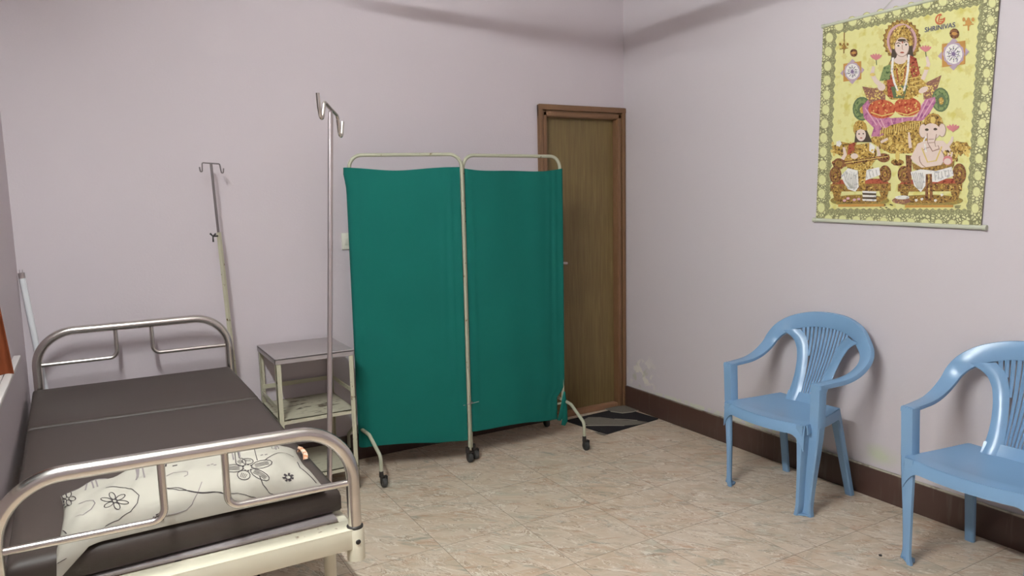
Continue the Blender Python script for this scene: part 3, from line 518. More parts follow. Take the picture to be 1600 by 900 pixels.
('goldlight',[(-5,338),(-8,334),(-13,337),(-14,342),(-9,343)]),
('golddark',[(7,360),(4,356),(-1,359),(-1,364),(4,365)]),
('goldlight',[(-22,358),(-25,354),(-30,357),(-30,362),(-25,363)]),
('golddark',[(24,338),(21,334),(16,337),(16,342),(21,343)]),
('skind',[(44,286),(43,276),(41,266),(36,258),(29,253),(21,250),(13,250),(4,253),(-5,259),(-12,267),(-18,277),(-22,287),(-23,299),(-23,310),(-20,319),(-15,327),(-8,332),(0,335),(9,335),(17,332),(26,326),(33,318),(39,308),(42,297)]),
('skin',[(42,287),(41,277),(38,268),(34,261),(28,256),(20,253),(12,253),(4,256),(-4,261),(-10,269),(-16,278),(-19,288),(-21,299),(-20,309),(-18,318),(-13,325),(-7,331),(1,333),(9,333),(17,330),(25,325),(31,317),(37,308),(40,298)]),
('hair',[(29,318),(28,316),(24,315),(19,314),(13,315),(6,316),(0,318),(-6,320),(-9,323),(-10,325),(-9,327),(-6,328),(-1,329),(6,328),(12,327),(19,325),(24,323),(27,320)]),
('hair',[(-17,310),(-6,312),(-6,316),(-18,313)]),
('hair',[(-6,312),(3,307),(4,310),(-6,316)]),
('hair',[(18,308),(29,311),(29,314),(17,312)]),
('hair',[(29,311),(39,305),(40,308),(29,314)]),
('white',[(5,299),(3,297),(-2,296),(-8,297),(-13,300),(-15,303),(-13,305),(-9,305),(-2,304),(3,302)]),
('white',[(39,297),(37,295),(33,295),(27,296),(22,298),(20,301),(22,303),(26,304),(32,303),(37,300)]),
('hair',[(0,300),(-1,297),(-5,297),(-9,299),(-11,302),(-9,305),(-5,305),(-2,303)]),
('hair',[(35,298),(33,296),(30,295),(26,297),(24,300),(26,303),(29,303),(33,302)]),
('redcloth',[(16,311),(15,308),(13,307),(10,309),(9,313),(10,316),(12,317),(14,315)]),
('skind',[(11,302),(11,284),(14,284),(14,301)]),
('skind',[(11,284),(17,279),(18,281),(14,284)]),
('redcloth',[(23,267),(21,265),(16,265),(10,266),(5,268),(3,270),(5,272),(10,273),(16,272),(21,269)]),
('goldlight',[(-22,296),(-23,291),(-27,290),(-31,293),(-33,298),(-31,303),(-28,304),(-24,302)]),
('goldlight',[(54,296),(53,291),(49,290),(45,292),(44,298),(45,303),(48,304),(52,301)]),
('skin',[(-63,141),(-98,171),(-114,160),(-78,127)]),
('skin',[(-98,171),(-116,199),(-136,200),(-114,160)]),
('skin',[(-116,199),(-112,229),(-126,234),(-136,200)]),
('skin',[(118,136),(129,164),(113,172),(102,144)]),
('skin',[(129,164),(140,199),(124,203),(113,172)]),
('skin',[(140,199),(128,235),(117,235),(124,203)]),
('goldlight',[(-109,194),(-112,190),(-119,188),(-127,190),(-134,193),(-137,198),(-135,202),(-128,204),(-119,203),(-112,199)]),
('goldlight',[(137,183),(135,179),(129,178),(122,179),(115,182),(113,187),(115,191),(121,192),(129,191),(135,187)]),
('skin',[(-58,133),(-59,127),(-62,123),(-67,120),(-73,119),(-80,120),(-86,122),(-92,127),(-95,132),(-97,138),(-96,143),(-92,148),(-87,151),(-81,152),(-75,151),(-68,148),(-63,144),(-60,138)]),
('skin',[(134,105),(135,100),(134,96),(130,91),(125,87),(118,85),(111,83),(105,84),(100,86),(96,89),(95,94),(96,98),(100,103),(106,107),(112,109),(119,110),(126,110),(131,108)]),
('skin',[(105,85),(135,104),(131,109),(101,91)]),
('pinkf',[(-119,276),(-110,266),(-108,260),(-115,261),(-127,268),(-136,278),(-138,285),(-131,284)]),
('pinkf',[(-111,274),(-107,262),(-108,257),(-115,260),(-122,271),(-127,283),(-125,288),(-119,285)]),
('pinkf',[(-103,271),(-104,259),(-108,255),(-113,261),(-115,273),(-114,284),(-110,288),(-105,282)]),
('pinkf',[(-95,266),(-102,258),(-108,257),(-110,263),(-107,273),(-100,282),(-94,283),(-92,277)]),
('pinkf',[(-91,262),(-102,258),(-108,260),(-107,265),(-99,272),(-88,276),(-81,275),(-82,269)]),
('greend',[(-110,258),(-107,235),(-103,235),(-106,258)]),
('pinkf',[(107,271),(115,262),(117,256),(111,257),(101,264),(92,273),(91,279),(97,278)]),
('pinkf',[(114,269),(118,258),(117,253),(111,256),(105,266),(101,277),(102,283),(108,279)]),
('pinkf',[(122,266),(121,255),(117,252),(113,257),(111,268),(112,278),(116,282),(120,277)]),
('pinkf',[(128,262),(123,254),(117,253),(115,259),(118,268),(124,276),(130,278),(131,272)]),
('pinkf',[(133,258),(123,254),(117,256),(118,261),(125,268),(135,271),(141,270),(140,265)]),
('greend',[(115,254),(119,232),(122,232),(119,254)]),
('logo',[(193,378),(193,370),(187,372),(186,377)]),
('logo',[(193,370),(191,363),(185,367),(187,372)]),
('logo',[(191,363),(187,358),(183,363),(185,367)]),
('logo',[(187,358),(181,354),(178,360),(183,363)]),
('logo',[(181,354),(174,353),(174,359),(178,360)]),
('logo',[(174,353),(167,354),(169,360),(174,359)]),
('logo',[(167,354),(160,358),(164,363),(169,360)]),
('logo',[(160,358),(155,364),(160,367),(164,363)]),
('logo',[(155,364),(152,371),(158,372),(160,367)]),
('logo',[(152,371),(151,379),(157,378),(158,372)]),
('logo',[(151,379),(153,386),(159,383),(157,378)]),
('logo',[(153,386),(157,392),(161,387),(159,383)]),
('logo',[(157,392),(162,396),(165,390),(161,387)]),
('logo',[(162,396),(169,397),(170,391),(165,390)]),
('logo',[(169,397),(177,396),(175,390),(170,391)]),
('logo',[(172,370),(191,370),(190,375),(170,375)]),
('logo',[(168,367),(172,388),(168,391),(163,369)]),
('logo',[(172,388),(180,388),(178,393),(168,391)]),
('logo',[(164,363),(185,362),(185,366),(163,367)]),
('lilac',[(-164,224),(-223,168),(-289,227),(-228,283)]),
('goldb',[(-178,184),(-271,186),(-274,268),(-182,265)]),
('lilac',[(-182,219),(-186,209),(-187,198),(-196,193),(-202,185),(-214,185),(-224,182),(-235,188),(-246,191),(-253,201),(-263,210),(-265,221),(-270,233),(-266,242),(-265,254),(-256,259),(-249,267),(-238,266),(-227,270),(-217,263),(-205,260),(-198,250),(-189,242),(-187,230)]),
('white',[(-191,220),(-193,210),(-197,201),(-204,195),(-214,191),(-224,191),(-235,194),(-245,201),(-253,209),(-258,220),(-260,231),(-259,242),(-255,251),(-247,257),(-238,261),(-227,261),(-216,257),(-206,251),(-199,242),(-193,231)]),
('lilacd',[(-217,223),(-199,212),(-198,214),(-216,225)]),
('lilacd',[(-220,219),(-209,200),(-207,201),(-217,220)]),
('lilacd',[(-224,217),(-226,198),(-223,197),(-221,216)]),
('lilacd',[(-229,219),(-242,206),(-240,204),(-227,217)]),
('lilacd',[(-233,223),(-252,222),(-252,219),(-232,220)]),
('lilacd',[(-234,228),(-252,239),(-253,237),(-235,226)]),
('lilacd',[(-232,232),(-242,251),(-245,251),(-234,232)]),
('lilacd',[(-227,234),(-226,254),(-229,255),(-230,235)]),
('lilacd',[(-222,233),(-209,245),(-212,247),(-224,235)]),
('lilacd',[(-218,229),(-199,229),(-200,232),(-219,231)]),
('lilacd',[(-215,224),(-220,221),(-222,215),(-228,219),(-234,221),(-233,227),(-234,233),(-228,233),(-223,235),(-220,229)]),
('greend',[(-204,222),(-206,220),(-209,222),(-209,225),(-206,225)]),
('greend',[(-206,213),(-208,211),(-211,212),(-211,215),(-208,216)]),
('greend',[(-212,207),(-214,205),(-218,206),(-218,209),(-215,210)]),
('greend',[(-222,206),(-224,204),(-227,205),(-227,208),(-224,209)]),
('greend',[(-232,210),(-234,208),(-237,209),(-237,212),(-234,213)]),
('greend',[(-239,218),(-241,216),(-244,217),(-244,221),(-241,221)]),
('greend',[(-242,228),(-244,226),(-247,228),(-247,231),(-244,231)]),
('greend',[(-240,238),(-242,235),(-245,237),(-245,240),(-242,240)]),
('greend',[(-233,243),(-235,241),(-238,243),(-238,246),(-235,246)]),
('greend',[(-223,245),(-225,242),(-229,244),(-229,247),(-226,247)]),
('greend',[(-214,240),(-216,238),(-219,240),(-219,243),(-216,243)]),
('greend',[(-207,232),(-208,230),(-212,232),(-212,235),(-209,235)]),
('lilac',[(297,223),(238,158),(170,226),(231,290)]),
('goldb',[(283,176),(190,178),(185,273),(279,269)]),
('lilac',[(279,216),(275,205),(275,192),(265,186),(259,177),(248,178),(237,174),(226,181),(214,184),(207,196),(197,205),(195,219),(189,232),(194,243),(194,256),(204,262),(210,272),(222,271),(232,274),(243,267),(255,263),(262,251),(272,242),(274,229)]),
('white',[(270,218),(269,206),(264,196),(257,188),(248,184),(237,184),(226,188),(216,195),(207,205),(202,217),(199,230),(200,242),(205,253),(212,260),(222,264),(233,264),(244,260),(254,253),(262,242),(267,231)]),
('lilacd',[(243,221),(262,209),(263,211),(244,224)]),
('lilacd',[(241,216),(252,195),(254,196),(244,217)]),
('lilacd',[(237,214),(235,192),(238,191),(239,213)]),
('lilacd',[(231,216),(218,201),(221,199),(234,214)]),
('lilacd',[(227,221),(208,220),(209,217),(228,218)]),
('lilacd',[(226,227),(207,240),(206,237),(225,224)]),
('lilacd',[(228,232),(218,254),(215,253),(226,231)]),
('lilacd',[(233,234),(234,256),(231,257),(230,235)]),
('lilacd',[(238,232),(251,247),(248,249),(236,235)]),
('lilacd',[(242,227),(261,228),(261,231),(241,230)]),
('lilacd',[(245,222),(241,218),(239,212),(233,217),(227,219),(227,225),(226,233),(232,232),(237,235),(240,228)]),
('greend',[(257,220),(255,218),(252,219),(252,223),(255,223)]),
('greend',[(255,210),(253,207),(250,209),(250,212),(253,213)]),
('greend',[(248,203),(246,200),(243,202),(243,205),(246,206)]),
('greend',[(239,201),(237,199),(234,201),(233,204),(237,205)]),
('greend',[(229,206),(227,204),(224,205),(223,209),(227,209)]),
('greend',[(221,215),(219,213),(216,215),(216,218),(219,219)]),
('greend',[(218,227),(216,224),(213,226),(213,230),(216,230)]),
('greend',[(220,238),(218,235),(215,237),(215,240),(218,241)]),
('greend',[(227,244),(225,242),(222,244),(221,247),(225,248)]),
('greend',[(237,246),(235,243),(231,245),(231,248),(234,249)]),
('greend',[(246,241),(245,239),(241,240),(241,244),(244,244)]),
('greend',[(254,232),(252,229),(249,231),(248,234),(252,235)]),
('brown',[(-203,305),(-203,299),(-207,295),(-211,291),(-218,290),(-224,292),(-230,295),(-236,300),(-239,306),(-241,312),(-240,318),(-237,323),(-232,326),(-226,327),(-219,326),(-213,323),(-207,318),(-204,312)]),
('goldb',[(-210,307),(-212,304),(-218,303),(-225,304),(-231,307),(-233,311),(-231,314),(-225,315),(-218,314),(-212,311)]),
('brown',[(253,301),(253,294),(250,288),(245,285),(238,284),(232,285),(225,289),(220,294),(216,301),(214,309),(215,315),(218,321),(223,325),(230,326),(236,324),(243,321),(248,315),(252,308)]),
('goldb',[(246,302),(244,299),(238,298),(231,299),(225,303),(222,307),(224,311),(230,312),(237,310),(243,307)]),
('golddark',[(-277,411),(-276,358),(-271,357),(-271,410)]),
('golddark',[(-257,342),(-264,337),(-268,330),(-277,336),(-287,339),(-285,347),(-287,356),(-278,355),(-269,358),(-265,349)]),
('golddark',[(-287,359),(-289,353),(-295,353),(-300,358),(-300,365),(-296,368),(-290,366)]),
('golddark',[(-267,355),(-270,350),(-275,349),(-280,354),(-280,361),(-276,364),(-270,362)]),
('golddark',[(-248,352),(-250,346),(-256,346),(-261,351),(-261,357),(-256,361),(-251,358)]),
('golddark',[(-277,345),(-276,316),(-270,315),(-271,344)]),
('golddark',[(-296,337),(-251,334),(-251,338),(-296,341)]),
('goldb',[(302,334),(296,329),(293,321),(284,327),(275,330),(276,339),(274,348),(283,348),(291,350),(296,341)]),
('goldb',[(275,352),(273,346),(267,345),(263,351),(263,358),(267,362),(272,359)]),
('goldb',[(293,348),(291,342),(286,341),(281,347),(281,354),(285,358),(290,355)]),
('goldb',[(311,344),(309,338),(304,338),(299,343),(299,350),(303,354),(308,351)]),
('goldb',[(284,337),(286,306),(292,305),(290,336)]),
('goldb',[(267,328),(309,325),(308,329),(266,333)]),
('olive2',[(-18,-370),(-22,-376),(-34,-382),(-53,-387),(-79,-392),(-110,-395),(-145,-396),(-182,-396),(-218,-394),(-252,-391),(-281,-387),(-303,-381),(-317,-374),(-322,-367),(-318,-361),(-304,-354),(-282,-349),(-253,-345),(-220,-342),(-184,-341),(-147,-341),(-112,-343),(-81,-347),(-55,-352),(-35,-357),(-23,-363)]),
('golddark',[(-40,-364),(-44,-369),(-56,-373),(-75,-377),(-101,-380),(-131,-381),(-164,-382),(-198,-381),(-230,-379),(-257,-376),(-279,-372),(-293,-367),(-298,-362),(-293,-357),(-280,-353),(-258,-349),(-231,-346),(-199,-345),(-165,-345),(-132,-346),(-102,-348),(-76,-351),(-56,-355),(-44,-360)]),
('olive2',[(304,-372),(300,-378),(289,-384),(269,-388),(244,-392),(213,-395),(178,-396),(142,-396),(106,-395),(72,-392),(43,-388),(21,-382),(7,-376),(2,-370),(6,-364),(20,-358),(42,-353),(70,-349),(104,-347),(140,-346),(176,-346),(211,-348),(242,-351),(268,-356),(287,-361),(300,-366)]),
('golddark',[(283,-367),(279,-372),(267,-375),(248,-379),(223,-381),(193,-383),(160,-383),(126,-382),(94,-381),(67,-378),(45,-374),(31,-370),(26,-365),(31,-361),(44,-356),(65,-353),(93,-351),(125,-349),(158,-349),(191,-350),(221,-352),(247,-355),(266,-359),(278,-363)]),
('goldb',[(-278,-385),(-38,-384),(-38,-396),(-277,-398)]),
('goldb',[(56,-390),(265,-390),(265,-400),(56,-401)]),
('golddark',[(-324,-289),(-15,-292),(-13,-327),(-323,-324)]),
('brown',[(-304,-304),(-308,-311),(-315,-311),(-320,-304),(-316,-297),(-308,-297)]),
('gold',[(-280,-305),(-284,-312),(-292,-312),(-296,-304),(-292,-297),(-285,-298)]),
('brown',[(-257,-305),(-261,-312),(-268,-312),(-272,-305),(-269,-298),(-261,-298)]),
('gold',[(-234,-306),(-238,-313),(-245,-313),(-249,-306),(-246,-299),(-238,-299)]),
('brown',[(-211,-306),(-215,-313),(-222,-313),(-226,-306),(-223,-299),(-215,-299)]),
('gold',[(-189,-307),(-192,-314),(-200,-314),(-204,-307),(-200,-300),(-193,-300)]),
('brown',[(-167,-307),(-170,-314),(-177,-314),(-181,-307),(-178,-300),(-171,-301)]),
('gold',[(-145,-308),(-148,-315),(-155,-314),(-159,-308),(-156,-301),(-148,-301)]),
('brown',[(-123,-308),(-126,-315),(-133,-315),(-137,-308),(-134,-301),(-127,-302)]),
('gold',[(-101,-309),(-105,-316),(-112,-315),(-115,-309),(-112,-302),(-105,-302)]),
('brown',[(-80,-309),(-83,-316),(-90,-316),(-94,-309),(-91,-302),(-84,-303)]),
('gold',[(-59,-310),(-62,-316),(-69,-316),(-73,-310),(-70,-303),(-63,-303)]),
('brown',[(-38,-310),(-41,-317),(-48,-317),(-52,-310),(-49,-304),(-42,-304)]),
('gold',[(-17,-311),(-21,-317),(-27,-317),(-31,-311),(-28,-304),(-21,-304)]),
('golddark',[(-311,-323),(-261,-324),(-273,-364),(-299,-364)]),
('golddark',[(-68,-328),(-24,-327),(-31,-365),(-56,-365)]),
('redcloth',[(-294,-269),(-43,-271),(-22,-294),(-316,-289)]),
('brown',[(-264,-247),(-266,-261),(-271,-273),(-279,-282),(-290,-287),(-301,-287),(-312,-281),(-321,-272),(-327,-259),(-330,-244),(-328,-230),(-323,-218),(-314,-209),(-304,-204),(-293,-205),(-282,-210),(-273,-220),(-267,-233)]),
('golddark',[(-272,-246),(-274,-257),(-277,-266),(-284,-273),(-291,-277),(-300,-276),(-308,-272),(-315,-265),(-319,-256),(-321,-245),(-320,-234),(-316,-225),(-310,-218),(-302,-214),(-294,-215),(-286,-219),(-279,-226),(-274,-236)]),
('brown',[(-280,-250),(-281,-257),(-284,-263),(-288,-267),(-293,-270),(-299,-270),(-304,-267),(-309,-262),(-312,-256),(-313,-248),(-312,-241),(-310,-235),(-305,-230),(-300,-228),(-295,-228),(-289,-231),(-285,-236),(-282,-242)]),
('gold',[(-289,-249),(-289,-254),(-290,-257),(-292,-260),(-295,-261),(-298,-261),(-300,-260),(-303,-257),(-304,-253),(-305,-249),(-304,-244),(-303,-241),(-301,-238),(-299,-237),(-296,-237),(-293,-238),(-291,-241),(-289,-245)]),
('brown',[(-14,-251),(-15,-264),(-20,-275),(-27,-283),(-37,-288),(-47,-287),(-57,-283),(-66,-274),(-72,-262),(-74,-249),(-73,-236),(-68,-225),(-60,-216),(-51,-212),(-40,-213),(-30,-218),(-22,-227),(-16,-238)]),
('golddark',[(-21,-251),(-22,-261),(-26,-269),(-32,-275),(-39,-278),(-47,-278),(-54,-274),(-60,-268),(-65,-259),(-66,-249),(-66,-239),(-62,-231),(-56,-225),(-49,-222),(-41,-222),(-34,-226),(-27,-232),(-23,-241)]),
('brown',[(-29,-254),(-29,-260),(-32,-266),(-35,-270),(-40,-272),(-45,-272),(-51,-269),(-55,-265),(-58,-259),(-59,-253),(-58,-246),(-56,-240),(-52,-236),(-47,-234),(-42,-235),(-37,-237),(-33,-241),(-30,-247)]),
('gold',[(-36,-253),(-36,-257),(-38,-261),(-40,-263),(-42,-264),(-45,-264),(-47,-263),(-49,-260),(-51,-257),(-51,-253),(-51,-249),(-50,-246),(-48,-243),(-45,-242),(-43,-242),(-40,-243),(-38,-246),(-37,-250)]),
('golddark',[(19,-298),(296,-301),(297,-333),(20,-331)]),
('brown',[(36,-312),(33,-319),(26,-318),(23,-312),(26,-305),(32,-306)]),
('gold',[(57,-313),(54,-319),(47,-319),(44,-312),(47,-306),(53,-306)]),
('brown',[(78,-313),(75,-319),(69,-319),(65,-313),(68,-306),(74,-307)]),
('gold',[(99,-314),(96,-320),(89,-320),(86,-313),(89,-307),(95,-307)]),
('brown',[(119,-314),(116,-320),(110,-320),(106,-314),(109,-307),(116,-308)]),
('gold',[(139,-315),(137,-321),(130,-321),(127,-314),(130,-308),(136,-308)]),
('brown',[(159,-315),(157,-321),(150,-321),(147,-315),(150,-308),(156,-309)]),
('gold',[(179,-315),(176,-322),(170,-321),(167,-315),(170,-309),(176,-309)]),
('brown',[(199,-316),(196,-322),(190,-322),(187,-316),(189,-309),(196,-310)]),
('gold',[(218,-316),(216,-322),(210,-322),(206,-316),(209,-310),(215,-310)]),
('brown',[(237,-317),(235,-323),(229,-323),(226,-317),(228,-310),(234,-311)]),
('gold',[(256,-317),(254,-323),(248,-323),(245,-317),(247,-311),(253,-311)]),
('brown',[(275,-318),(273,-324),(267,-324),(264,-317),(266,-311),(272,-312)]),
('gold',[(294,-318),(291,-324),(285,-324),(282,-318),(285,-312),(291,-312)]),
('golddark',[(30,-329),(72,-330),(62,-367),(40,-367)]),
('golddark',[(251,-334),(289,-333),(283,-368),(262,-368)]),
('redcloth',[(44,-280),(272,-281),(290,-302),(25,-298)]),
('brown',[(76,-256),(75,-269),(70,-280),(63,-288),(53,-292),(43,-292),(33,-287),(24,-279),(18,-267),(16,-254),(17,-241),(22,-230),(30,-222),(39,-219),(50,-219),(60,-224),(68,-232),(74,-244)]),
('golddark',[(69,-256),(68,-266),(64,-274),(59,-280),(51,-283),(44,-283),(36,-279),(30,-273),(25,-264),(24,-254),(25,-245),(28,-237),(34,-231),(41,-228),(49,-228),(56,-232),(63,-238),(67,-247)]),
('brown',[(61,-259),(61,-265),(58,-271),(55,-275),(50,-277),(45,-277),(40,-274),(35,-270),(33,-264),(31,-258),(32,-252),(34,-246),(38,-242),(43,-240),(48,-240),(53,-243),(57,-247),(60,-253)]),
('gold',[(54,-259),(54,-263),(52,-266),(51,-268),(48,-269),(46,-269),(43,-268),(41,-265),(40,-262),(39,-258),(39,-254),(40,-251),(42,-249),(45,-247),(47,-248),(50,-249),(52,-252),(53,-255)]),
('brown',[(310,-264),(309,-278),(305,-291),(298,-300),(289,-305),(280,-305),(270,-300),(263,-290),(257,-276),(255,-262),(256,-247),(260,-234),(267,-225),(275,-220),(285,-221),(294,-226),(302,-236),(307,-249)]),
('golddark',[(303,-263),(302,-274),(299,-284),(294,-291),(288,-295),(280,-294),(273,-290),(268,-283),(263,-273),(262,-262),(262,-251),(265,-241),(271,-234),(277,-231),(284,-231),(291,-235),(297,-243),(301,-252)]),
('brown',[(296,-266),(296,-273),(294,-280),(290,-284),(286,-287),(281,-287),(277,-284),(273,-279),(270,-272),(269,-265),(269,-258),(271,-251),(275,-247),(279,-244),(284,-245),(288,-247),(292,-252),(295,-259)]),
('gold',[(289,-266),(289,-270),(288,-274),(287,-277),(284,-278),(282,-278),(280,-277),(278,-274),(276,-270),(276,-265),(276,-261),(277,-257),(279,-254),(281,-253),(283,-253),(285,-255),(287,-257),(289,-261)]),
('brown',[(-206,-193),(-209,-199),(-218,-204),(-233,-208),(-251,-209),(-271,-208),(-290,-205),(-306,-200),(-316,-194),(-320,-187),(-317,-181),(-307,-176),(-291,-172),(-273,-171),(-253,-172),(-234,-176),(-219,-180),(-209,-187)]),
('brown',[(-23,-180),(-25,-187),(-30,-193),(-38,-197),(-47,-199),(-58,-198),(-68,-195),(-77,-190),(-83,-184),(-85,-177),(-83,-170),(-78,-164),(-70,-160),(-60,-158),(-49,-159),(-39,-162),(-31,-167),(-25,-173)]),
('gold',[(-139,-42),(-142,-52),(-144,-63),(-152,-69),(-159,-77),(-169,-77),(-179,-78),(-188,-72),(-198,-67),(-203,-57),(-210,-47),(-210,-36),(-211,-24),(-205,-16),(-200,-6),(-191,-3),(-182,1),(-172,-2),(-162,-4),(-154,-13),(-146,-20),(-143,-31)]),
('hair',[(-197,-47),(-202,-98),(-112,-105),(-143,-45)]),
('gold',[(-227,-113),(-126,-107),(-86,-145),(-95,-189),(-128,-229),(-231,-225),(-255,-167)]),
('redcloth',[(-231,-106),(-198,-99),(-200,-144),(-237,-155)]),
('white',[(-126,-104),(-97,-125),(-103,-157),(-125,-143)]),
('skin',[(-254,-178),(-239,-153),(-257,-150),(-271,-169)]),
('skin',[(-239,-153),(-251,-117),(-263,-118),(-257,-150)]),
('skin',[(-65,-177),(-71,-151),(-86,-153),(-83,-178)]),
('skin',[(-71,-151),(-82,-125),(-92,-127),(-86,-153)]),
('skin',[(-67,-114),(-34,-100),(-40,-90),(-73,-103)]),
('white',[(-268,-100),(-274,-107),(-279,-115),(-288,-110),(-298,-108),(-297,-98),(-298,-88),(-289,-87),(-280,-83),(-274,-92)]),
('brown',[(-306,-203),(-186,-195),(-189,-180),(-309,-186)]),
('brown',[(-186,-195),(-25,-177),(-28,-165),(-189,-180)]),
('goldlight',[(-292,-197),(-33,-175),(-34,-172),(-293,-193)]),
('brown',[(-249,-195),(-251,-204),(-256,-212),(-264,-218),(-274,-221),(-286,-220),(-296,-216),(-305,-210),(-311,-202),(-313,-192),(-312,-183),(-306,-175),(-298,-170),(-288,-167),(-276,-168),(-266,-172),(-257,-178),(-251,-186)]),
('golddark',[(-261,-195),(-262,-200),(-265,-205),(-270,-209),(-277,-211),(-284,-210),(-290,-208),(-296,-204),(-300,-199),(-301,-193),(-300,-187),(-297,-182),(-291,-179),(-285,-177),(-278,-178),(-272,-180),(-266,-184),(-262,-189)]),
('goldlight',[(-106,-207),(-109,-212),(-115,-210),(-115,-204),(-109,-202)]),
('golddark',[(-185,-133),(-188,-138),(-194,-136),(-194,-130),(-189,-128)]),
('goldlight',[(-123,-205),(-127,-209),(-132,-207),(-132,-201),(-127,-199)]),
('golddark',[(-152,-207),(-155,-212),(-161,-210),(-161,-204),(-155,-202)]),
('goldlight',[(-149,-150),(-152,-155),(-158,-153),(-158,-147),(-153,-145)]),
('golddark',[(-195,-120),(-198,-125),(-204,-123),(-204,-116),(-198,-115)]),
('goldlight',[(-136,-215),(-139,-220),(-145,-218),(-145,-212),(-140,-210)]),
('golddark',[(-108,-172),(-111,-177),(-117,-175),(-117,-169),(-112,-167)]),
('goldlight',[(-133,-218),(-137,-223),(-142,-221),(-142,-215),(-137,-213)]),
('golddark',[(-118,-186),(-121,-190),(-127,-188),(-127,-182),(-121,-181)]),
('goldlight',[(-164,-174),(-167,-179),(-173,-177),(-173,-171),(-168,-169)]),
('golddark',[(-194,-138),(-197,-142),(-203,-140),(-203,-134),(-197,-132)]),
('goldlight',[(-131,-225),(-134,-230),(-140,-228),(-140,-222),(-135,-220)]),
('golddark',[(-149,-164),(-152,-169),(-158,-166),(-158,-160),(-153,-159)]),
('goldlight',[(-171,-167),(-175,-172),(-181,-170),(-181,-164),(-175,-162)]),
('golddark',[(-120,-170),(-123,-175),(-129,-173),(-129,-167),(-123,-165)]),
('goldlight',[(-103,-141),(-107,-145),(-112,-143),(-112,-137),(-107,-136)]),
('golddark',[(-175,-174),(-179,-179),(-185,-177),(-185,-170),(-179,-169)]),
('goldlight',[(-163,-209),(-166,-214),(-172,-212),(-172,-205),(-167,-204)]),
('golddark',[(-115,-220),(-118,-224),(-124,-222),(-124,-216),(-118,-214)]),
('goldlight',[(-143,-125),(-146,-130),(-152,-128),(-152,-122),(-147,-120)]),
('golddark',[(-145,-179),(-149,-183),(-154,-181),(-155,-175),(-149,-174)]),
('goldlight',[(-156,-150),(-160,-155),(-165,-153),(-166,-146),(-160,-145)]),
('golddark',[(-128,-217),(-132,-222),(-137,-220),(-138,-213),(-132,-212)]),
('goldlight',[(-200,-188),(-203,-193),(-209,-191),(-209,-184),(-204,-183)]),
('golddark',[(-169,-174),(-172,-178),(-178,-176),(-178,-170),(-173,-169)]),
('goldlight',[(-107,-223),(-110,-228),(-116,-226),(-116,-219),(-111,-218)]),
('golddark',[(-139,-142),(-142,-147),(-148,-145),(-148,-139),(-143,-137)]),
('goldlight',[(-108,-143),(-111,-148),(-116,-145),(-117,-139),(-111,-138)]),
('golddark',[(-166,-206),(-170,-211),(-175,-209),(-176,-203),(-170,-201)]),
('goldlight',[(-176,-148),(-180,-153),(-185,-150),(-186,-144),(-180,-143)]),
('golddark',[(-101,-221),(-104,-226),(-110,-224),(-110,-218),(-105,-216)]),
('goldlight',[(-176,-161),(-179,-165),(-185,-163),(-185,-157),(-179,-155)]),
('golddark',[(-181,-133),(-184,-138),(-190,-136),(-190,-129),(-185,-128)]),
('goldlight',[(-181,-222),(-184,-226),(-190,-224),(-191,-218),(-185,-216)]),
('golddark',[(-204,-142),(-208,-147),(-214,-144),(-214,-138),(-208,-137)]),
('skin',[(-180,-164),(-181,-168),(-185,-172),(-190,-174),(-196,-176),(-202,-175),(-209,-173),(-214,-170),(-217,-166),(-219,-161),(-218,-157),(-215,-153),(-210,-151),(-203,-149),(-197,-150),(-190,-152),(-185,-155),(-182,-159)]),
('skin',[(-145,-69),(-146,-79),(-150,-87),(-156,-93),(-164,-96),(-172,-95),(-180,-91),(-187,-84),(-192,-75),(-194,-65),(-193,-55),(-189,-47),(-182,-41),(-174,-39),(-166,-40),(-158,-44),(-151,-51),(-147,-59)]),
('hair',[(-174,-63),(-176,-65),(-180,-66),(-184,-63),(-184,-61),(-181,-59),(-176,-60)]),
('hair',[(-153,-63),(-155,-66),(-159,-66),(-162,-64),(-162,-61),(-159,-60),(-155,-61)]),
('redcloth',[(-161,-82),(-163,-84),(-168,-84),(-173,-83),(-175,-81),(-173,-79),(-168,-79),(-163,-80)]),
('gold',[(-197,-47),(-187,-15),(-166,-11),(-147,-32),(-143,-51),(-172,-41)]),
('white',[(-267,-250),(-231,-216),(-164,-234),(-73,-219),(-66,-254),(-155,-282),(-188,-327),(-227,-315),(-251,-281)]),
('greyl',[(-255,-234),(-242,-275),(-238,-274),(-251,-234)]),
('greyl',[(-242,-275),(-214,-313),(-211,-311),(-238,-274)]),
('greyl',[(-244,-237),(-232,-280),(-229,-279),(-240,-236)]),
('greyl',[(-232,-280),(-210,-313),(-207,-311),(-229,-279)]),
('greyl',[(-233,-239),(-223,-286),(-220,-285),(-230,-239)]),
('greyl',[(-223,-286),(-206,-313),(-203,-311),(-220,-285)]),
('greyl',[(-223,-241),(-214,-291),(-211,-291),(-219,-241)]),
('greyl',[(-214,-291),(-203,-313),(-199,-311),(-211,-291)]),
('greyl',[(-212,-244),(-205,-297),(-201,-296),(-209,-243)]),
('greyl',[(-205,-297),(-199,-312),(-196,-312),(-201,-296)]),
('greyl',[(-202,-246),(-196,-302),(-192,-302),(-198,-246)]),
('greyl',[(-196,-302),(-196,-312),(-192,-312),(-192,-302)]),
('greyl',[(-191,-248),(-187,-308),(-183,-308),(-188,-248)]),
('greyl',[(-187,-308),(-191,-311),(-189,-313),(-183,-308)]),
('greyl',[(-158,-238),(-150,-271),(-146,-270),(-155,-238)]),
('greyl',[(-141,-236),(-133,-268),(-129,-267),(-138,-236)]),
('greyl',[(-124,-234),(-116,-264),(-112,-264),(-121,-234)]),
('greyl',[(-107,-232),(-99,-261),(-96,-260),(-104,-232)]),
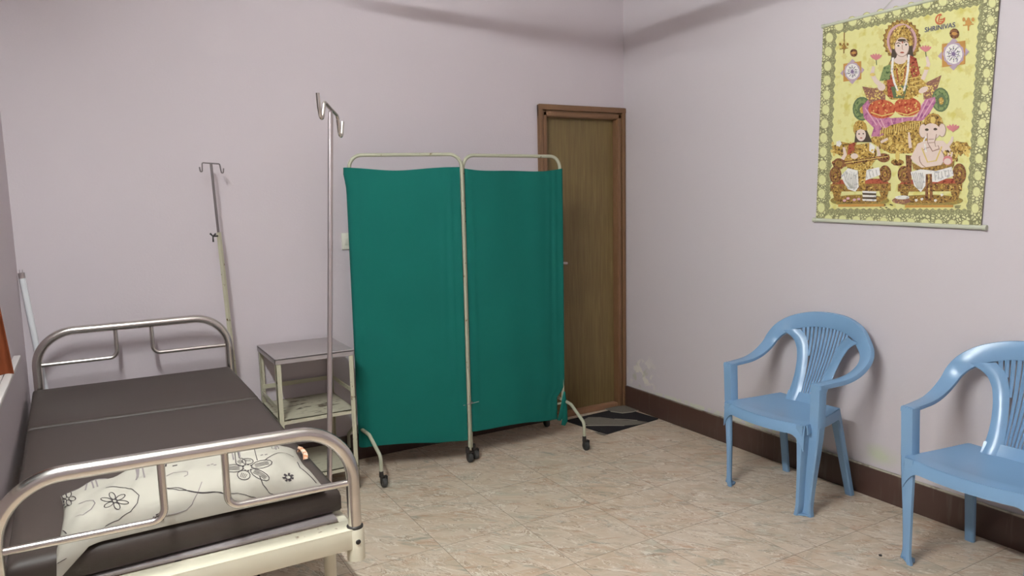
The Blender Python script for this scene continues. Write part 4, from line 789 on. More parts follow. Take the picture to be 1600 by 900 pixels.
('greyl',[(-90,-231),(-82,-258),(-79,-257),(-87,-230)]),
('gold',[(-179,-230),(-135,-226),(-140,-297),(-172,-303)]),
('white',[(-153,-324),(-82,-328),(-83,-336),(-150,-333)]),
('hair',[(-153,-333),(-82,-337),(-83,-345),(-149,-342)]),
('white',[(-152,-342),(-81,-346),(-82,-354),(-149,-352)]),
('hair',[(-152,-352),(-81,-355),(-82,-363),(-149,-361)]),
('white',[(-152,-361),(-80,-364),(-81,-372),(-148,-370)]),
('pinkl',[(-216,-358),(-220,-363),(-227,-364),(-234,-361),(-234,-355),(-228,-352),(-220,-353)]),
('pinkl',[(-183,-365),(-186,-370),(-193,-371),(-200,-368),(-200,-362),(-194,-359),(-186,-360)]),
('pinkl',[(-161,-362),(-164,-367),(-171,-368),(-178,-364),(-178,-359),(-172,-356),(-164,-357)]),
('pinkl',[(-235,-368),(-238,-373),(-246,-374),(-252,-371),(-252,-365),(-246,-362),(-238,-363)]),
('brown',[(49,-172),(78,-177),(80,-297),(61,-296)]),
('gold',[(272,-197),(260,-212),(259,-230),(237,-234),(222,-247),(200,-238),(177,-238),(166,-221),(146,-209),(151,-190),(144,-172),(163,-162),(173,-145),(196,-149),(217,-142),(234,-156),(256,-163),(259,-181)]),
('skin',[(101,-127),(132,-117),(210,-123),(229,-142),(214,-194),(210,-235),(125,-232),(86,-205),(72,-186)]),
('skind',[(221,-194),(218,-210),(210,-224),(196,-234),(178,-239),(158,-238),(140,-231),(124,-220),(113,-205),(109,-188),(112,-172),(121,-158),(136,-148),(154,-144),(173,-145),(192,-152),(207,-163),(217,-178)]),
('skin',[(217,-194),(215,-209),(206,-222),(193,-231),(177,-236),(159,-235),(142,-229),(127,-218),(117,-204),(113,-188),(116,-173),(124,-160),(138,-151),(155,-147),(173,-148),(190,-154),(204,-165),(213,-179)]),
('skin',[(97,-135),(104,-159),(127,-170),(119,-132)]),
('skin',[(104,-159),(77,-178),(92,-196),(127,-170)]),
('skin',[(215,-149),(232,-179),(253,-177),(232,-141)]),
('skin',[(232,-179),(226,-204),(244,-210),(253,-177)]),
('skin',[(77,-143),(70,-106),(57,-106),(63,-144)]),
('skin',[(70,-106),(63,-75),(56,-75),(57,-106)]),
('skin',[(235,-153),(251,-129),(240,-123),(223,-144)]),
('skin',[(251,-129),(252,-110),(244,-108),(240,-123)]),
('goldlight',[(229,-169),(226,-174),(221,-171),(220,-165),(226,-164)]),
('golddark',[(249,-197),(247,-202),(241,-200),(241,-194),(246,-192)]),
('goldlight',[(267,-194),(264,-198),(259,-196),(259,-190),(264,-189)]),
('golddark',[(265,-168),(262,-173),(257,-171),(256,-165),(261,-163)]),
('goldlight',[(236,-205),(233,-210),(227,-208),(227,-202),(232,-200)]),
('golddark',[(222,-176),(219,-181),(213,-179),(213,-173),(218,-171)]),
('goldlight',[(246,-178),(243,-182),(238,-180),(237,-174),(243,-172)]),
('golddark',[(249,-169),(246,-174),(241,-171),(241,-165),(246,-164)]),
('goldlight',[(233,-205),(230,-210),(225,-208),(224,-201),(229,-200)]),
('golddark',[(227,-203),(224,-207),(219,-205),(219,-199),(224,-197)]),
('goldlight',[(230,-206),(227,-211),(221,-209),(221,-203),(226,-201)]),
('golddark',[(258,-194),(255,-199),(250,-196),(249,-190),(254,-189)]),
('goldlight',[(226,-168),(223,-172),(217,-170),(217,-164),(222,-162)]),
('golddark',[(262,-175),(259,-180),(254,-177),(253,-171),(258,-170)]),
('goldlight',[(230,-199),(227,-204),(222,-202),(221,-196),(226,-194)]),
('golddark',[(268,-170),(265,-175),(260,-173),(260,-167),(265,-165)]),
('goldlight',[(274,-190),(271,-195),(266,-193),(266,-187),(271,-185)]),
('golddark',[(240,-171),(237,-176),(231,-173),(231,-167),(236,-166)]),
('goldlight',[(242,-207),(239,-212),(234,-209),(233,-203),(239,-202)]),
('golddark',[(234,-171),(231,-176),(226,-174),(225,-168),(230,-166)]),
('goldlight',[(226,-171),(223,-175),(218,-173),(217,-167),(222,-165)]),
('golddark',[(240,-204),(237,-209),(231,-206),(231,-200),(236,-199)]),
('goldlight',[(222,-173),(219,-178),(214,-176),(213,-169),(219,-168)]),
('golddark',[(274,-209),(271,-214),(266,-212),(265,-205),(270,-204)]),
('goldlight',[(275,-179),(272,-183),(266,-181),(266,-175),(271,-173)]),
('golddark',[(240,-205),(237,-210),(232,-208),(231,-202),(236,-200)]),
('goldlight',[(247,-195),(244,-200),(239,-198),(238,-192),(244,-190)]),
('golddark',[(236,-167),(233,-172),(227,-170),(227,-163),(232,-162)]),
('goldlight',[(239,-197),(236,-202),(231,-199),(230,-193),(235,-192)]),
('golddark',[(264,-191),(261,-196),(256,-194),(255,-187),(260,-186)]),
('goldlight',[(245,-189),(242,-193),(237,-191),(237,-185),(242,-183)]),
('golddark',[(244,-188),(241,-193),(236,-191),(236,-185),(241,-183)]),
('goldlight',[(266,-176),(263,-181),(258,-179),(258,-173),(263,-171)]),
('golddark',[(254,-205),(251,-210),(246,-208),(245,-202),(250,-200)]),
('goldlight',[(267,-175),(264,-180),(259,-178),(258,-172),(264,-170)]),
('golddark',[(275,-203),(272,-207),(267,-205),(266,-199),(271,-197)]),
('goldlight',[(228,-176),(225,-181),(219,-179),(219,-173),(224,-171)]),
('golddark',[(229,-168),(226,-173),(221,-170),(220,-164),(226,-163)]),
('goldlight',[(275,-185),(272,-190),(267,-188),(266,-182),(271,-180)]),
('golddark',[(268,-173),(265,-178),(260,-175),(260,-169),(265,-168)]),
('gold',[(207,-50),(203,-60),(202,-71),(194,-77),(188,-85),(177,-85),(167,-89),(156,-84),(145,-81),(138,-72),(129,-64),(127,-53),(122,-42),(126,-32),(127,-21),(135,-15),(142,-7),(153,-7),(163,-4),(173,-9),(184,-12),(191,-21),(200,-29),(202,-40)]),
('golddark',[(195,-43),(193,-53),(188,-61),(181,-67),(171,-70),(161,-69),(151,-64),(142,-57),(136,-48),(134,-37),(135,-27),(140,-19),(148,-13),(158,-11),(168,-12),(178,-16),(187,-24),(192,-33)]),
('goldlight',[(174,-35),(173,-40),(172,-44),(169,-47),(166,-48),(162,-48),(158,-46),(155,-42),(153,-38),(152,-33),(152,-28),(154,-24),(157,-21),(160,-20),(164,-20),(168,-22),(171,-26),(173,-30)]),
('skind',[(141,-76),(140,-87),(137,-95),(133,-102),(127,-105),(120,-104),(114,-100),(109,-93),(105,-84),(104,-73),(104,-63),(107,-54),(112,-48),(118,-45),(124,-46),(130,-50),(136,-57),(139,-66)]),
('skind',[(220,-81),(219,-90),(217,-98),(213,-104),(208,-107),(202,-107),(196,-103),(192,-96),(188,-87),(187,-78),(187,-68),(190,-60),(194,-54),(199,-51),(205,-52),(210,-55),(215,-62),(218,-71)]),
('skin',[(138,-76),(138,-86),(135,-94),(131,-99),(126,-102),(121,-102),(115,-98),(111,-92),(107,-83),(106,-73),(107,-64),(109,-56),(113,-50),(118,-47),(124,-48),(129,-52),(134,-58),(137,-67)]),
('skin',[(218,-80),(217,-89),(215,-97),(212,-102),(207,-105),(202,-104),(197,-101),(193,-95),(190,-87),(189,-78),(190,-69),(192,-61),(195,-56),(200,-53),(205,-54),(209,-57),(213,-63),(216,-71)]),
('skin',[(197,-84),(195,-96),(189,-106),(179,-112),(167,-115),(154,-114),(142,-109),(131,-101),(124,-90),(121,-78),(123,-66),(129,-56),(139,-49),(151,-46),(164,-48),(177,-53),(187,-62),(194,-72)]),
('skind',[(139,-86),(143,-127),(176,-124),(183,-94)]),
('skind',[(143,-127),(166,-166),(180,-144),(176,-124)]),
('skind',[(166,-166),(198,-158),(192,-141),(180,-144)]),
('skin',[(143,-87),(146,-126),(173,-125),(179,-93)]),
('skin',[(146,-126),(168,-161),(178,-146),(173,-125)]),
('skin',[(168,-161),(193,-154),(189,-143),(178,-146)]),
('hair',[(147,-72),(145,-76),(140,-77),(135,-76),(131,-73),(130,-69),(134,-66),(140,-66),(145,-69)]),
('hair',[(184,-73),(182,-76),(177,-78),(171,-77),(167,-74),(167,-70),(171,-67),(176,-67),(181,-70)]),
('skind',[(147,-114),(171,-115),(171,-112),(147,-111)]),
('skind',[(148,-129),(174,-129),(173,-126),(147,-126)]),
('white',[(134,-98),(123,-118),(128,-122),(140,-102)]),
('goldlight',[(118,-147),(146,-210),(150,-206),(123,-146)]),
('goldlight',[(146,-210),(187,-206),(182,-202),(150,-206)]),
('goldlight',[(187,-206),(208,-148),(203,-145),(182,-202)]),
('white',[(129,-130),(137,-166),(143,-166),(135,-129)]),
('golddark',[(79,-205),(125,-231),(209,-223),(258,-208),(257,-237),(150,-250),(87,-236)]),
('white',[(75,-247),(119,-237),(187,-247),(251,-232),(261,-269),(195,-294),(155,-291),(125,-335),(94,-306)]),
('greyl',[(83,-251),(93,-285),(96,-284),(86,-250)]),
('greyl',[(93,-285),(109,-322),(112,-321),(96,-284)]),
('greyl',[(92,-251),(101,-285),(104,-285),(95,-251)]),
('greyl',[(101,-285),(112,-322),(115,-321),(104,-285)]),
('greyl',[(101,-252),(108,-285),(111,-285),(104,-251)]),
('greyl',[(108,-285),(116,-322),(119,-322),(111,-285)]),
('greyl',[(110,-252),(116,-285),(119,-285),(113,-252)]),
('greyl',[(116,-285),(120,-322),(123,-322),(119,-285)]),
('greyl',[(118,-252),(123,-286),(126,-286),(122,-252)]),
('greyl',[(123,-286),(124,-322),(127,-322),(126,-286)]),
('greyl',[(127,-252),(131,-286),(134,-286),(130,-252)]),
('greyl',[(131,-286),(127,-322),(131,-322),(134,-286)]),
('greyl',[(179,-255),(184,-288),(187,-287),(182,-254)]),
('greyl',[(194,-252),(198,-283),(201,-283),(197,-252)]),
('greyl',[(208,-250),(212,-278),(215,-278),(211,-250)]),
('greyl',[(222,-248),(226,-273),(229,-273),(225,-247)]),
('greyl',[(236,-245),(240,-268),(243,-268),(239,-245)]),
('brown',[(143,-259),(169,-258),(179,-371),(145,-371)]),
('gold',[(152,-259),(159,-371),(166,-371),(159,-260)]),
('pinkf',[(253,-207),(250,-218),(240,-225),(228,-224),(218,-217),(213,-205),(216,-193),(226,-186),(238,-187),(249,-195)]),
('skin',[(247,-211),(247,-215),(244,-219),(240,-221),(236,-223),(230,-222),(225,-220),(221,-217),(218,-213),(217,-209),(218,-204),(220,-201),(224,-198),(229,-197),(234,-197),(239,-199),(244,-202),(246,-206)]),
('pinkf',[(238,-71),(247,-80),(249,-87),(243,-86),(231,-79),(222,-69),(221,-63),(227,-63)]),
('pinkf',[(246,-72),(250,-84),(249,-90),(243,-87),(235,-76),(231,-64),(232,-58),(238,-61)]),
('pinkf',[(253,-75),(252,-87),(248,-92),(244,-86),(242,-74),(243,-62),(247,-57),(251,-62)]),
('pinkf',[(260,-78),(254,-88),(248,-90),(246,-84),(249,-72),(256,-63),(261,-61),(263,-67)]),
('pinkf',[(264,-82),(254,-87),(247,-87),(248,-81),(256,-72),(267,-67),(273,-68),(272,-74)]),
('golddark',[(43,-203),(41,-208),(32,-213),(20,-215),(7,-214),(-6,-211),(-14,-206),(-18,-200),(-15,-194),(-6,-189),(6,-187),(19,-188),(31,-192),(40,-197)]),
('goldlight',[(22,-174),(21,-188),(16,-196),(10,-195),(4,-187),(1,-173),(3,-159),(8,-150),(14,-151),(20,-160)]),
('brown',[(33,-211),(32,-214),(29,-215),(24,-216),(17,-217),(10,-216),(4,-215),(-2,-214),(-5,-212),(-6,-210),(-5,-207),(-2,-206),(3,-205),(10,-204),(17,-205),(23,-206),(28,-207),(32,-209)]),
('maroon',[(82,-371),(79,-376),(70,-381),(56,-384),(40,-385),(23,-384),(9,-381),(-1,-376),(-5,-370),(-2,-364),(8,-359),(22,-356),(38,-355),(55,-357),(69,-360),(78,-365)]),
('white',[(76,-357),(72,-361),(60,-364),(43,-365),(26,-364),(13,-361),(8,-356),(12,-352),(25,-349),(42,-348),(59,-349),(71,-352)]),
('white',[(114,-370),(110,-374),(105,-377),(101,-372),(99,-366),(105,-364),(110,-364)]),
('white',[(138,-365),(134,-369),(130,-372),(126,-367),(124,-362),(130,-360),(135,-359)]),
('white',[(197,-371),(193,-375),(188,-378),(185,-374),(183,-368),(188,-366),(194,-366)]),
('white',[(223,-348),(219,-352),(214,-355),(211,-350),(209,-345),(214,-343),(220,-342)]),
('hair',[(-32,-389),(-35,-391),(-41,-391),(-44,-389),(-41,-386),(-35,-387)]),
('hair',[(-5,-388),(-8,-390),(-14,-390),(-17,-388),(-14,-385),(-8,-385)]),
('hair',[(-52,-400),(-55,-402),(-61,-402),(-64,-400),(-61,-398),(-55,-398)]),
('hair',[(-24,-401),(-27,-404),(-33,-404),(-37,-401),(-34,-399),(-28,-399)]),
('hair',[(2,-390),(-1,-392),(-7,-392),(-10,-390),(-7,-388),(-1,-388)]),
('hair',[(271,-397),(297,-394),(296,-392),(271,-394)]),
('hair',[(272,-403),(294,-401),(294,-398),(272,-400)])]
# printed lines of the pillow and pattern of the doormat
PILLOW=[(1,0.0024,[(0.397,-0.676),(0.371,-0.668),(0.345,-0.68),(0.326,-0.704),(0.32,-0.736),(0.326,-0.77),(0.344,-0.799),(0.368,-0.819),(0.392,-0.821),(0.411,-0.8),(0.419,-0.761),(0.414,-0.714),(0.397,-0.676)]),
(1,0.0016,[(0.397,-0.75),(0.368,-0.802)]),
(1,0.0016,[(0.385,-0.737),(0.358,-0.79)]),
(1,0.0016,[(0.373,-0.724),(0.348,-0.778)]),
(1,0.0016,[(0.361,-0.711),(0.338,-0.766)]),
(1,0.0024,[(0.44,-0.664),(0.432,-0.71),(0.441,-0.772),(0.465,-0.827),(0.498,-0.867),(0.529,-0.887),(0.551,-0.885),(0.557,-0.865),(0.546,-0.827),(0.521,-0.774),(0.491,-0.712),(0.462,-0.664),(0.44,-0.664)]),
(1,0.0016,[(0.469,-0.701),(0.541,-0.854)]),
(1,0.0016,[(0.461,-0.711),(0.534,-0.86)]),
(1,0.0016,[(0.453,-0.721),(0.528,-0.865)]),
(1,0.0016,[(0.444,-0.732),(0.521,-0.87)]),
(1,0.0024,[(0.453,-0.599),(0.464,-0.654),(0.493,-0.698),(0.535,-0.719),(0.577,-0.712),(0.612,-0.668),(0.627,-0.603),(0.617,-0.556),(0.585,-0.523),(0.543,-0.492),(0.5,-0.492),(0.467,-0.54),(0.453,-0.599)]),
(1,0.0016,[(0.484,-0.551),(0.596,-0.586)]),
(1,0.0016,[(0.482,-0.587),(0.595,-0.615)]),
(1,0.0016,[(0.481,-0.62),(0.594,-0.641)]),
(1,0.0016,[(0.48,-0.651),(0.593,-0.665)]),
(1,0.0024,[(0.431,-0.506),(0.455,-0.509),(0.475,-0.486),(0.487,-0.444),(0.487,-0.393),(0.474,-0.35),(0.452,-0.328),(0.428,-0.331),(0.407,-0.356),(0.396,-0.394),(0.397,-0.439),(0.41,-0.48),(0.431,-0.506)]),
(1,0.0016,[(0.422,-0.412),(0.431,-0.36)]),
(1,0.0016,[(0.435,-0.417),(0.442,-0.364)]),
(1,0.0016,[(0.448,-0.422),(0.453,-0.368)]),
(1,0.0016,[(0.461,-0.428),(0.465,-0.373)]),
(1,0.0024,[(0.404,-0.518),(0.419,-0.475),(0.425,-0.413),(0.419,-0.353),(0.404,-0.31),(0.384,-0.29),(0.439,0.993),(0.349,-0.336),(0.342,-0.417),(0.346,-0.502),(0.361,-0.541),(0.383,-0.54),(0.404,-0.518)]),
(1,0.0016,[(0.375,-0.478),(0.359,-0.363)]),
(1,0.0016,[(0.385,-0.458),(0.367,-0.351)]),
(1,0.0016,[(0.395,-0.442),(0.375,-0.34)]),
(1,0.0016,[(0.405,-0.425),(0.384,-0.328)]),
(1,0.0024,[(0.385,-0.594),(0.38,-0.534),(0.355,-0.492),(0.318,-0.484),(0.28,-0.482),(0.251,-0.508),(0.237,-0.564),(0.243,-0.618),(0.267,-0.654),(0.303,-0.675),(0.339,-0.68),(0.369,-0.654),(0.385,-0.594)]),
(1,0.0016,[(0.351,-0.647),(0.259,-0.611)]),
(1,0.0016,[(0.353,-0.621),(0.261,-0.589)]),
(1,0.0016,[(0.356,-0.591),(0.262,-0.565)]),
(1,0.0016,[(0.359,-0.554),(0.264,-0.539)]),
(1,0.005,[(0.447,-0.62),(0.458,-0.631)]),
(1,0.005,[(0.436,-0.653),(0.442,-0.676)]),
(1,0.005,[(0.417,-0.662),(0.415,-0.69)]),
(1,0.005,[(0.398,-0.651),(0.389,-0.677)]),
(1,0.005,[(0.389,-0.613),(0.376,-0.627)]),
(1,0.005,[(0.395,-0.56),(0.385,-0.547)]),
(1,0.005,[(0.412,-0.529),(0.409,-0.499)]),
(1,0.005,[(0.432,-0.534),(0.438,-0.503)]),
(1,0.005,[(0.446,-0.572),(0.457,-0.558)]),
(1,0.008,[(0.734,-0.848),(0.76,-0.859)]),
(1,0.008,[(0.72,-0.867),(0.724,-0.9)]),
(1,0.008,[(0.704,-0.87),(0.683,-0.903)]),
(1,0.008,[(0.699,-0.857),(0.666,-0.873)]),
(1,0.008,[(0.708,-0.833),(0.69,-0.815)]),
(1,0.008,[(0.725,-0.817),(0.739,-0.761)]),
(1,0.008,[(0.737,-0.824),(0.769,-0.791)]),
(1,0.008,[(-0.289,-0.983),(-0.265,-0.989)]),
(1,0.008,[(-0.3,-0.986),(-0.296,-0.995)]),
(1,0.008,[(-0.313,-0.982),(-0.333,-0.986)]),
(1,0.008,[(-0.316,-0.974),(-0.339,-0.963)]),
(1,0.008,[(-0.305,-0.97),(-0.309,-0.953)]),
(1,0.008,[(-0.291,-0.975),(-0.272,-0.969)]),
(1,0.0026,[(0.487,-0.82),(0.498,-0.911),(0.535,-0.976),(0.592,-0.995)]),
(1,0.0022,[(0.521,-0.454),(0.59,0.942),(0.462,0.041),(0.354,0.295)]),
(1,0.0022,[(-0.247,-0.543),(-0.206,-0.639),(-0.136,-0.752),(0.018,-0.829),(0.173,-0.914),(0.292,-0.914),(0.383,-0.974),(0.453,-0.995),(0.502,-0.995)]),
(2,0.0022,[(0.043,-0.689),(-0.004,-0.832),(-0.057,-0.943),(-0.102,-0.97),(-0.267,-0.974)]),
(2,0.0024,[(-0.214,-0.24),(-0.153,-0.131),(-0.05,-0.415),(-0.055,-0.499),(-0.084,-0.526)]),
(1,0.0022,[(0.573,-0.533),(0.672,-0.344),(0.835,-0.064),(0.894,-0.05)]),
(1,0.0026,[(0.883,-0.352),(0.867,-0.597),(0.898,-0.76),(0.937,-0.935)]),
(1,0.003,[(0.739,-0.995),(0.783,-0.995),(0.839,-0.995),(0.862,-0.995)]),
(2,0.0022,[(0.778,0.303),(0.778,0.268),(0.783,0.248),(0.837,0.938),(0.84,0.67),(0.831,0.465),(0.833,0.483),(0.83,0.51),(0.83,0.627),(0.83,0.779),(0.799,0.424),(0.786,0.351),(0.778,0.303)]),
(2,0.0022,[(0.768,0.259),(0.803,0.93),(0.752,0.195),(0.748,0.152),(0.749,0.111),(0.754,0.087),(0.823,0.977),(0.83,0.973),(0.782,0.172),(0.786,0.218),(0.784,0.253),(0.778,0.268),(0.768,0.259)]),
(2,0.0022,[(0.8,0.913),(0.793,0.902),(0.783,0.903),(0.733,0.251),(0.723,0.221),(0.718,0.186),(0.717,0.154),(0.722,0.134),(0.731,0.136),(0.742,0.158),(0.753,0.194),(0.803,0.93),(0.8,0.913)]),
(2,0.0022,[(0.8,0.885),(0.77,0.347),(0.771,0.392),(0.788,0.749),(0.779,0.759),(0.747,0.393),(0.737,0.361),(0.731,0.327),(0.731,0.297),(0.735,0.276),(0.783,0.905),(0.793,0.902),(0.8,0.885)]),
(2,0.0022,[(0.775,0.334),(0.786,0.351),(0.82,0.751),(0.824,0.762),(0.809,0.535),(0.803,0.536),(0.797,0.545),(0.79,0.552),(0.786,0.556),(0.783,0.537),(0.77,0.387),(0.77,0.347),(0.775,0.334)]),
(2,0.004,[(0.29,-0.067),(0.306,-0.142)]),
(2,0.004,[(0.386,0.986),(0.337,-0.278)]),
(2,0.004,[(0.445,0.977),(0.394,-0.264)]),
(2,0.004,[(0.391,-0.256),(0.487,0.991)]),
(2,0.0035,[(0.112,-0.305),(0.136,-0.282)]),
(2,0.0035,[(0.147,-0.257),(0.17,-0.239)]),
(2,0.0035,[(0.167,-0.306),(0.19,-0.293)]),
(2,0.0035,[(0.565,-0.315),(0.589,-0.313)]),
(2,0.0035,[(0.601,-0.324),(0.626,-0.313)]),
(1,0.0022,[(-0.585,-0.662),(-0.581,-0.707),(-0.567,-0.748),(-0.548,-0.769),(-0.528,-0.775),(-0.512,-0.769),(-0.504,-0.758),(-0.507,-0.742),(-0.519,-0.726),(-0.539,-0.712),(-0.559,-0.691),(-0.577,-0.661),(-0.585,-0.662)]),
(1,0.0022,[(-0.598,-0.656),(-0.607,-0.65),(-0.609,-0.694),(-0.605,-0.751),(-0.596,-0.798),(-0.584,-0.826),(-0.573,-0.836),(-0.565,-0.83),(-0.562,-0.813),(-0.565,-0.786),(-0.573,-0.752),(-0.586,-0.707),(-0.598,-0.656)]),
(1,0.0022,[(-0.62,-0.556),(-0.632,-0.506),(-0.649,-0.482),(-0.666,-0.483),(-0.679,-0.505),(-0.683,-0.539),(-0.679,-0.577),(-0.666,-0.611),(-0.649,-0.64),(-0.632,-0.658),(-0.619,-0.653),(-0.614,-0.616),(-0.62,-0.556)]),
(1,0.0022,[(-0.627,-0.472),(-0.631,-0.428),(-0.645,-0.37),(-0.665,-0.319),(-0.687,-0.28),(-0.705,-0.26),(-0.713,-0.267),(-0.71,-0.301),(-0.696,-0.351),(-0.675,-0.403),(-0.652,-0.451),(-0.635,-0.48),(-0.627,-0.472)]),
(1,0.0022,[(-0.614,-0.461),(-0.605,-0.454),(-0.603,-0.403),(-0.607,-0.334),(-0.615,-0.272),(-0.627,-0.226),(-0.639,-0.204),(-0.648,-0.212),(-0.651,-0.248),(-0.648,-0.302),(-0.638,-0.364),(-0.626,-0.423),(-0.614,-0.461)]),
(1,0.0022,[(-0.593,-0.548),(-0.58,-0.627),(-0.562,-0.663),(-0.546,-0.654),(-0.534,-0.621),(-0.529,-0.575),(-0.533,-0.512),(-0.546,-0.437),(-0.564,-0.402),(-0.581,-0.403),(-0.594,-0.431),(-0.598,-0.48),(-0.593,-0.548)]),
(1,0.0022,[(-0.587,-0.639),(-0.589,-0.667),(-0.598,-0.654),(-0.611,-0.604),(-0.621,-0.542),(-0.625,-0.491),(-0.623,-0.463),(-0.614,-0.463),(-0.602,-0.497),(-0.592,-0.567),(-0.587,-0.639)]),
(1,0.0022,[(-0.677,0.053),(-0.618,-0.051),(-0.529,-0.225),(-0.465,-0.501),(-0.429,-0.632),(-0.443,-0.764),(-0.492,-0.868),(-0.575,-0.931),(-0.668,-0.929)]),
(2,0.0024,[(-0.894,-0.447),(-0.833,-0.578),(-0.775,-0.504),(-0.754,-0.329),(-0.772,-0.179),(-0.825,-0.052),(-0.882,-0.023)]),
(1,0.0022,[(-0.238,-0.561),(-0.208,-0.622),(-0.068,-0.794),(0.079,-0.872),(0.192,-0.916)]),
(1,0.0022,[(-0.955,0.521),(-0.953,0.428),(-0.943,0.29),(-0.93,0.195),(-0.917,0.155),(-0.908,0.155),(-0.904,0.185),(-0.908,0.247),(-0.917,0.352),(-0.929,0.479),(-0.941,0.547),(-0.95,0.559),(-0.955,0.521)]),
(1,0.0022,[(-0.963,0.505),(-0.971,0.522),(-0.975,0.484),(-0.975,0.391),(-0.969,0.256),(-0.958,0.148),(-0.947,0.096),(-0.939,0.088),(-0.936,0.117),(-0.938,0.18),(-0.945,0.287),(-0.954,0.425),(-0.963,0.505)]),
(1,0.0022,[(-0.974,0.604),(-0.98,0.676),(-0.99,0.743),(-0.995,0.767),(-0.995,0.728),(-0.995,0.671),(-0.995,0.614),(-0.995,0.575),(-0.995,0.564),(-0.986,0.515),(-0.977,0.501),(-0.973,0.538),(-0.974,0.604)]),
(1,0.0022,[(-0.972,0.669),(-0.968,0.704),(-0.968,0.783),(-0.969,0.974),(-0.978,0.963),(-0.987,0.981),(-0.995,0.995),(-0.995,0.995),(-0.995,0.995),(-0.995,0.842),(-0.989,0.752),(-0.98,0.685),(-0.972,0.669)]),
(1,0.0022,[(-0.96,0.627),(-0.951,0.576),(-0.942,0.565),(-0.935,0.605),(-0.931,0.684),(-0.931,0.793),(-0.933,0.896),(-0.942,0.906),(-0.951,0.919),(-0.957,0.977),(-0.967,0.777),(-0.966,0.698),(-0.96,0.627)]),
(1,0.005,[(-0.995,0.473),(-0.995,0.527)]),
(1,0.005,[(-0.994,0.36),(-0.979,0.284)]),
(1,0.005,[(-0.975,0.264),(-0.959,0.199)]),
(1,0.005,[(-0.995,0.628),(-0.988,0.624)]),
(2,0.004,[(-0.437,0.976),(-0.431,0.043)]),
(2,0.004,[(-0.431,0.056),(-0.382,0.981)]),
(2,0.004,[(-0.382,0.991),(-0.381,-0.224)]),
(2,0.004,[(-0.446,-0.138),(-0.396,0.994)]),
(2,0.004,[(-0.83,0.41),(-0.788,0.995)]),
(2,0.004,[(-0.782,0.993),(-0.767,0.385)]),
(2,0.004,[(-0.752,0.988),(-0.737,0.386)]),
(1,0.004,[(-0.204,0.147),(-0.141,0.891)]),
(1,0.004,[(-0.15,0.131),(-0.11,0.137)]),
(2,0.0022,[(-0.995,0.995),(-0.938,0.901),(-0.787,0.787),(-0.657,0.718)]),
(1,0.0024,[(-0.986,-0.478),(-0.942,-0.711)]),
(1,0.0024,[(-0.995,-0.925),(-0.932,-0.955),(-0.949,-0.949)])]
MATPAT=[(0,[(2952,3925),(3041,3952),(3156,4009),(3188,3972),(3206,3884),(3222,3813),(3169,3776),(3067,3747),(2998,3766),(2954,3838)]),
(0,[(2659,3770),(2753,3812),(2817,3768),(2861,3698),(2905,3630),(2967,3575),(3004,3512),(2919,3507),(2833,3540),(2744,3608),(2650,3671)]),
(1,[(3227,3819),(3222,3798),(3133,3744),(3057,3735),(2987,3752),(2945,3827),(2954,3838),(2998,3766),(3067,3747),(3145,3758)]),
(1,[(2630,3685),(2745,3609),(2835,3542),(2829,3535),(2738,3600),(2624,3672)]),
(0,[(2602,3552),(2626,3513),(2638,3459),(2612,3454),(2599,3497)]),
(1,[(2868,3686),(2916,3643),(2971,3580),(2965,3573),(2909,3635),(2863,3679)])]
import bpy, bmesh, math, random
from mathutils import Vector, Matrix
random.seed(7)
C = bpy.context.scene.collection
PI = math.pi

# ------------------------------------------------------------------ materials
MATS = {}
def lin(c):
    return tuple(((v/12.92) if v <= .04045 else ((v+.055)/1.055)**2.4) for v in [x/255 for x in c]) + (1,)
def mat(name, rgb, rough=.5, metal=0, var=.06, scale=8, bump=0, bscale=60, spec=.5, coord='Object'):
    m = bpy.data.materials.new(name); m.use_nodes = True
    n = m.node_tree.nodes; l = m.node_tree.links; b = n['Principled BSDF']
    b.inputs['Roughness'].default_value = rough; b.inputs['Metallic'].default_value = metal
    b.inputs['Specular IOR Level'].default_value = spec
    tc = n.new('ShaderNodeTexCoord'); nz = n.new('ShaderNodeTexNoise'); nz.inputs['Scale'].default_value = scale
    nz.inputs['Detail'].default_value = 4
    l.new(tc.outputs[coord], nz.inputs['Vector'])
    mx = n.new('ShaderNodeMix'); mx.data_type = 'RGBA'; c = lin(rgb)
    mx.inputs['A'].default_value = tuple(v*(1-var) for v in c[:3])+(1,)
    mx.inputs['B'].default_value = tuple(min(1, v*(1+var)) for v in c[:3])+(1,)
    l.new(nz.outputs['Fac'], mx.inputs['Factor']); l.new(mx.outputs['Result'], b.inputs['Base Color'])
    if bump:
        bz = n.new('ShaderNodeTexNoise'); bz.inputs['Scale'].default_value = bscale; l.new(tc.outputs[coord], bz.inputs['Vector'])
        bp = n.new('ShaderNodeBump'); bp.inputs['Strength'].default_value = bump; bp.inputs['Distance'].default_value = .01
        l.new(bz.outputs['Fac'], bp.inputs['Height']); l.new(bp.outputs['Normal'], b.inputs['Normal'])
    MATS[name] = m; m['mix'] = mx.name
    return m
def nodes(m): return m.node_tree.nodes, m.node_tree.links, m.node_tree.nodes['Principled BSDF']
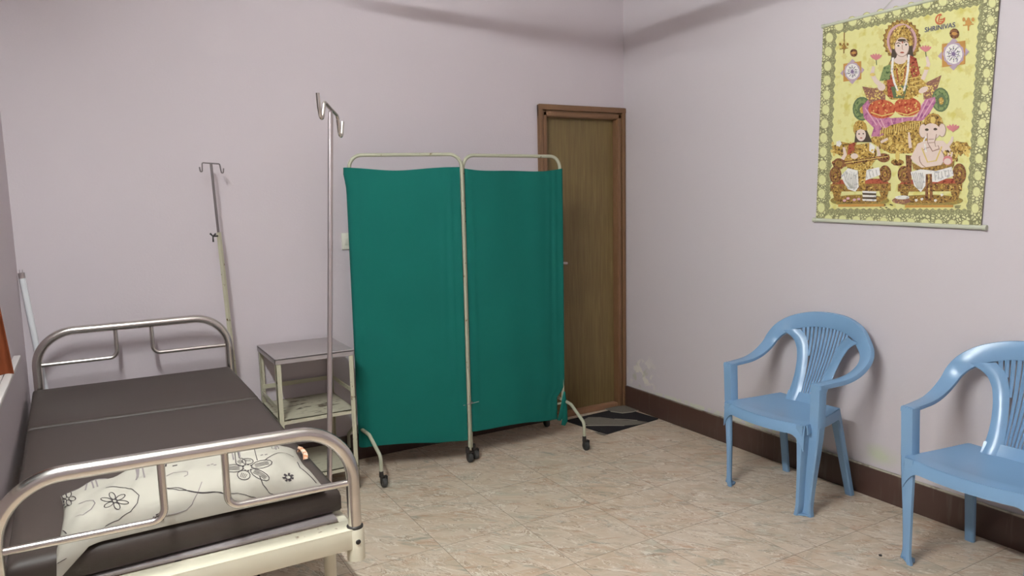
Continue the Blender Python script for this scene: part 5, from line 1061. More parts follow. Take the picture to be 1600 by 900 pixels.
def overlay(m, rgb, scale, lo, hi, stretch=(1, 1, 1), detail=6, box=None, coord='Object', rough=None):
    """mix a second colour in where a noise passes a threshold (rust, flaking paint); box limits it in object space"""
    n, l, b = nodes(m)
    src = b.inputs['Base Color'].links[0].from_socket
    tc = n.new('ShaderNodeTexCoord'); mp = n.new('ShaderNodeMapping'); mp.inputs['Scale'].default_value = stretch
    l.new(tc.outputs[coord], mp.inputs['Vector'])
    nz = n.new('ShaderNodeTexNoise'); nz.inputs['Scale'].default_value = scale; nz.inputs['Detail'].default_value = detail
    l.new(mp.outputs['Vector'], nz.inputs['Vector'])
    mr = n.new('ShaderNodeMapRange'); mr.inputs['From Min'].default_value = lo; mr.inputs['From Max'].default_value = hi
    l.new(nz.outputs['Fac'], mr.inputs['Value']); fac = mr.outputs['Result']
    if box:
        c, r, soft = box
        sub = n.new('ShaderNodeVectorMath'); sub.operation = 'SUBTRACT'; sub.inputs[1].default_value = c; l.new(tc.outputs[coord], sub.inputs[0])
        dv = n.new('ShaderNodeVectorMath'); dv.operation = 'DIVIDE'; dv.inputs[1].default_value = r; l.new(sub.outputs[0], dv.inputs[0])
        ln = n.new('ShaderNodeVectorMath'); ln.operation = 'LENGTH'; l.new(dv.outputs[0], ln.inputs[0])
        m2 = n.new('ShaderNodeMapRange'); m2.inputs['From Min'].default_value = 1; m2.inputs['From Max'].default_value = 1-soft
        l.new(ln.outputs['Value'], m2.inputs['Value'])
        mu = n.new('ShaderNodeMath'); mu.operation = 'MULTIPLY'; l.new(fac, mu.inputs[0]); l.new(m2.outputs['Result'], mu.inputs[1]); fac = mu.outputs[0]
    mx = n.new('ShaderNodeMix'); mx.data_type = 'RGBA'; mx.inputs['B'].default_value = lin(rgb)
    l.new(fac, mx.inputs['Factor']); l.new(src, mx.inputs['A']); l.new(mx.outputs['Result'], b.inputs['Base Color'])
    return m

wall_m = mat('wall_paint', (205, 195, 199), .55, var=.02, scale=1.5, bump=.05, bscale=90, spec=.3)
wall_r = mat('wall_paint_right', (204, 196, 199), .55, var=.02, scale=1.5, bump=.05, bscale=90, spec=.3)
overlay(wall_r, (222, 216, 206), 16, .54, .58, box=((3.14, 3.74, .25), (.3, .19, .17), .7))
overlay(wall_r, (190, 188, 172), 13, .56, .66, box=((3.14, 3.74, .24), (.3, .17, .16), .7))
overlay(wall_r, (205, 205, 188), 30, .42, .55, box=((3.14, 3.0, .155), (.3, .95, .022), .5))
overlay(wall_r, (196, 200, 178), 6, .40, .60, box=((3.14, 2.02, .21), (.3, .13, .06), .8))
ceil_m = mat('ceiling_paint', (222, 218, 216), .7, var=.02)
base_m = mat('baseboard_tile', (76, 54, 47), .4, var=.10, scale=5)
overlay(base_m, (96, 84, 74), 14, .56, .85, stretch=(1, 3, .35))
overlay(base_m, (176, 170, 152), 24, .30, .52, box=((3.13, 1.7, .150), (.1, 2.2, .010), .5))
frame_m = mat('stained_wood', (120, 88, 61), .45, var=.12, scale=12)
door_m = mat('oak_veneer', (118, 100, 62), .5, var=.1, scale=4)
overlay(door_m, (106, 87, 54), 9, .42, .72, stretch=(9, 1, .45), detail=8)
overlay(door_m, (134, 116, 74), 30, .58, .74, stretch=(6, 1, .12), detail=5)
thresh_m = mat('threshold_wood', (150, 112, 84), .5, var=.1)
chrome = mat('steel_tube', (212, 206, 200), .25, 1, var=.05, scale=20)
steel_d = mat('dull_steel', (188, 178, 178), .36, .9, var=.08, scale=20)
rod_m = mat('grey_rod', (128, 120, 120), .4, .7, var=.08)
cream = mat('cream_enamel', (214, 208, 186), .45, var=.04)
overlay(cream, (120, 86, 52), 22, .70, .76)
green_cream = mat('worn_cream_enamel', (188, 184, 160), .5, var=.06)
overlay(green_cream, (92, 66, 40), 38, .63, .69)
shelf_m = mat('flaking_enamel', (190, 186, 164), .5, var=.06)
overlay(shelf_m, (84, 72, 54), 13, .55, .60, stretch=(1, 2.2, 1), box=((.03, -.02, .415), (.19, .17, .1), .5))
overlay(shelf_m, (100, 84, 60), 40, .60, .68, stretch=(.3, 1.6, 1))
steel_top = mat('steel_sheet', (168, 160, 160), .42, .35, var=.08, scale=6)
tube_cream = mat('screen_enamel', (174, 174, 152), .45, var=.06)
overlay(tube_cream, (104, 84, 50), 34, .66, .72)
rubber = mat('grey_rubber', (58, 58, 56), .6, var=.15, scale=30)
cloth_g = mat('green_cloth', (20, 100, 90), .85, var=.08, scale=3, bump=.1, bscale=900, spec=.15)
rexine = mat('brown_rexine', (63, 54, 49), .5, var=.05, scale=5, bump=.05, bscale=300, spec=.42)
case_m = mat('pillowcase', (170, 165, 153), .85, var=.03, scale=7, bump=.35, bscale=11, spec=.2)
ink = mat('pillow_ink', (66, 60, 62), .85, var=.15, scale=30, spec=.1)
inkl = mat('pillow_ink_pale', (130, 122, 122), .85, var=.1, scale=30, spec=.1)
ticking = mat('orange_ticking', (200, 140, 104), .85, var=.2, scale=40, spec=.1)
overlay(ticking, (225, 205, 185), 40, .5, .55, stretch=(1, 6, 1))
plastic = mat('blue_plastic', (124, 160, 194), .27, var=.03, scale=6, spec=.5)
pipe_m = mat('white_glass_tube', (226, 228, 230), .3, var=.02)
dark = mat('dark_metal', (40, 36, 34), .5, var=.1)
curt_m = mat('orange_brown_cloth', (112, 58, 34), .8, var=.15, scale=20, spec=.1)
sill_m = mat('window_sill', (205, 200, 196), .4, var=.04)
winframe_m = mat('window_wood', (120, 72, 44), .5, var=.1)
glass_m = mat('night_glass', (30, 32, 38), .08, var=.02)
switch_m = mat('switch_plastic', (222, 220, 205), .35, var=.02)
mat_d = mat('mat_dark', (44, 42, 44), .9, var=.2, scale=60, bump=.3, bscale=400, spec=.1)
mat_g = mat('mat_grey', (120, 114, 104), .9, var=.15, scale=60, bump=.3, bscale=400, spec=.1)
mat_l = mat('mat_line', (170, 166, 150), .9, var=.1, scale=60, spec=.1)
patch_m = mat('brown_patch', (64, 46, 42), .85, var=.15, scale=30, spec=.1)
rodw = mat('calendar_rod', (196, 198, 178), .45, var=.05)
paper = mat('calendar_border', (214, 212, 160), .6, var=.06, scale=40)
def lace():
    n, l, b = nodes(paper)
    src = b.inputs['Base Color'].links[0].from_socket
    tc = n.new('ShaderNodeTexCoord'); v = n.new('ShaderNodeTexVoronoi'); v.feature = 'DISTANCE_TO_EDGE'; v.inputs['Scale'].default_value = 75
    l.new(tc.outputs['Object'], v.inputs['Vector'])
    mr = n.new('ShaderNodeMapRange'); mr.inputs['From Min'].default_value = .10; mr.inputs['From Max'].default_value = .17; l.new(v.outputs['Distance'], mr.inputs['Value'])
    mx = n.new('ShaderNodeMix'); mx.data_type = 'RGBA'; mx.inputs['A'].default_value = lin((124, 122, 86)); l.new(mr.outputs['Result'], mx.inputs['Factor'])
    l.new(src, mx.inputs['B']); l.new(mx.outputs['Result'], b.inputs['Base Color'])
lace()
# floor: rectangular marble-look tiles
def floor_surface():
    m = bpy.data.materials.new('floor_tiles'); m.use_nodes = True
    n, l, b = nodes(m)
    tc = n.new('ShaderNodeTexCoord')
    def math_(op, a, c=None):
        x = n.new('ShaderNodeMath'); x.operation = op
        for i, v in enumerate((a, c)):
            if v is None: continue
            if isinstance(v, (int, float)): x.inputs[i].default_value = v
            else: l.new(v, x.inputs[i])
        return x.outputs[0]
    sp = n.new('ShaderNodeSeparateXYZ'); l.new(tc.outputs['Object'], sp.inputs[0])
    TX, TY, X0, Y0 = .3917, .4168, 1.183, 2.697
    u = math_('DIVIDE', math_('SUBTRACT', sp.outputs['X'], X0), TX); v = math_('DIVIDE', math_('SUBTRACT', sp.outputs['Y'], Y0), TY)
    fu = math_('FRACT', u); fv = math_('FRACT', v)
    eu = math_('ABSOLUTE', math_('SUBTRACT', fu, .5)); ev = math_('ABSOLUTE', math_('SUBTRACT', fv, .5))
    ed = math_('MAXIMUM', eu, ev)
    gr = n.new('ShaderNodeMapRange'); gr.inputs['From Min'].default_value = .4945; gr.inputs['From Max'].default_value = .4975; l.new(ed, gr.inputs['Value'])
    # per-tile shift of the pattern
    fl = n.new('ShaderNodeCombineXYZ'); l.new(math_('FLOOR', u), fl.inputs[0]); l.new(math_('FLOOR', v), fl.inputs[1])
    wn = n.new('ShaderNodeTexWhiteNoise'); l.new(fl.outputs[0], wn.inputs['Vector'])
    sc = n.new('ShaderNodeVectorMath'); sc.operation = 'SCALE'; sc.inputs['Scale'].default_value = 7; l.new(wn.outputs['Color'], sc.inputs[0])
    ad = n.new('ShaderNodeVectorMath'); ad.operation = 'ADD'; l.new(tc.outputs['Object'], ad.inputs[0]); l.new(sc.outputs[0], ad.inputs[1])
    def stretched(rot, s, scale, detail, dist=0, src=ad.outputs[0], rough=.6):
        r = n.new('ShaderNodeMapping'); r.inputs['Rotation'].default_value = (0, 0, rot); l.new(src, r.inputs['Vector'])
        q = n.new('ShaderNodeMapping'); q.inputs['Scale'].default_value = s; l.new(r.outputs['Vector'], q.inputs['Vector'])
        z = n.new('ShaderNodeTexNoise'); z.inputs['Scale'].default_value = scale; z.inputs['Detail'].default_value = detail; z.inputs['Distortion'].default_value = dist
        z.inputs['Roughness'].default_value = rough
        l.new(q.outputs['Vector'], z.inputs['Vector']); return z.outputs['Fac']
    A = FLOOR_ROT
    big = stretched(A, (1, 2.2, 1), 3.4, 6, .8)
    cr = n.new('ShaderNodeValToRGB'); l.new(big, cr.inputs[0]); e = cr.color_ramp.elements
    e[0].position = .30; e[0].color = lin((176, 164, 144)); e[1].position = .70; e[1].color = lin((196, 190, 172))
    for p_, c_ in ((.42, (198, 178, 154)), (.52, (206, 190, 170)), (.60, (192, 176, 154))): k = cr.color_ramp.elements.new(p_); k.color = lin(c_)
    def mixc(fac, rgb, a):
        mx = n.new('ShaderNodeMix'); mx.data_type = 'RGBA'; l.new(fac, mx.inputs['Factor']); l.new(a, mx.inputs['A']); mx.inputs['B'].default_value = lin(rgb); return mx.outputs['Result']
    def band(v, lo, hi, amt):
        mr = n.new('ShaderNodeMapRange'); mr.inputs['From Min'].default_value = lo; mr.inputs['From Max'].default_value = hi; mr.inputs['To Max'].default_value = amt; l.new(v, mr.inputs['Value']); return mr.outputs['Result']
    col = cr.outputs[0]
    s1 = stretched(A, (1, 2.8, 1), 5, 8, 1.0, rough=.62)
    col = mixc(band(s1, .54, .66, .65), (182, 142, 112), col)
    s2 = stretched(A+.3, (1, 2.4, 1), 5.5, 7, 1.2, rough=.62)
    col = mixc(band(s2, .57, .70, .75), (128, 134, 122), col)
    s3 = stretched(1.05, (1, 4.5, 1), 3.6, 7, 1.0)
    vein = math_('ABSOLUTE', math_('SUBTRACT', s3, .5))
    col = mixc(band(vein, .016, .002, .75), (228, 220, 206), col)
    off = n.new('ShaderNodeMath'); off.operation = 'ABSOLUTE'; l.new(math_('SUBTRACT', s3, .53), off.inputs[0])
    col = mixc(band(off.outputs[0], .014, .003, .6), (138, 110, 86), col)
    s4 = stretched(A+1.2, (1, 5, 1), 12, 5, 1.6)
    vein2 = math_('ABSOLUTE', math_('SUBTRACT', s4, .5))
    s5 = stretched(A, (1, 1.5, 1), 6, 4, .6)
    col = mixc(math_('MULTIPLY', band(vein2, .020, .003, .85), band(s5, .52, .62, 1)), (230, 224, 212), col)
    col = mixc(math_('MULTIPLY', gr.outputs['Result'], .7), (122, 106, 90), col)
    l.new(col, b.inputs['Base Color'])
    b.inputs['Roughness'].default_value = .38; b.inputs['Specular IOR Level'].default_value = .4
    return m
FLOOR_ROT = FROT
floor_m = floor_surface()

# ------------------------------------------------------------------ mesh helpers
def finish(name, bm, mats, parent=None, smooth=True, ang=38, loc=None, recalc=True):
    if recalc: bmesh.ops.recalc_face_normals(bm, faces=bm.faces)
    me = bpy.data.meshes.new(name); bm.to_mesh(me); bm.free()
    for m in (mats if isinstance(mats, (list, tuple)) else [mats]): me.materials.append(m)
    if smooth:
        me.shade_smooth()
        me.set_sharp_from_angle(angle=math.radians(ang))
    o = bpy.data.objects.new(name, me); C.objects.link(o)
    if parent: o.parent = parent
    if loc: o.location = loc
    return o
def tag(o, label=None, cat=None, group=None, kind=None):
    if label: o['label'] = label
    if cat: o['category'] = cat
    if group: o['group'] = group
    if kind: o['kind'] = kind
    return o
def thing(name, label, cat, loc=(0, 0, 0), rotz=0, group=None):
    o = bpy.data.objects.new(name, None); C.objects.link(o); o.location = loc; o.rotation_euler = (0, 0, rotz)
    o.empty_display_size = .1
    return tag(o, label, cat, group)
def box(bm, x0, x1, y0, y1, z0, z1, mi=0):
    v = [bm.verts.new((x, y, z)) for x in (x0, x1) for y in (y0, y1) for z in (z0, z1)]
    for q in ((0, 1, 3, 2), (4, 6, 7, 5), (0, 4, 5, 1), (2, 3, 7, 6), (0, 2, 6, 4), (1, 5, 7, 3)):
        f = bm.faces.new([v[i] for i in q]); f.material_index = mi
def bevbox(bm, x0, x1, y0, y1, z0, z1, r=.004, seg=2, mi=0):
    b2 = bmesh.new(); box(b2, x0, x1, y0, y1, z0, z1, mi)
    bmesh.ops.recalc_face_normals(b2, faces=b2.faces)
    bmesh.ops.bevel(b2, geom=list(b2.edges), offset=r, segments=seg, affect='EDGES', profile=.5)
    for f in b2.faces: f.material_index = mi
    me = bpy.data.meshes.new('t'); b2.to_mesh(me); b2.free(); bm.from_mesh(me); bpy.data.meshes.remove(me)
def fillet(pts, r, n=6):
    P = [Vector(p) for p in pts]; out = [P[0]]
    rr = r if isinstance(r, (list, tuple)) else [r]*len(P)
    for i in range(1, len(P)-1):
        a, b, c = P[i-1], P[i], P[i+1]; d1 = (a-b); d2 = (c-b); l1, l2 = d1.length, d2.length; d1.normalize(); d2.normalize()
        th = d1.angle(d2, PI)
        if th > PI-.02 or rr[i] <= 0: out.append(b); continue
        t = min(rr[i]/math.tan(th/2), l1*.49, l2*.49); rad = t*math.tan(th/2)
        cen = b+(d1+d2).normalized()*(rad/math.sin(th/2))
        p1 = b+d1*t; p2 = b+d2*t; v1 = p1-cen; v2 = p2-cen; a12 = v1.angle(v2)
        for k in range(n+1):
            s = k/n
            out.append(cen+(v1*math.sin((1-s)*a12)+v2*math.sin(s*a12))/math.sin(a12))
    out.append(P[-1]); return out
def tube(bm, pts, r, seg=12, mi=0, cap=True):
    P = [Vector(p) for p in pts]; n = len(P)
    R = r if isinstance(r, (list, tuple)) else [r]*n
    T = [((P[min(i+1, n-1)]-P[max(i-1, 0)]).normalized()) for i in range(n)]
    ref = Vector((0, 0, 1)) if abs(T[0].z) < .9 else Vector((1, 0, 0))
    N = (ref-T[0]*ref.dot(T[0])).normalized(); rings = []
    for i in range(n):
        N = (N-T[i]*N.dot(T[i])).normalized(); B = T[i].cross(N)
        rings.append([bm.verts.new(P[i]+(N*math.cos(2*PI*k/seg)+B*math.sin(2*PI*k/seg))*R[i]) for k in range(seg)])
    for i in range(n-1):
        for k in range(seg):
            f = bm.faces.new((rings[i][k], rings[i][(k+1) % seg], rings[i+1][(k+1) % seg], rings[i+1][k])); f.material_index = mi
    if cap:
        bm.faces.new(rings[0][::-1]).material_index = mi; bm.faces.new(rings[-1]).material_index = mi
def thick_grid(bm, G, t, mi=0, flip=1):
    """a curved sheet of rows G[i][j] given thickness t along its own normals"""
    n, m = len(G), len(G[0]); G = [[Vector(p) for p in r] for r in G]
    def nor(i, j):
        a = G[min(i+1, n-1)][j]-G[max(i-1, 0)][j]; b = G[i][min(j+1, m-1)]-G[i][max(j-1, 0)]
        c = a.cross(b); return c.normalized() if c.length > 1e-12 else Vector((0, 0, 1))
    A = [[bm.verts.new(G[i][j]+nor(i, j)*(t/2*flip)) for j in range(m)] for i in range(n)]
    B = [[bm.verts.new(G[i][j]-nor(i, j)*(t/2*flip)) for j in range(m)] for i in range(n)]
    def f(*v): bm.faces.new(v).material_index = mi
    for i in range(n-1):
        for j in range(m-1):
            f(A[i][j], A[i+1][j], A[i+1][j+1], A[i][j+1]); f(B[i][j], B[i][j+1], B[i+1][j+1], B[i+1][j])
    for i in range(n-1):
        f(A[i][0], B[i][0], B[i+1][0], A[i+1][0]); f(A[i][m-1], A[i+1][m-1], B[i+1][m-1], B[i][m-1])
    for j in range(m-1):
        f(A[0][j], A[0][j+1], B[0][j+1], B[0][j]); f(A[n-1][j], B[n-1][j], B[n-1][j+1], A[n-1][j+1])
def lathe(bm, prof, seg=20, axis='z', c=(0, 0, 0), mi=0):
    rings = []
    for r, h in prof:
        ring = []
        for k in range(seg):
            a = 2*PI*k/seg; p = (r*math.cos(a), r*math.sin(a), h)
            if axis == 'x': p = (p[2], p[0], p[1])
            if axis == 'y': p = (p[0], p[2], p[1])
            ring.append(bm.verts.new((p[0]+c[0], p[1]+c[1], p[2]+c[2])))
        rings.append(ring)
    for i in range(len(rings)-1):
        for k in range(seg):
            bm.faces.new((rings[i][k], rings[i][(k+1) % seg], rings[i+1][(k+1) % seg], rings[i+1][k])).material_index = mi
    bm.faces.new(rings[0][::-1]).material_index = mi; bm.faces.new(rings[-1]).material_index = mi
def interp(xs, ys, x):
    if x <= xs[0]: return ys[0]
    for i in range(len(xs)-1):
        if x <= xs[i+1]:
            t = (x-xs[i])/(xs[i+1]-xs[i]); return ys[i]+(ys[i+1]-ys[i])*t
    return ys[-1]
def sinterp(xs, ys, x):
    """smooth (Catmull-Rom) interpolation of scalars or tuples"""
    n = len(xs)
    if x <= xs[0]: return ys[0]
    if x >= xs[-1]: return ys[-1]
    i = max(k for k in range(n-1) if xs[k] <= x)
    t = (x-xs[i])/(xs[i+1]-xs[i])
    def h(p0, p1, p2, p3): return .5*((2*p1)+(-p0+p2)*t+(2*p0-5*p1+4*p2-p3)*t*t+(-p0+3*p1-3*p2+p3)*t**3)
    g = lambda k: ys[min(max(k, 0), n-1)]
    if isinstance(ys[0], (tuple, list)): return tuple(h(*v) for v in zip(g(i-1), g(i), g(i+1), g(i+2)))
    return h(g(i-1), g(i), g(i+1), g(i+2))

# ------------------------------------------------------------------ the room
XL, XR, YB, YF, ZC = -.285, 3.14, 3.92, -1.3, 3.05
def struct(name, bm, m, parent=None, **k):
    o = finish(name, bm, m, parent, **k)
    if not parent: o['kind'] = 'structure'
    return o
DX0, DX1, DZ = 2.525, 3.075, 1.945        # clear opening of the door
bm = bmesh.new(); box(bm, XL-.4, XR+.1, YF-.1, YB+.12, -.08, 0); struct('floor', bm, floor_m, smooth=False)
bm = bmesh.new(); box(bm, XL-.4, XR+.1, YF-.1, YB+.12, ZC, ZC+.08); struct('ceiling', bm, ceil_m, smooth=False)
bm = bmesh.new()
box(bm, XL-.4, DX0-.05, YB, YB+.12, 0, ZC); box(bm, DX1+.05, XR+.1, YB, YB+.12, 0, ZC); box(bm, DX0-.05, DX1+.05, YB, YB+.12, DZ+.07, ZC)
struct('wall_back', bm, wall_m, smooth=False)
bm = bmesh.new(); box(bm, XR, XR+.1, YF-.1, YB, 0, ZC); struct('wall_right', bm, wall_r, smooth=False)
bm = bmesh.new(); box(bm, XL-.4, XR, YF-.1, YF, 0, ZC); struct('wall_front', bm, wall_m, smooth=False)
WY0, WY1, WZ0, WZ1 = 1.35, 3.02, .872, 2.15     # window opening in the left wall
bm = bmesh.new()
box(bm, XL-.4, XL, YF, WY0, 0, ZC); box(bm, XL-.4, XL, WY1, YB, 0, ZC); box(bm, XL-.4, XL, WY0, WY1, 0, WZ0); box(bm, XL-.4, XL, WY0, WY1, WZ1, ZC)
struct('wall_left', bm, wall_m, smooth=False)
bm = bmesh.new(); bevbox(bm, XR-.018, XR, YF, YB-.03, 0, .148, .003); struct('baseboard_right', bm, base_m)
bm = bmesh.new(); bevbox(bm, XL, DX0-.066, YB-.015, YB, 0, .148, .003); struct('baseboard_back', bm, base_m)
bm = bmesh.new(); bevbox(bm, XL, XL+.012, YF, YB-.016, 0, .148, .003); struct('baseboard_left', bm, base_m)
# door in the back wall
bm = bmesh.new(); box(bm, DX0-.012, DX1+.012, YB+.035, YB+.075, .03, DZ+.01)
door = struct('door_1', bm, door_m, smooth=False)
def jamb(bm, x0, x1, z0, z1):       # stepped profile: outer band, raised moulding, inner reveal
    pass
bm = bmesh.new()
for side in (-1, 1):
    e = DX0 if side < 0 else DX1
    w = -.062 if side < 0 else .062
    a, b = sorted((e, e+w)); bevbox(bm, a, b, YB-.012, YB+.10, 0, DZ+.072, .003)
    a, b = sorted((e+w, e+w*.55)); bevbox(bm, a, b, YB-.028, YB-.010, 0, DZ+.072, .006)
    a, b = sorted((e+w*.5, e+w*.05)); bevbox(bm, a, b, YB-.02, YB-.008, 0, DZ+.035, .005)
bevbox(bm, DX0-.062, DX1+.062, YB-.012, YB+.10, DZ, DZ+.072, .003)
bevbox(bm, DX0-.064, DX1+.064, YB-.030, YB-.010, DZ+.04, DZ+.075, .006)
bevbox(bm, DX0-.03, DX1+.03, YB-.02, YB-.008, DZ+.004, DZ+.034, .005)
finish('door_frame', bm, frame_m, door)
bm = bmesh.new(); bevbox(bm, DX0, DX1, YB-.012, YB+.09, 0, .032, .004); finish('threshold', bm, thresh_m, door)
bm = bmesh.new()
lathe(bm, [(.024, .035), (.026, .03), (.024, .022), (.009, .018), (.009, -.03)], 16, 'y', (DX0+.055, YB, 1.03))
tube(bm, fillet([(DX0+.055, YB-.03, 1.03), (DX0+.075, YB-.035, 1.03), (DX0+.125, YB-.032, 1.025)], .01), .0085, 10)
finish('door_handle', bm, steel_d, door)
# window in the left wall: opening, sill, wooden frame and dark pane
bm = bmesh.new(); box(bm, XL-.36, XL-.345, WY0+.05, WY1-.05, WZ0+.05, WZ1-.05)
win = struct('window_1', bm, glass_m, smooth=False); win.name = 'window_1'
bm = bmesh.new()
for y0, y1, z0, z1 in ((WY0, WY0+.06, WZ0, WZ1), (WY1-.06, WY1, WZ0, WZ1), (WY0, WY1, WZ0, WZ0+.06), (WY0, WY1, WZ1-.06, WZ1), ((WY0+WY1)/2-.03, (WY0+WY1)/2+.03, WZ0, WZ1)):
    bevbox(bm, XL-.375, XL-.325, y0, y1, z0, z1, .004)
finish('window_frame', bm, winframe_m, win)
bm = bmesh.new(); bevbox(bm, XL-.325, XL-.001, WY0+.002, WY1-.002, WZ0, WZ0+.018, .004); bevbox(bm, XL, XL+.025, WY0-.3, 3.36, WZ0, WZ0+.018, .004); finish('window_sill', bm, sill_m, win)

# orange-brown curtain gathered over the sill
bm = bmesh.new(); G = []
for i in range(13):
    z = WZ0+.0185+(2.08-WZ0)*i/12; row = []
    for j in range(41):
        s = j/40; w = .30-.10*min(1, (z-WZ0)/.5)
        x = XL+.030-w*(1-s)-.06*min(1, (z-WZ0)/.7); amp = .012+.006*math.sin(3*s)
        row.append((x, 2.985+amp*math.sin(s*PI*9+.6*math.sin(z*3)), z))
    G.append(row)
thick_grid(bm, G, .003)
cur = finish('curtain', bm, curt_m, ang=60); tag(cur, 'orange-brown curtain end hanging over the window sill at left edge', 'curtain')

# ------------------------------------------------------------------ hospital bed
bed = thing('hospital_bed', 'cream and steel hospital bed with arched tube ends along the left wall', 'bed', (.17, 2.87, 0))
BX0, BX1, BYF, BYH = -.243, .598, 1.975, 3.765
BXH0, BXH1 = -.238, .556
def L(p): return (p[0]-.17, p[1]-2.87, p[2])
def bedend(name, y, x0, x1, top, cross, zlow, xa, xb, lift=0):
    bm = bmesh.new(); R = .019
    tube(bm, [L(p) for p in fillet([(x0, y, zlow), (x0, y, top+lift), (x1, y, top), (x1, y, zlow)], .15, 14)], R, 18)
    h = finish(name, bm, chrome, bed)
    for xe, xi in ((x0, xa), (x1, xb)):
        bm = bmesh.new(); tube(bm, [L(p) for p in fillet([(xe, y, cross+lift*(1-(xe-x0)/(x1-x0))), (xi, y, cross+lift*(1-(xi-x0)/(x1-x0))), (xi, y, top+lift*(1-(xi-x0)/(x1-x0))-R*.5)], .032, 8)], .0095, 12)
        finish('inner_rail', bm, chrome, h)
    return h
bedend('footboard', BYF, BX0, BX1, .818, .655, .44, .112, .262, .014)
bedend('headboard', BYH, BXH0, BXH1, .908, .766, .44, .074, .222)
# frame
bm = bmesh.new()
bevbox(bm, *[v for v in (BX0-.17, BX1-.17)], BYF-2.87-.02, BYF-2.87+.018, .463, .522, .003)
bevbox(bm, BX0-.17, BX1-.17, BYF-2.87-.02, BYF-2.87+.05, .517, .523, .002)
finish('end_rail', bm, cream, bed)
bm = bmesh.new(); bevbox(bm, BXH0-.17, BXH1-.17, BYH-2.87-.02, BYH-2.87+.02, .463, .522, .003); finish('end_rail', bm, cream, bed)
for xa, xb in ((BX0-.005, BXH0-.005), (BX1-.03, BXH1+.008)):
    bm = bmesh.new()
    v = [bm.verts.new(L(p)) for p in ((xa, BYF+.02, .46), (xa+.028, BYF+.02, .46), (xa+.028, BYF+.02, .52), (xa, BYF+.02, .52), (xb, BYH-.02, .46), (xb+.028, BYH-.02, .46), (xb+.028, BYH-.02, .52), (xb, BYH-.02, .52))]
    for q in ((0, 1, 2, 3), (4, 7, 6, 5), (0, 4, 5, 1), (1, 5, 6, 2), (2, 6, 7, 3), (3, 7, 4, 0)): bm.faces.new([v[i] for i in q])
    finish('side_rail', bm, cream, bed, ang=20)
for x, y in ((BX0, BYF), (BX1, BYF), (BXH0, BYH), (BXH1, BYH)):
    bm = bmesh.new(); lathe(bm, [(.021, .425), (.0255, .426), (.0255, .516), (.0235, .520), (.020, .520)], 20, 'z', L((x, y, 0)))
    s = finish('post_socket', bm, cream, bed)
    bm = bmesh.new(); lathe(bm, [(.0225, .519), (.0235, .521), (.0235, .526), (.0205, .528)], 20, 'z', L((x, y, 0))); finish('collar', bm, dark, s)
    bm = bmesh.new(); lathe(bm, [(.006, -.0275), (.0075, -.026), (.0075, -.020)], 12, 'y', L((x, y, .485))); finish('bolt', bm, dark, s)
for x, y in ((-.20, BYF+.14), (.558, BYF+.14), (-.215, BYH-.12), (.52, BYH-.12)):
    bm = bmesh.new(); tube(bm, [L(p) for p in ((x, y, .008), (x, y, .465))], .0185, 16)
    lg = finish('leg', bm, cream, bed)
    bm = bmesh.new(); lathe(bm, [(.021, 0), (.023, .004), (.023, .035), (.019, .04)], 16, 'z', L((x, y, 0))); finish('rubber_foot', bm, rubber, lg)
bm = bmesh.new()
bevbox(bm, -.19-.17, .565-.17, BYF-2.87+.055, BYH-2.87-.03, .522, .532, .002)
finish('deck', bm, steel_top, bed)
bm = bmesh.new()
bevbox(bm, .118-.17, .178-.17, BYF-2.87-.012, BYF-2.87+.03, .425, .462, .003)
tube(bm, [L(p) for p in ((.148, BYF+.02, .445), (.148, BYF+.5, .45))], .009, 10)
finish('crank', bm, dark, bed)
bm = bmesh.new(); tube(bm, [L(p) for p in fillet([(.262, BYF+.01, .462), (.262, BYF+.01, .44), (.31, BYF-.005, .44), (.33, BYF-.005, .45)], .008)], .007, 10)
finish('crank_handle', bm, dark, bed)

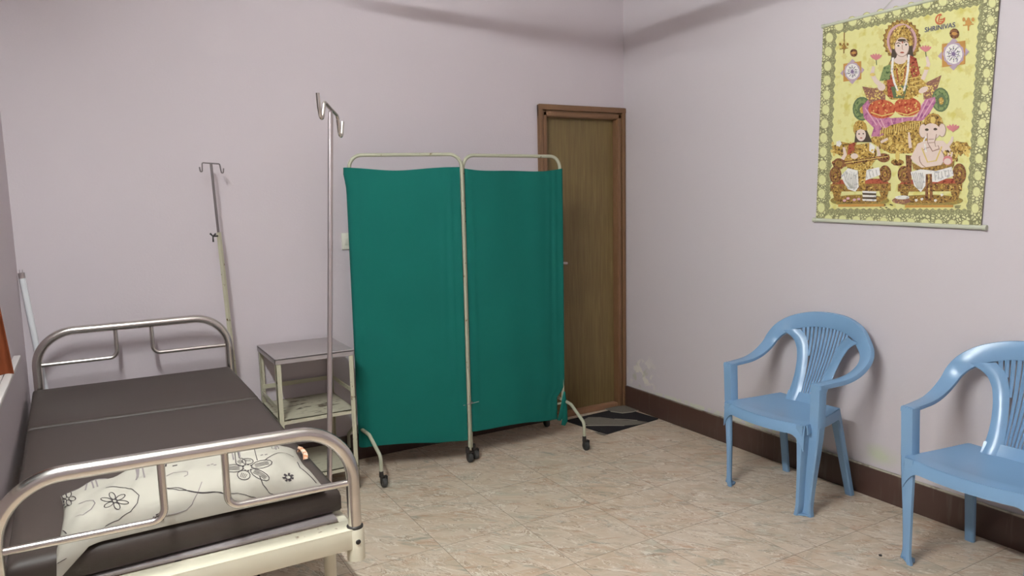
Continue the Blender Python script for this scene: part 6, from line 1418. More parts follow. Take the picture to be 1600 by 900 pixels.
# mattress in two sections; the head section lies on the raised backrest
mt = thing('mattress', 'brown vinyl mattress in two sections on the hospital bed', 'mattress', (.17, 2.87, .532))
def cushion(name, corners, z0, z1f, nx=26, ny=30, r=.03, sag=.006):
    """corners: near-left, near-right, far-right, far-left in plan; z0(s,t) bottom, z1(s,t) top; rounded edges"""
    bm = bmesh.new()
    def pos(s, t):
        nl, nr, fr, fl = corners
        x = (nl[0]*(1-s)+nr[0]*s)*(1-t)+(fl[0]*(1-s)+fr[0]*s)*t; y = (nl[1]*(1-s)+nr[1]*s)*(1-t)+(fl[1]*(1-s)+fr[1]*s)*t
        return x, y
    def par(n):
        e = [0, .004, .012, .025]; return e+[.04+.92*i/(n-1) for i in range(n)]+[1-v for v in e[::-1]]
    S, T = par(nx), par(ny); top = []; bot = []
    ww = (Vector(corners[1])-Vector(corners[0])).length; ll = (Vector(corners[3])-Vector(corners[0])).length
    for t in T:
        ra = []; rb = []
        for s in S:
            x, y = pos(s, t); d = min(min(s, 1-s)*ww, min(t, 1-t)*ll)
            k = min(d/r, 1); drop = r*(1-math.sqrt(max(0, 1-(1-k)**2)))
            wob = sag*math.sin(5*s+1)*math.sin(7*t+.5)*.5
            ra.append(bm.verts.new((x-.17, y-2.87, z1f(s, t)-drop*.9+wob*min(1, d/.05)-.532)))
            rb.append(bm.verts.new((x-.17, y-2.87, z0(s, t)+drop*.35-.532)))
        top.append(ra); bot.append(rb)
    n, m = len(T), len(S)
    for i in range(n-1):
        for j in range(m-1):
            bm.faces.new((top[i][j], top[i][j+1], top[i+1][j+1], top[i+1][j])); bm.faces.new((bot[i][j], bot[i+1][j], bot[i+1][j+1], bot[i][j+1]))
    for i in range(n-1):
        bm.faces.new((top[i][0], top[i+1][0], bot[i+1][0], bot[i][0])); bm.faces.new((top[i][m-1], bot[i][m-1], bot[i+1][m-1], top[i+1][m-1]))
    for j in range(m-1):
        bm.faces.new((top[0][j], bot[0][j], bot[0][j+1], top[0][j+1])); bm.faces.new((top[n-1][j], top[n-1][j+1], bot[n-1][j+1], bot[n-1][j]))
    return finish(name, bm, rexine, mt, ang=50)
cushion('foot_section', [(-.236, 2.022), (.588, 2.066), (.588, 3.22), (-.262, 3.25)], lambda s, t: .534, lambda s, t: .612+.013*max(0, (t-.4)/.6))
cushion('head_section', [(-.256, 3.225), (.578, 3.195), (.548, 3.735), (-.262, 3.735)], lambda s, t: .534+.03*t+.012*(1-t), lambda s, t: .632+.035*t, r=.014)
#PILLOW_BEGIN
def pillow_pt(s, t, top=True):
    """s, t in [-1, 1] across and along; soft cushion with pinched corners, near-left corner hanging over the mattress edge"""
    u, v = (s+1)/2, (t+1)/2
    nl, nr, fr, fl = (-.135, 2.040), (.540, 2.052), (.548, 2.44), (-.128, 2.42)
    x = (nl[0]*(1-u)+nr[0]*u)*(1-v)+(fl[0]*(1-u)+fr[0]*u)*v
    y = (nl[1]*(1-u)+nr[1]*u)*(1-v)+(fl[1]*(1-u)+fr[1]*u)*v
    x -= .014*s*(1-t*t); y -= .012*t*(1-s*s)
    d = max(0, 1-abs(s)**3.4)**.6*max(0, 1-abs(t)**3.4)**.6
    c = max(0, 1-math.hypot((s+1)/.30, (t+1)/.8)); y -= .044*c; x += .004*c
    droop = max(0, 2.035-y)*1.5
    lip = .010*max(0, 1-(t+1)/.3)*max(0, 1-abs(s)**6)
    wr = .0045*math.sin(9*s+4*t)*math.sin(5*t-3*s+1)+.003*math.sin(17*s-6*t)+.003*math.sin(26*s+3*t)*abs(t)+.004*math.exp(-((s+.35-.3*t)/.06)**2)-.004*math.exp(-((s-.25+.25*t)/.05)**2)
    z0 = .6165-droop-lip*0
    zt = z0+.006+(.084+.016*s)*d*(1+.06*math.sin(2.5*s+.5))+wr*min(1, d*2)
    y -= lip
    return (x, y, zt if top else z0)
#PILLOW_END
bm = bmesh.new(); NS, NT = 56, 36
S = [-math.cos(PI*i/NS)*.35+(-1+2*i/NS)*.65 for i in range(NS+1)]; T = [-math.cos(PI*i/NT)*.35+(-1+2*i/NT)*.65 for i in range(NT+1)]
tp = [[bm.verts.new(pillow_pt(s, t)) for s in S] for t in T]; bt = [[bm.verts.new(pillow_pt(s, t, False)) for s in S] for t in T]
for i in range(NT):
    for j in range(NS):
        bm.faces.new((tp[i][j], tp[i][j+1], tp[i+1][j+1], tp[i+1][j])); bm.faces.new((bt[i][j], bt[i+1][j], bt[i+1][j+1], bt[i][j+1]))
for i in range(NT):
    bm.faces.new((tp[i][0], tp[i+1][0], bt[i+1][0], bt[i][0])); bm.faces.new((tp[i][NS], bt[i][NS], bt[i+1][NS], tp[i+1][NS]))
for j in range(NS):
    bm.faces.new((tp[0][j], bt[0][j], bt[0][j+1], tp[0][j+1])); bm.faces.new((tp[NT][j], tp[NT][j+1], bt[NT][j+1], bt[NT][j]))
bmesh.ops.recalc_face_normals(bm, faces=bm.faces)
def ink_line(bm, pts, w, mi):
    P = []
    for k in range(len(pts)-1):
        (a, b), (c, d) = pts[k], pts[k+1]; n = max(1, int(math.hypot(c-a, (d-b)*.6)/.025))
        P += [(a+(c-a)*i/n, b+(d-b)*i/n) for i in range(n)]
    P.append(pts[-1])
    W = [Vector(pillow_pt(*p))+Vector((0, 0, .0012)) for p in P]
    prev = None
    for i in range(len(W)):
        d = (W[min(i+1, len(W)-1)]-W[max(i-1, 0)]); nrm = d.cross(Vector((0, -.35, .93)))
        if nrm.length < 1e-9: continue
        nrm = nrm.normalized()*w/2
        cur2 = (bm.verts.new(W[i]+nrm), bm.verts.new(W[i]-nrm))
        if prev:
            f = bm.faces.new((prev[0], cur2[0], cur2[1], prev[1])); f.material_index = mi
        prev = cur2
for mi, w, pts in PILLOW: ink_line(bm, pts, w, mi)
pil = finish('pillow', bm, [case_m, ink, inkl], None, ang=60, recalc=False)
tag(pil, 'white pillow with grey flower line print at the near end of the bed', 'pillow')
bm = bmesh.new()
G = [[(.546+.004*math.sin(i*.9)+.014*j/3, 2.33+.085*i/10, .622+.030*math.sin(PI*i/10)*(1-.3*j/3)+.002*math.sin(i*2.)) for j in range(4)] for i in range(11)]
thick_grid(bm, G, .006); o = finish('inner_pillow', bm, ticking, pil); o['label'] = 'orange striped inner pillow showing at the open end of the case'

# ------------------------------------------------------------------ infusion poles
iv = thing('iv_pole', 'tall chrome infusion pole with two large hooks rising beside the bed', 'iv pole', (.625, 2.35, .39))
T0, T1 = Vector((.626, 2.35, .40)), Vector((.7005, 2.35, 1.738))
o0 = Vector((.625, 2.35, .39))
bm = bmesh.new(); tube(bm, [T0-o0, T0.lerp(T1, .98)-o0, T1-o0], [.0085, .0085, .006], 14); finish('pole', bm, steel_d, iv)
hx = HOOK_DIR = Vector((.80, -.60, 0)).normalized()
def hook(s0):
    return s0
bm = bmesh.new()
ctr = T1-o0
D = Vector((.25, -.97, 0))       # the bar points towards the camera side
tipR = [ctr+Vector((.03, .0, .0))]
path = HOOKS
tube(bm, fillet([Vector(p)-o0 for p in path], .018, 6), .006, 12); finish('hook_bar', bm, chrome, iv)
bm = bmesh.new(); lathe(bm, [(.012, .455), (.0145, .458), (.0145, .505), (.012, .508)], 14, 'z', (.6285-.625, 0, -.39)); finish('clamp', bm, dark, iv)

iv2 = thing('iv_pole', 'thin infusion rod in a rusty cream sleeve leaning at the far bed corner', 'iv pole', (.61, 3.80, 0))
b0 = Vector((.61, 3.80, 0)); s0, s1, tt = Vector((.602, 3.80, .003)), Vector((.5515, 3.80, 1.315)), Vector((.5385, 3.80, 1.645))
bm = bmesh.new(); tube(bm, [s0-b0, s1-b0], .011, 4); finish('sleeve', bm, green_cream, iv2, smooth=False)
bm = bmesh.new(); tube(bm, [s1-b0-Vector((0, 0, .05)), tt-b0], .006, 10); finish('rod', bm, rod_m, iv2)
bm = bmesh.new()
hp = [(.486, 3.80, 1.628), (.489, 3.80, 1.606), (.497, 3.80, 1.606), (.499, 3.80, 1.648), (.577, 3.80, 1.643), (.583, 3.80, 1.600), (.591, 3.80, 1.600), (.594, 3.80, 1.622)]
tube(bm, fillet([Vector(p)-b0 for p in hp], .006, 5), .0032, 10); finish('hook_bar', bm, rod_m, iv2)
bm = bmesh.new()
kc = Vector((.5455, 3.79, 1.298))-b0
tube(bm, [kc, kc+Vector((-.024, -.006, 0))], .004, 8)
for dx, dz in ((-.012, .014), (.014, .012), (0, -.028)): tube(bm, [kc+Vector((-.024, -.008, 0)), kc+Vector((-.024+dx, -.008, dz))], [.003, .0045], 8)
finish('wing_knob', bm, dark, iv2)

# ------------------------------------------------------------------ fluorescent tube leaning in the corner
ft = thing('fluorescent_tube', 'white fluorescent tube leaning in the corner behind the bed', 'lamp tube', (-.17, 3.88, 0))
a, b = Vector((0, 0, .012)), Vector((-.097, -.01, 1.165))
bm = bmesh.new(); tube(bm, [a, b], .0125, 16); finish('glass_tube', bm, pipe_m, ft)
bm = bmesh.new(); d = (b-a).normalized()
tube(bm, [b-d*.02, b+d*.004], .0132, 16)
for sx in (-.0055, .0055): tube(bm, [b+Vector((sx, 0, 0)), b+Vector((sx, 0, .018))], .0016, 8)
finish('end_cap', bm, steel_d, ft)
bm = bmesh.new(); tube(bm, [a-d*.0, a+d*.025], .0132, 16)
for sx in (-.0055, .0055): tube(bm, [a+Vector((sx, 0, -.012)), a+Vector((sx, 0, .002))], .0016, 8)
finish('end_cap', bm, steel_d, ft)

# ------------------------------------------------------------------ bedside trolley table
tr = thing('bedside_table', 'rusty cream metal shelf table with steel top between bed and green screen', 'side table', (.905, 3.69, 0))
def K(x, y): return (x-.905, y-3.69)
bm = bmesh.new(); x0, y0 = K(.712, 3.487); x1, y1 = K(1.098, 3.897)
bevbox(bm, x0, x1, y0, y1, .712, .722, .002)
for q in ((x0, x1, y0, y0+.003), (x0, x1, y1-.003, y1), (x0, x0+.003, y0, y1), (x1-.003, x1, y0, y1)): box(bm, *q, .694, .718)
finish('tabletop', bm, steel_top, tr)
for x, y, sx, sy in ((.716, 3.491, 1, 1), (1.094, 3.491, -1, 1), (.716, 3.893, 1, -1), (1.094, 3.893, -1, -1)):
    bm = bmesh.new(); lx, ly = K(x, y)
    for p in ((lx, lx+.024*sx, ly, ly+.003*sy), (lx, lx+.003*sx, ly, ly+.024*sy)):
        a, b = sorted(p[:2]); c, d = sorted(p[2:]); box(bm, a, b, c, d, .0055, .714)
    finish('leg', bm, green_cream, tr, smooth=False)
for z in (.418, .128):
    bm = bmesh.new(); x0, y0 = K(.7195, 3.4945); x1, y1 = K(1.0905, 3.8895)
    box(bm, x0, x1, y0, y1, z-.004, z)
    for q in ((x0, x1, y0, y0+.003), (x0, x1, y1-.003, y1), (x0, x0+.003, y0, y1), (x1-.003, x1, y0, y1)): box(bm, *q, z-.022, z)
    me = finish('shelf', bm, shelf_m, tr, smooth=False)
for x, zz in ((.7185, .475), (1.0885, .505)):
    bm = bmesh.new(); lx, y0 = K(x, 3.495); _, y1 = K(x, 3.889); box(bm, lx, lx+.003, y0, y1, zz-.011, zz+.011); finish('guard_rail', bm, green_cream, tr, smooth=False)
bm = bmesh.new(); x0, y0 = K(.72, 3.8865); x1, _ = K(1.09, 3.88); box(bm, x0, x1, y0, y0+.003, .49, .512); finish('guard_rail', bm, green_cream, tr, smooth=False)

# ------------------------------------------------------------------ folding privacy screen
sc = thing('privacy_screen', 'two panel green cloth folding screen on castors before the door', 'folding screen', (1.74, 3.55, 0))
SO = Vector((1.74, 3.55, 0))
PL, PM, PM2, PR = Vector((1.178, 3.68, 0)), Vector((1.735, 3.52, 0)), Vector((1.756, 3.545, 0)), Vector((2.392, 3.572, 0))
SR = .0095
def at(p, z): return Vector((p.x, p.y, z))-SO
def panel(a, b, ztop, za, zb, R=.065):
    bm = bmesh.new(); tube(bm, fillet([at(a, za), at(a, ztop), at(b, ztop), at(b, zb)], R, 10), SR, 14)
    d = (b-a).normalized(); m0, m1 = a+d*.01, b-d*.01
    tube(bm, [at(m0, .22), at(m1, .22)], .007, 10); tube(bm, [at(m0, 1.585), at(m1, 1.585)], .003, 8)
    return finish('panel_frame', bm, tube_cream, sc)
panel(PL, PM, 1.683, .235, .075); panel(PM2, PR, 1.680, .075, .225)
def castor(p, parent):
    bm = bmesh.new(); q = p-SO
    lathe(bm, [(.008, -.013), (.020, -.013), (.0255, -.009), (.027, 0), (.0255, .009), (.020, .013), (.008, .013)], 18, 'x', (q.x+.012, q.y, .027))
    w = finish('castor', bm, rubber, parent)
    bm = bmesh.new()
    tube(bm, [(q.x, q.y, .088), (q.x, q.y, .058)], [.011, .012], 12)
    box(bm, q.x-.005, q.x-.003, q.y-.011, q.y+.011, .022, .06); box(bm, q.x-.006, q.x+.03, q.y-.011, q.y+.011, .056, .059); box(bm, q.x+.027, q.x+.029, q.y-.011, q.y+.011, .022, .06)
    finish('fork', bm, dark, w)
for pole, z, f, r in ((PL, .242, Vector((1.193, 3.444, 0)), Vector((1.166, 3.885, 0))), (PR, .235, Vector((2.368, 3.322, 0)), Vector((2.416, 3.815, 0)))):
    bm = bmesh.new(); df = (f-pole).normalized(); dr = (r-pole).normalized()
    pts = [at(f, .08), at(f, .165), at(pole+df*.10, z), at(pole, z+.004), at(pole+dr*.10, z), at(r, .165), at(r, .08)]
    tube(bm, fillet(pts, [0, .035, .04, 0, .04, .035, 0], 7), SR, 14); ft_ = finish('foot', bm, tube_cream, sc)
    castor(f, ft_); castor(r, ft_)
castor(PM-Vector((.014, 0, 0)), sc); castor(PM2+Vector((.016, .004, 0)), sc)
for z in (.335,):
    bm = bmesh.new(); m = (PM+PM2)/2
    tube(bm, [at(PM, z)+Vector((-.012, -.006, 0)), at(PM, z)+Vector((.0, -.0125, 0)), at(PM2, z)+Vector((.012, -.006, 0))], .003, 8)
    tube(bm, [at(PM, z)+Vector((-.035, -.008, -.004)), at(PM2, z)+Vector((.04, -.03, .002))], .002, 6)
    finish('hinge', bm, steel_d, sc)
def cloth(a, b, la, lb, ztop, sag, zba, zbb, seed, off=.016, wrapa=0, wrapb=0, notch=0):
    d = (b-a).normalized(); nrm = Vector((d.y, -d.x, 0)); W = (b-a).length; rnd = random.Random(seed)
    ph = [rnd.uniform(0, 6) for _ in range(6)]
    bm = bmesh.new(); G = []; NZ, NX = 44, 56
    for i in range(NZ+1):
        v = i/NZ; row = []
        for j in range(NX+1):
            s = j/NX; s = .5-.5*math.cos(PI*s)*.6-.2+.4*s if False else s*.7+.3*(.5-.5*math.cos(PI*s))
            zt = ztop-sag*(1-(2*s-1)**2)+.004*math.sin(9*s+ph[0]); zb_ = zba+(zbb-zba)*s+.006*math.sin(7*s+ph[1])
            z = zb_+(zt-zb_)*v
            l_ = la(v); r_ = lb(v)
            x = l_+(r_-l_)*s
            k = off+.007*math.sin(2.2*s*PI+ph[2]+1.2*v)*(.5+.5*(1-v))+.004*math.sin(6*s*PI+ph[3]+2*v)*s+.003*math.sin(13*s+ph[4])*(v**3)
            # sharp vertical pleats near the fixed edges
            k += .006*math.exp(-((s-.90)/.018)**2)*(.35+.65*v)+.004*math.exp(-((s-.80-.05*v)/.02)**2)*v+.004*math.exp(-((s-.06)/.02)**2)
            if wrapa and x-l_ < .012: k -= (1-(x-l_)/.012)**2*(off+.008)*wrapa
            if wrapb and r_-x < .010: k -= (1-(r_-x)/.010)**2*(off+.004)*wrapb
            p = a+d*x+nrm*k; row.append(at(p, z))
        G.append(row)
    thick_grid(bm, G, .002); return finish('curtain', bm, cloth_g, sc, ang=70)
WA = (PM-PL).length; WB = (PR-PM2).length
cloth(PL, PM, lambda v: -.018-.012*math.exp(-((v-.985)/.035)**2), lambda v: WA-.013, 1.618, .012, .155, .135, 1, wrapa=1.2)
c2 = cloth(PM2, PR, lambda v: .002, lambda v: WB+.014-.055*max(0, min(1, (.125-v)/.03)), 1.612, .018, .172, .135, 5, wrapb=.8)
bm = bmesh.new()
for dx, z1, sw in ((-.034, .135, .018), (-.004, .10, .018)):
    G = []
    for i in range(9):
        t = i/8; z = .30-(.30-z1)*t; q = PR+Vector((dx*t-.012, -.035-.008*math.sin(3*t), 0)); w = .006+sw*t
        G.append([at(q+Vector((-w, .003*math.sin(5*t), 0)), z), at(q+Vector((0, -.006, 0)), z-.008*t), at(q+Vector((w, .002, 0)), z+.014*t)])
    thick_grid(bm, G, .002)
finish('tie', bm, cloth_g, c2, ang=60)

# ------------------------------------------------------------------ small things on wall and floor
bm = bmesh.new(); bevbox(bm, -.045, .045, -.012, 0, -.045, .045, .004)
sw = finish('light_switch', bm, switch_m, loc=(1.236, YB, 1.235)); tag(sw, 'small white light switch box on the back wall behind the green screen', 'light switch')
bm = bmesh.new(); bevbox(bm, -.03, -.008, -.017, -.012, -.02, .02, .002); bevbox(bm, .008, .03, -.017, -.012, -.02, .02, .002); finish('rocker', bm, switch_m, sw)

dm = thing('doormat', 'black and grey leaf pattern doormat in front of the wooden door', 'doormat', (2.86, 3.68, 0))
bm = bmesh.new()
q = [(2.645, 3.478), (3.112, 3.540), (3.074, 3.868), (2.590, 3.842)]
top = [bm.verts.new((x-2.86, y-3.68, .007)) for x, y in q]; bo = [bm.verts.new((x-2.86, y-3.68, 0)) for x, y in q]
bm.faces.new(top); bm.faces.new(bo[::-1])
for i in range(4): bm.faces.new((top[i], bo[i], bo[(i+1) % 4], top[(i+1) % 4]))
finish('mat_base', bm, mat_d, dm, smooth=False)
bm = bmesh.new()
for k, (mi, pts) in enumerate(MATPAT):
    f = bm.faces.new([bm.verts.new((x/1000-2.86, y/1000-3.68, .0076+.0003*k)) for x, y in pts]); f.material_index = mi
finish('leaf_pattern', bm, [mat_g, mat_l], dm, smooth=False)
bm = bmesh.new(); pts = fillet([(.80, 3.785, 0), (1.185, 3.785, 0), (1.185, 3.865, 0), (.80, 3.865, 0), (.80, 3.786, 0)], [0, .035, .03, .03, 0], 6)[:-1]  # thin dark brown sheet with rounded corners, flat on the floor behind the table
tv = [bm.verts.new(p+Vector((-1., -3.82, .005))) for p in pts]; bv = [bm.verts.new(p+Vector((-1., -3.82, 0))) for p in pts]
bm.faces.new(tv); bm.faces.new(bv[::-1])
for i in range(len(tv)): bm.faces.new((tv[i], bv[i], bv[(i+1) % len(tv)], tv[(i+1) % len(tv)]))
o = finish('floor_surface', bm, patch_m, loc=(1., 3.82, 0), smooth=False); tag(o, 'flat dark brown patch on the floor behind the metal shelf table', 'mat')
bm = bmesh.new(); bmesh.ops.create_icosphere(bm, subdivisions=2, radius=.0065)
for v in bm.verts: v.co *= 1+.25*math.sin(v.co.x*900)*math.cos(v.co.y*700); v.co.z = v.co.z*.6
o = finish('crumb', bm, dark, loc=(2.63, 1.675, .0045)); tag(o, 'tiny dark crumb on the floor tiles between the two blue chairs', 'crumb')

# ------------------------------------------------------------------ wall calendar
cal = thing('wall_calendar', 'large yellow picture calendar scroll hanging high on the right wall', 'calendar', (3.128, 2.0, 1.77), -PI/2)
# local x = right on the wall (world -y), local z up, local -y... faces the room
PC = {'brown': (112, 62, 34), 'gold': (178, 136, 52), 'goldb': (190, 130, 56), 'golddark': (132, 92, 34), 'goldlight': (216, 186, 96), 'green': (112, 134, 78), 'greend': (70, 92, 58), 'greyl': (160, 158, 154),
 'hair': (52, 38, 32), 'halo': (196, 150, 160), 'lilac': (176, 152, 178), 'lilacd': (104, 80, 130), 'logo': (196, 84, 44), 'maroon': (120, 70, 62), 'medal': (216, 216, 158), 'medal_d': (166, 160, 108), 'olive': (120, 118, 82),
 'olive2': (128, 112, 50), 'orange': (190, 78, 44), 'panel': (220, 216, 150), 'panel2': (212, 203, 132), 'pink': (186, 108, 150), 'pinkf': (206, 116, 126), 'pinkl': (214, 160, 184), 'redcloth': (160, 62, 40), 'skin': (220, 200, 188), 'skind': (150, 116, 104), 'white': (228, 224, 218), 'navy': (50, 52, 96)}
PC = {k_: (v_ if k_ in ('panel', 'panel2', 'medal', 'white', 'skin') else tuple(int(q*.80+g*.20) for q, g in zip(v_, (196, 190, 160)))) for k_, v_ in PC.items()}
pkeys = list(PC); pm = [mat('print_'+k, PC[k], .5, var=.05 if k in ('panel', 'white', 'skin') else .12, scale=60, spec=.3) for k in pkeys]
for k_, rgb_, sc_, lo_, hi_ in (('gold', (96, 70, 30), 90, .52, .60), ('gold', (226, 204, 130), 120, .58, .64), ('golddark', (70, 46, 22), 110, .54, .62), ('golddark', (196, 160, 84), 130, .56, .64), ('redcloth', (110, 34, 26), 80, .52, .62), ('orange', (150, 52, 34), 60, .50, .62),
        ('pink', (150, 84, 128), 50, .5, .62), ('brown', (70, 36, 20), 90, .52, .6), ('brown', (170, 118, 66), 120, .57, .64), ('maroon', (184, 150, 96), 140, .54, .60), ('olive', (166, 166, 120), 150, .50, .56), ('green', (70, 92, 58), 90, .52, .62), ('white', (178, 176, 178), 70, .55, .66), ('panel', (206, 196, 110), 22, .54, .68), ('olive2', (168, 140, 70), 120, .52, .6)):
    overlay(pm[pkeys.index(k_)], rgb_, sc_, lo_, hi_)
bm = bmesh.new(); crn = [(-391, 459), (400, 457), (377, -474), (-401, -454)]
f = bm.faces.new([bm.verts.new((x/1000, 0, z/1000)) for x, z in crn]); f.material_index = len(pkeys)
eps = 0
for c, pts in POSTER:
    eps += 3.2e-6
    try: f = bm.faces.new([bm.verts.new((x/1000, -.0004-eps, z/1000)) for x, z in pts])
    except ValueError: continue
    f.material_index = pkeys.index(c)
# lettering
cu = bpy.data.curves.new('t', 'FONT'); cu.body = 'SHRINIVAS'; cu.size = 1; cu.offset = .012
to = bpy.data.objects.new('t', cu); C.objects.link(to); bpy.context.view_layer.update()
tm = bpy.data.meshes.new_from_object(to.evaluated_get(bpy.context.evaluated_depsgraph_get()))
xs = [v.co.x for v in tm.vertices]; ys = [v.co.y for v in tm.vertices]; x0, x1, y0, y1 = min(xs), max(xs), min(ys), max(ys)
for v in tm.vertices:
    u = (v.co.x-x0)/(x1-x0); w = (v.co.y-y0)/(y1-y0)
    v.co = (.110+.126*u, -.0004-eps-2e-4, .334-.004*u+.020*w)
n0 = len(bm.faces); bm.from_mesh(tm); bm.faces.ensure_lookup_table()
for f in bm.faces[n0:]: f.material_index = pkeys.index('navy')
C.objects.unlink(to); bpy.data.objects.remove(to)
finish('printed_sheet', bm, pm+[paper], cal, smooth=False, recalc=False)
for nm, p, q, r in (('top_rod', (-.394, 0, .462), (.403, 0, .460), .007), ('bottom_rod', (-.413, 0, -.462), (.397, 0, -.482), .009)):
    bm = bmesh.new(); p, q = Vector(p), Vector(q); d = (q-p).normalized(); tube(bm, [p, p+d*.012, q-d*.012, q], [r*1.15, r, r, r*1.15], 14)
    tube(bm, [p-d*.003, p+d*.012], r*1.25, 14); tube(bm, [q-d*.012, q+d*.003], r*1.25, 14); finish(nm, bm, rodw, cal)
bm = bmesh.new(); tube(bm, [(-.10, .004, .463), (0, .007, .545), (.10, .004, .463)], .0012, 6); tube(bm, [(0, .012, .545), (0, -.006, .547)], .003, 8)
finish('hanging_string', bm, rodw, cal)

# ------------------------------------------------------------------ plastic chairs
def fz(z): return sinterp([.40, .46, .55, .65, .75, .85], [.138, .112, .066, .022, -.010, -.030], z)
def SB(l, z, o=0): return Vector((l, fz(z)+1.2*l*l+o, z))
def make_chair(label, loc, group=None):
    ch = thing('plastic_armchair', label, 'chair', loc, PI/2, group)
    # --- backrest: two flaring posts, fan of slats, bottom panel
    bm = bmesh.new()
    for sd in (-1, 1):
        ZZ = [.425, .47, .52, .60, .66, .700, .730, .758]
        I = [.044, .041, .047, .060, .073, .087, .104, .135]; O = [.106, .100, .101, .112, .128, .149, .176, .213]
        G = []
        for i in range(25):
            z = .425+(.758-.425)*i/24; a, b = sinterp(ZZ, I, z), sinterp(ZZ, O, z)
            row = []
            for j in range(7):
                s = j/6; l_ = a+(b-a)*s; zz = z-.012*s*max(0, (z-.7)/.07) if z > .7 else z
                row.append(SB(sd*l_, zz, .010*math.sin(PI*s)))
            G.append(row)
        thick_grid(bm, G, .006)
    for k in range(-6, 7):
        lb_, lt = k*.0122, k*.0205; G = []; zt = .782-.9*lt*lt
        lz = lambda z: lb_+(lt-lb_)*max(0, (z-.455)/(zt-.455))
        inner = lambda z: sinterp(ZZ, I, z)
        z0 = .455
        while z0 < zt-.02 and abs(lz(z0)) > inner(z0)-.001: z0 += .004
        z0 = max(.455, z0-.012)
        for i in range(17):
            t = i/16; z = z0+(zt-z0)*t; lc = lz(z); w = .0034+.0030*(z-.455)/.3
            G.append([SB(lc-w, z, -.004), SB(lc, z, .002), SB(lc+w, z, -.004)])
        thick_grid(bm, G, .004)
    G = [[SB(-.104+.208*j/14, .405+.062*i/4, .004) for j in range(15)] for i in range(5)]
    thick_grid(bm, G, .006)
    finish('backrest', bm, plastic, ch, ang=50)
    # --- hoop and arms: one continuous band
    half = [((.256, .392, .606), (1, 0, 0), .052), ((.263, .31, .607), (1, 0, .02), .053), ((.270, .225, .612), (1, 0, .08), .055), ((.275, .150, .632), (.98, 0, .2), .058), ((.274, .090, .668), (.93, 0, .36), .062),
            ((.264, .062, .708), (.88, .04, .48), .068), ((.232, .044, .750), (.72, .0, .69), .073), ((.178, .012, .786), (.46, -.04, .88), .077), ((.095, -.014, .810), (.22, -.09, .97), .078), ((0, -.023, .817), (0, -.10, 1), .078)]
    full = half+[((-p[0], p[1], p[2]), (-d[0], d[1], d[2]), w) for p, d, w in half[-2::-1]]
    # flip so the "outer" side stays consistent
    xs = list(range(len(full))); N = 90; bm = bmesh.new(); rings = []
    P = [Vector(sinterp(xs, [f[0] for f in full], (len(full)-1)*i/N)) for i in range(N+1)]
    for i in range(N+1):
        u = (len(full)-1)*i/N; d = Vector(sinterp(xs, [f[1] for f in full], u)).normalized(); w = sinterp(xs, [f[2] for f in full], u)
        tg = (P[min(i+1, N)]-P[max(i-1, 0)]).normalized(); d = (d-tg*d.dot(tg)).normalized(); nn = tg.cross(d)
        if nn.z+nn.y*.9 < 0: nn = -nn           # the show side: up on the arms, forward on the back
        sec = [(-.5, -.010), (-.5, -.002), (-.46, .004), (-.25, .007), (0, .008), (.25, .007), (.46, .004), (.5, -.003), (.5, -.016), (.45, -.016), (.44, -.004), (0, .001), (-.44, -.003), (-.45, -.010)]
        rings.append([bm.verts.new(P[i]+d*(a*w)+nn*b) for a, b in sec])
    m = len(rings[0])
    for i in range(N):
        for k in range(m): bm.faces.new((rings[i][k], rings[i][(k+1) % m], rings[i+1][(k+1) % m], rings[i+1][k]))
    bm.faces.new(rings[0]); bm.faces.new(rings[-1][::-1])
    finish('arm_band', bm, plastic, ch, ang=50)
    # --- seat with skirt
    bm = bmesh.new()
    def W(v): return .168+.066*v**.8
    def seat(u, v):
        y = .105+.318*v+.022*v*v*(1-u*u); dish = .018*(1-u*u)*math.sin(PI*min(1, v*.95+.05))
        z = .424-dish-.010*max(0, v-.85)/.15*(1-u*u)+.010*(1-v)**3
        return Vector((u*W(v), y, z))
    thick_grid(bm, [[seat(-1+2*j/24, i/20) for j in range(25)] for i in range(21)], .005)
    def arch(u): return .045+.075*max(0, (abs(u)-.70)/.30)**2.2
    G = []
    for k in range(6):
        q = k/5; row = []
        for j in range(41):
            u = -1+2*j/40; p = seat(u, 1); row.append(p+Vector((0, .004+.008*math.sin(q*PI/2), -arch(u)*q+.001)))
        G.append(row)
    thick_grid(bm, G, .005)
    for sd in (-1, 1):
        G = []
        for k in range(5):
            q = k/4; row = []
            for j in range(31):
                v = j/30; e = abs(2*v-1); p = seat(sd, v); row.append(p+Vector((sd*(.003+.007*math.sin(q*PI/2)), 0, -(.040+.06*(max(0, (e-.7)/.3)**2.2 if v < .5 else 0))*q+.001)))
            G.append(row)
        thick_grid(bm, G, .005)
    G = []
    for k in range(4):
        q = k/3; G.append([seat(-1+2*j/30, 0)+Vector((0, -.004-.006*q, -(.04+.05*max(0, (abs(-1+2*j/30)-.7)/.3)**2)*q)) for j in range(31)])
    thick_grid(bm, G, .005)
    finish('seat', bm, plastic, ch, ang=50)
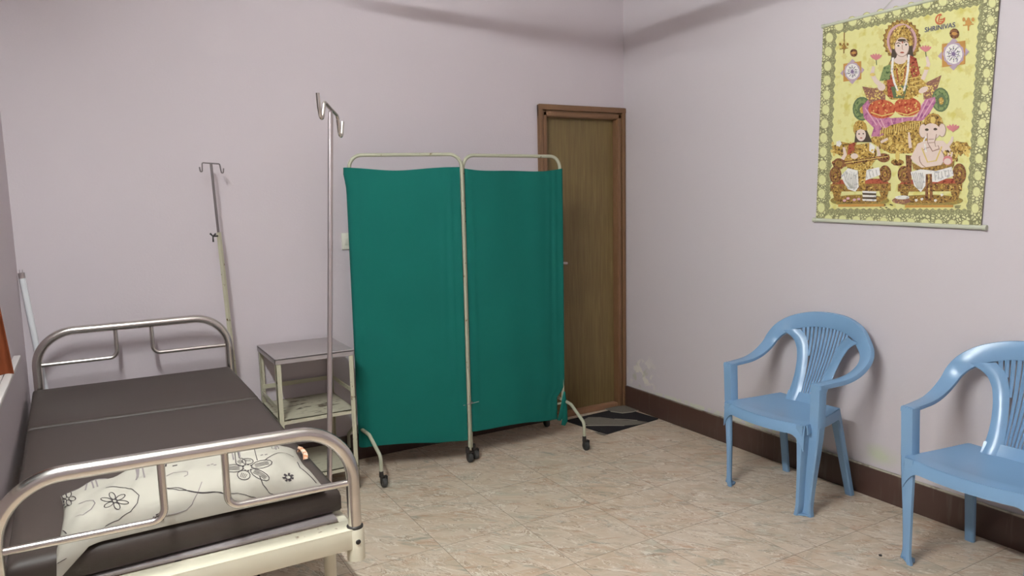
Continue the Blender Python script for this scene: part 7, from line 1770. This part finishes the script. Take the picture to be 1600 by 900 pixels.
    # --- front legs run on up into the arm posts
    for sd in (-1, 1):
        bm = bmesh.new(); G = []
        Z = [0, .022, .05, .20, .33, .40, .425]
        for i in range(25):
            z = .425*i/24
            g = lambda a: sinterp(Z, a, z)
            o0_, o1_, o2_ = g([.190, .196, .199, .200, .198, .196, .196]), g([.204, .210, .213, .216, .222, .226, .228]), g([.252, .248, .246, .256, .268, .273, .274])
            f1, f0, fb = g([.432, .432, .431, .430, .432, .437, .438]), g([.400, .399, .398, .394, .391, .390, .390]), g([.378, .376, .374, .364, .356, .352, .350])
            row = [(o0_-.002, f1-.008), (o0_, f1), (o1_, f1), (o1_+.001, f1-.004), (o1_+.002, f0), (o2_-.003, f0), (o2_, f0-.003), (o2_, fb)]
            G.append([Vector((sd*a, b, z)) for a, b in row])
        thick_grid(bm, G, .005, flip=sd)
        G = [[Vector((sd*a, b, z_)) for a, b in ((.192, .430), (.208, .430), (.250, .398), (.250, .378), (.205, .380), (.194, .400))] for z_ in (.003, .010)]
        vt = [[bm.verts.new(p) for p in r] for r in G]; bm.faces.new(vt[0]); bm.faces.new(vt[1][::-1])
        for i in range(6): bm.faces.new((vt[0][i], vt[0][(i+1) % 6], vt[1][(i+1) % 6], vt[1][i]))
        G = []
        for i in range(15):
            z = .415+.194*i/14; t = i/14
            a, b = .226+.004*t, .275+.006*t
            row = [(a+.001, .350+.004*t), (a, .386), (a+.003, .3905+.004*t), (b-.003, .3905+.004*t), (b, .386), (b-.001, .350+.004*t)]
            G.append([Vector((sd*p, q, z)) for p, q in row])
        thick_grid(bm, G, .005, flip=sd)
        finish('leg', bm, plastic, ch, ang=40)
    for sd in (-1, 1):
        bm = bmesh.new(); G = []
        for i in range(19):
            z = .415*i/18; t = z/.415
            a, b = .166-.034*t+.002, .200-.028*t; yf = .036+.090*t; yb = yf-.018-.006*t
            row = [(a, yf-.012), (a, yf), (a+.003, yf+.003), (b-.003, yf+.003), (b, yf), (b, yb)]
            G.append([Vector((sd*p, q, z)) for p, q in row])
        thick_grid(bm, G, .005, flip=sd); finish('leg', bm, plastic, ch, ang=40)
    return ch
ch1 = make_chair('blue plastic armchair nearer the door, standing fully in view', (3.095, 2.306, 0), 'blue plastic armchairs along the right wall')
def dup(root, loc, label):
    r = root.copy(); C.objects.link(r); r.location = loc; r['label'] = label
    for c0 in list(root.children):
        c = c0.copy(); C.objects.link(c); c.parent = r
    return r
ch2 = dup(ch1, (3.088, 1.376, 0), 'blue plastic armchair at the right edge, cut off by the frame')

# ------------------------------------------------------------------ light
def emit(name, rgb, s):
    m = bpy.data.materials.new(name); m.use_nodes = True; n = m.node_tree.nodes; b = n['Principled BSDF']
    b.inputs['Emission Color'].default_value = lin(rgb); b.inputs['Emission Strength'].default_value = s; b.inputs['Base Color'].default_value = (.9, .9, .9, 1); return m
tl = thing('tube_light', 'lit fluorescent tube light on the left wall above the window', 'tube light', LAMP)
bm = bmesh.new(); bevbox(bm, -.045, -.02, -.62, .62, -.03, .03, .004)
for s in (-1, 1): bevbox(bm, XL-LAMP[0]-.0008, -.044, s*.4-.015, s*.4+.015, -.015, .015, .003)
for s in (-1, 1): bevbox(bm, -.045, .016, s*.61-.012, s*.61+.012, -.02, .02, .003)
finish('batten', bm, switch_m, tl)
bm = bmesh.new(); tube(bm, [(0, -.6, 0), (0, .6, 0)], .014, 14); finish('lamp', bm, emit('lamp_glow', (249, 255, 255), LAMP_S), tl)
fan = thing('ceiling_fan', 'white ceiling fan with four blades hanging from the ceiling', 'ceiling fan', (1.14, 2.47, 2.535))
bm = bmesh.new(); lathe(bm, [(.03, -.05), (.085, -.045), (.11, -.02), (.11, .02), (.085, .05), (.03, .06)], 24); finish('motor', bm, switch_m, fan)
bm = bmesh.new(); tube(bm, [(0, 0, .05), (0, 0, ZC-2.535)], .012, 12); lathe(bm, [(.05, .43), (.03, .49), (.055, ZC-2.535)], 18); finish('down_rod', bm, switch_m, fan)
for k in range(4):
    an = FAN_A+k*PI/2; ca, sa = math.cos(an), math.sin(an); G = []
    for i in range(9):
        rr = .10+.50*i/8; wd = .065+.02*math.sin(PI*i/8); row = []
        for j in range(5):
            q = -1+j/2; row.append((rr*ca-q*wd*sa, rr*sa+q*wd*ca, .006+q*.021-.004*q*q))
        G.append(row)
    bm = bmesh.new(); thick_grid(bm, G, .003); finish('blade', bm, switch_m, fan)
w = bpy.data.worlds.new('World'); bpy.context.scene.world = w; w.use_nodes = True
w.node_tree.nodes['Background'].inputs['Color'].default_value = (.9, .92, 1, 1); w.node_tree.nodes['Background'].inputs['Strength'].default_value = .05

# ------------------------------------------------------------------ camera
cam = bpy.data.cameras.new('Camera'); co = bpy.data.objects.new('Camera', cam); C.objects.link(co)
cam.sensor_width = 36; cam.lens = 1145/1600*36; cam.clip_start = .02
R_ = Vector((0.86510732, -0.50110271, -0.02203183)); D_ = Vector((-0.080183, -0.09480204, -0.99226169)); F_ = Vector((0.49513636, 0.86017942, -0.12219385))
co.matrix_world = Matrix(((R_.x, -D_.x, -F_.x, 0), (R_.y, -D_.y, -F_.y, 0), (R_.z, -D_.z, -F_.z, 1.45), (0, 0, 0, 1)))
bpy.context.scene.camera = co
sn = bpy.context.scene
sn.view_settings.view_transform = 'Standard'; sn.view_settings.exposure = EXPOSURE; sn.view_settings.gamma = 1.0
sn.cycles.use_denoising = True; sn.cycles.max_bounces = 8
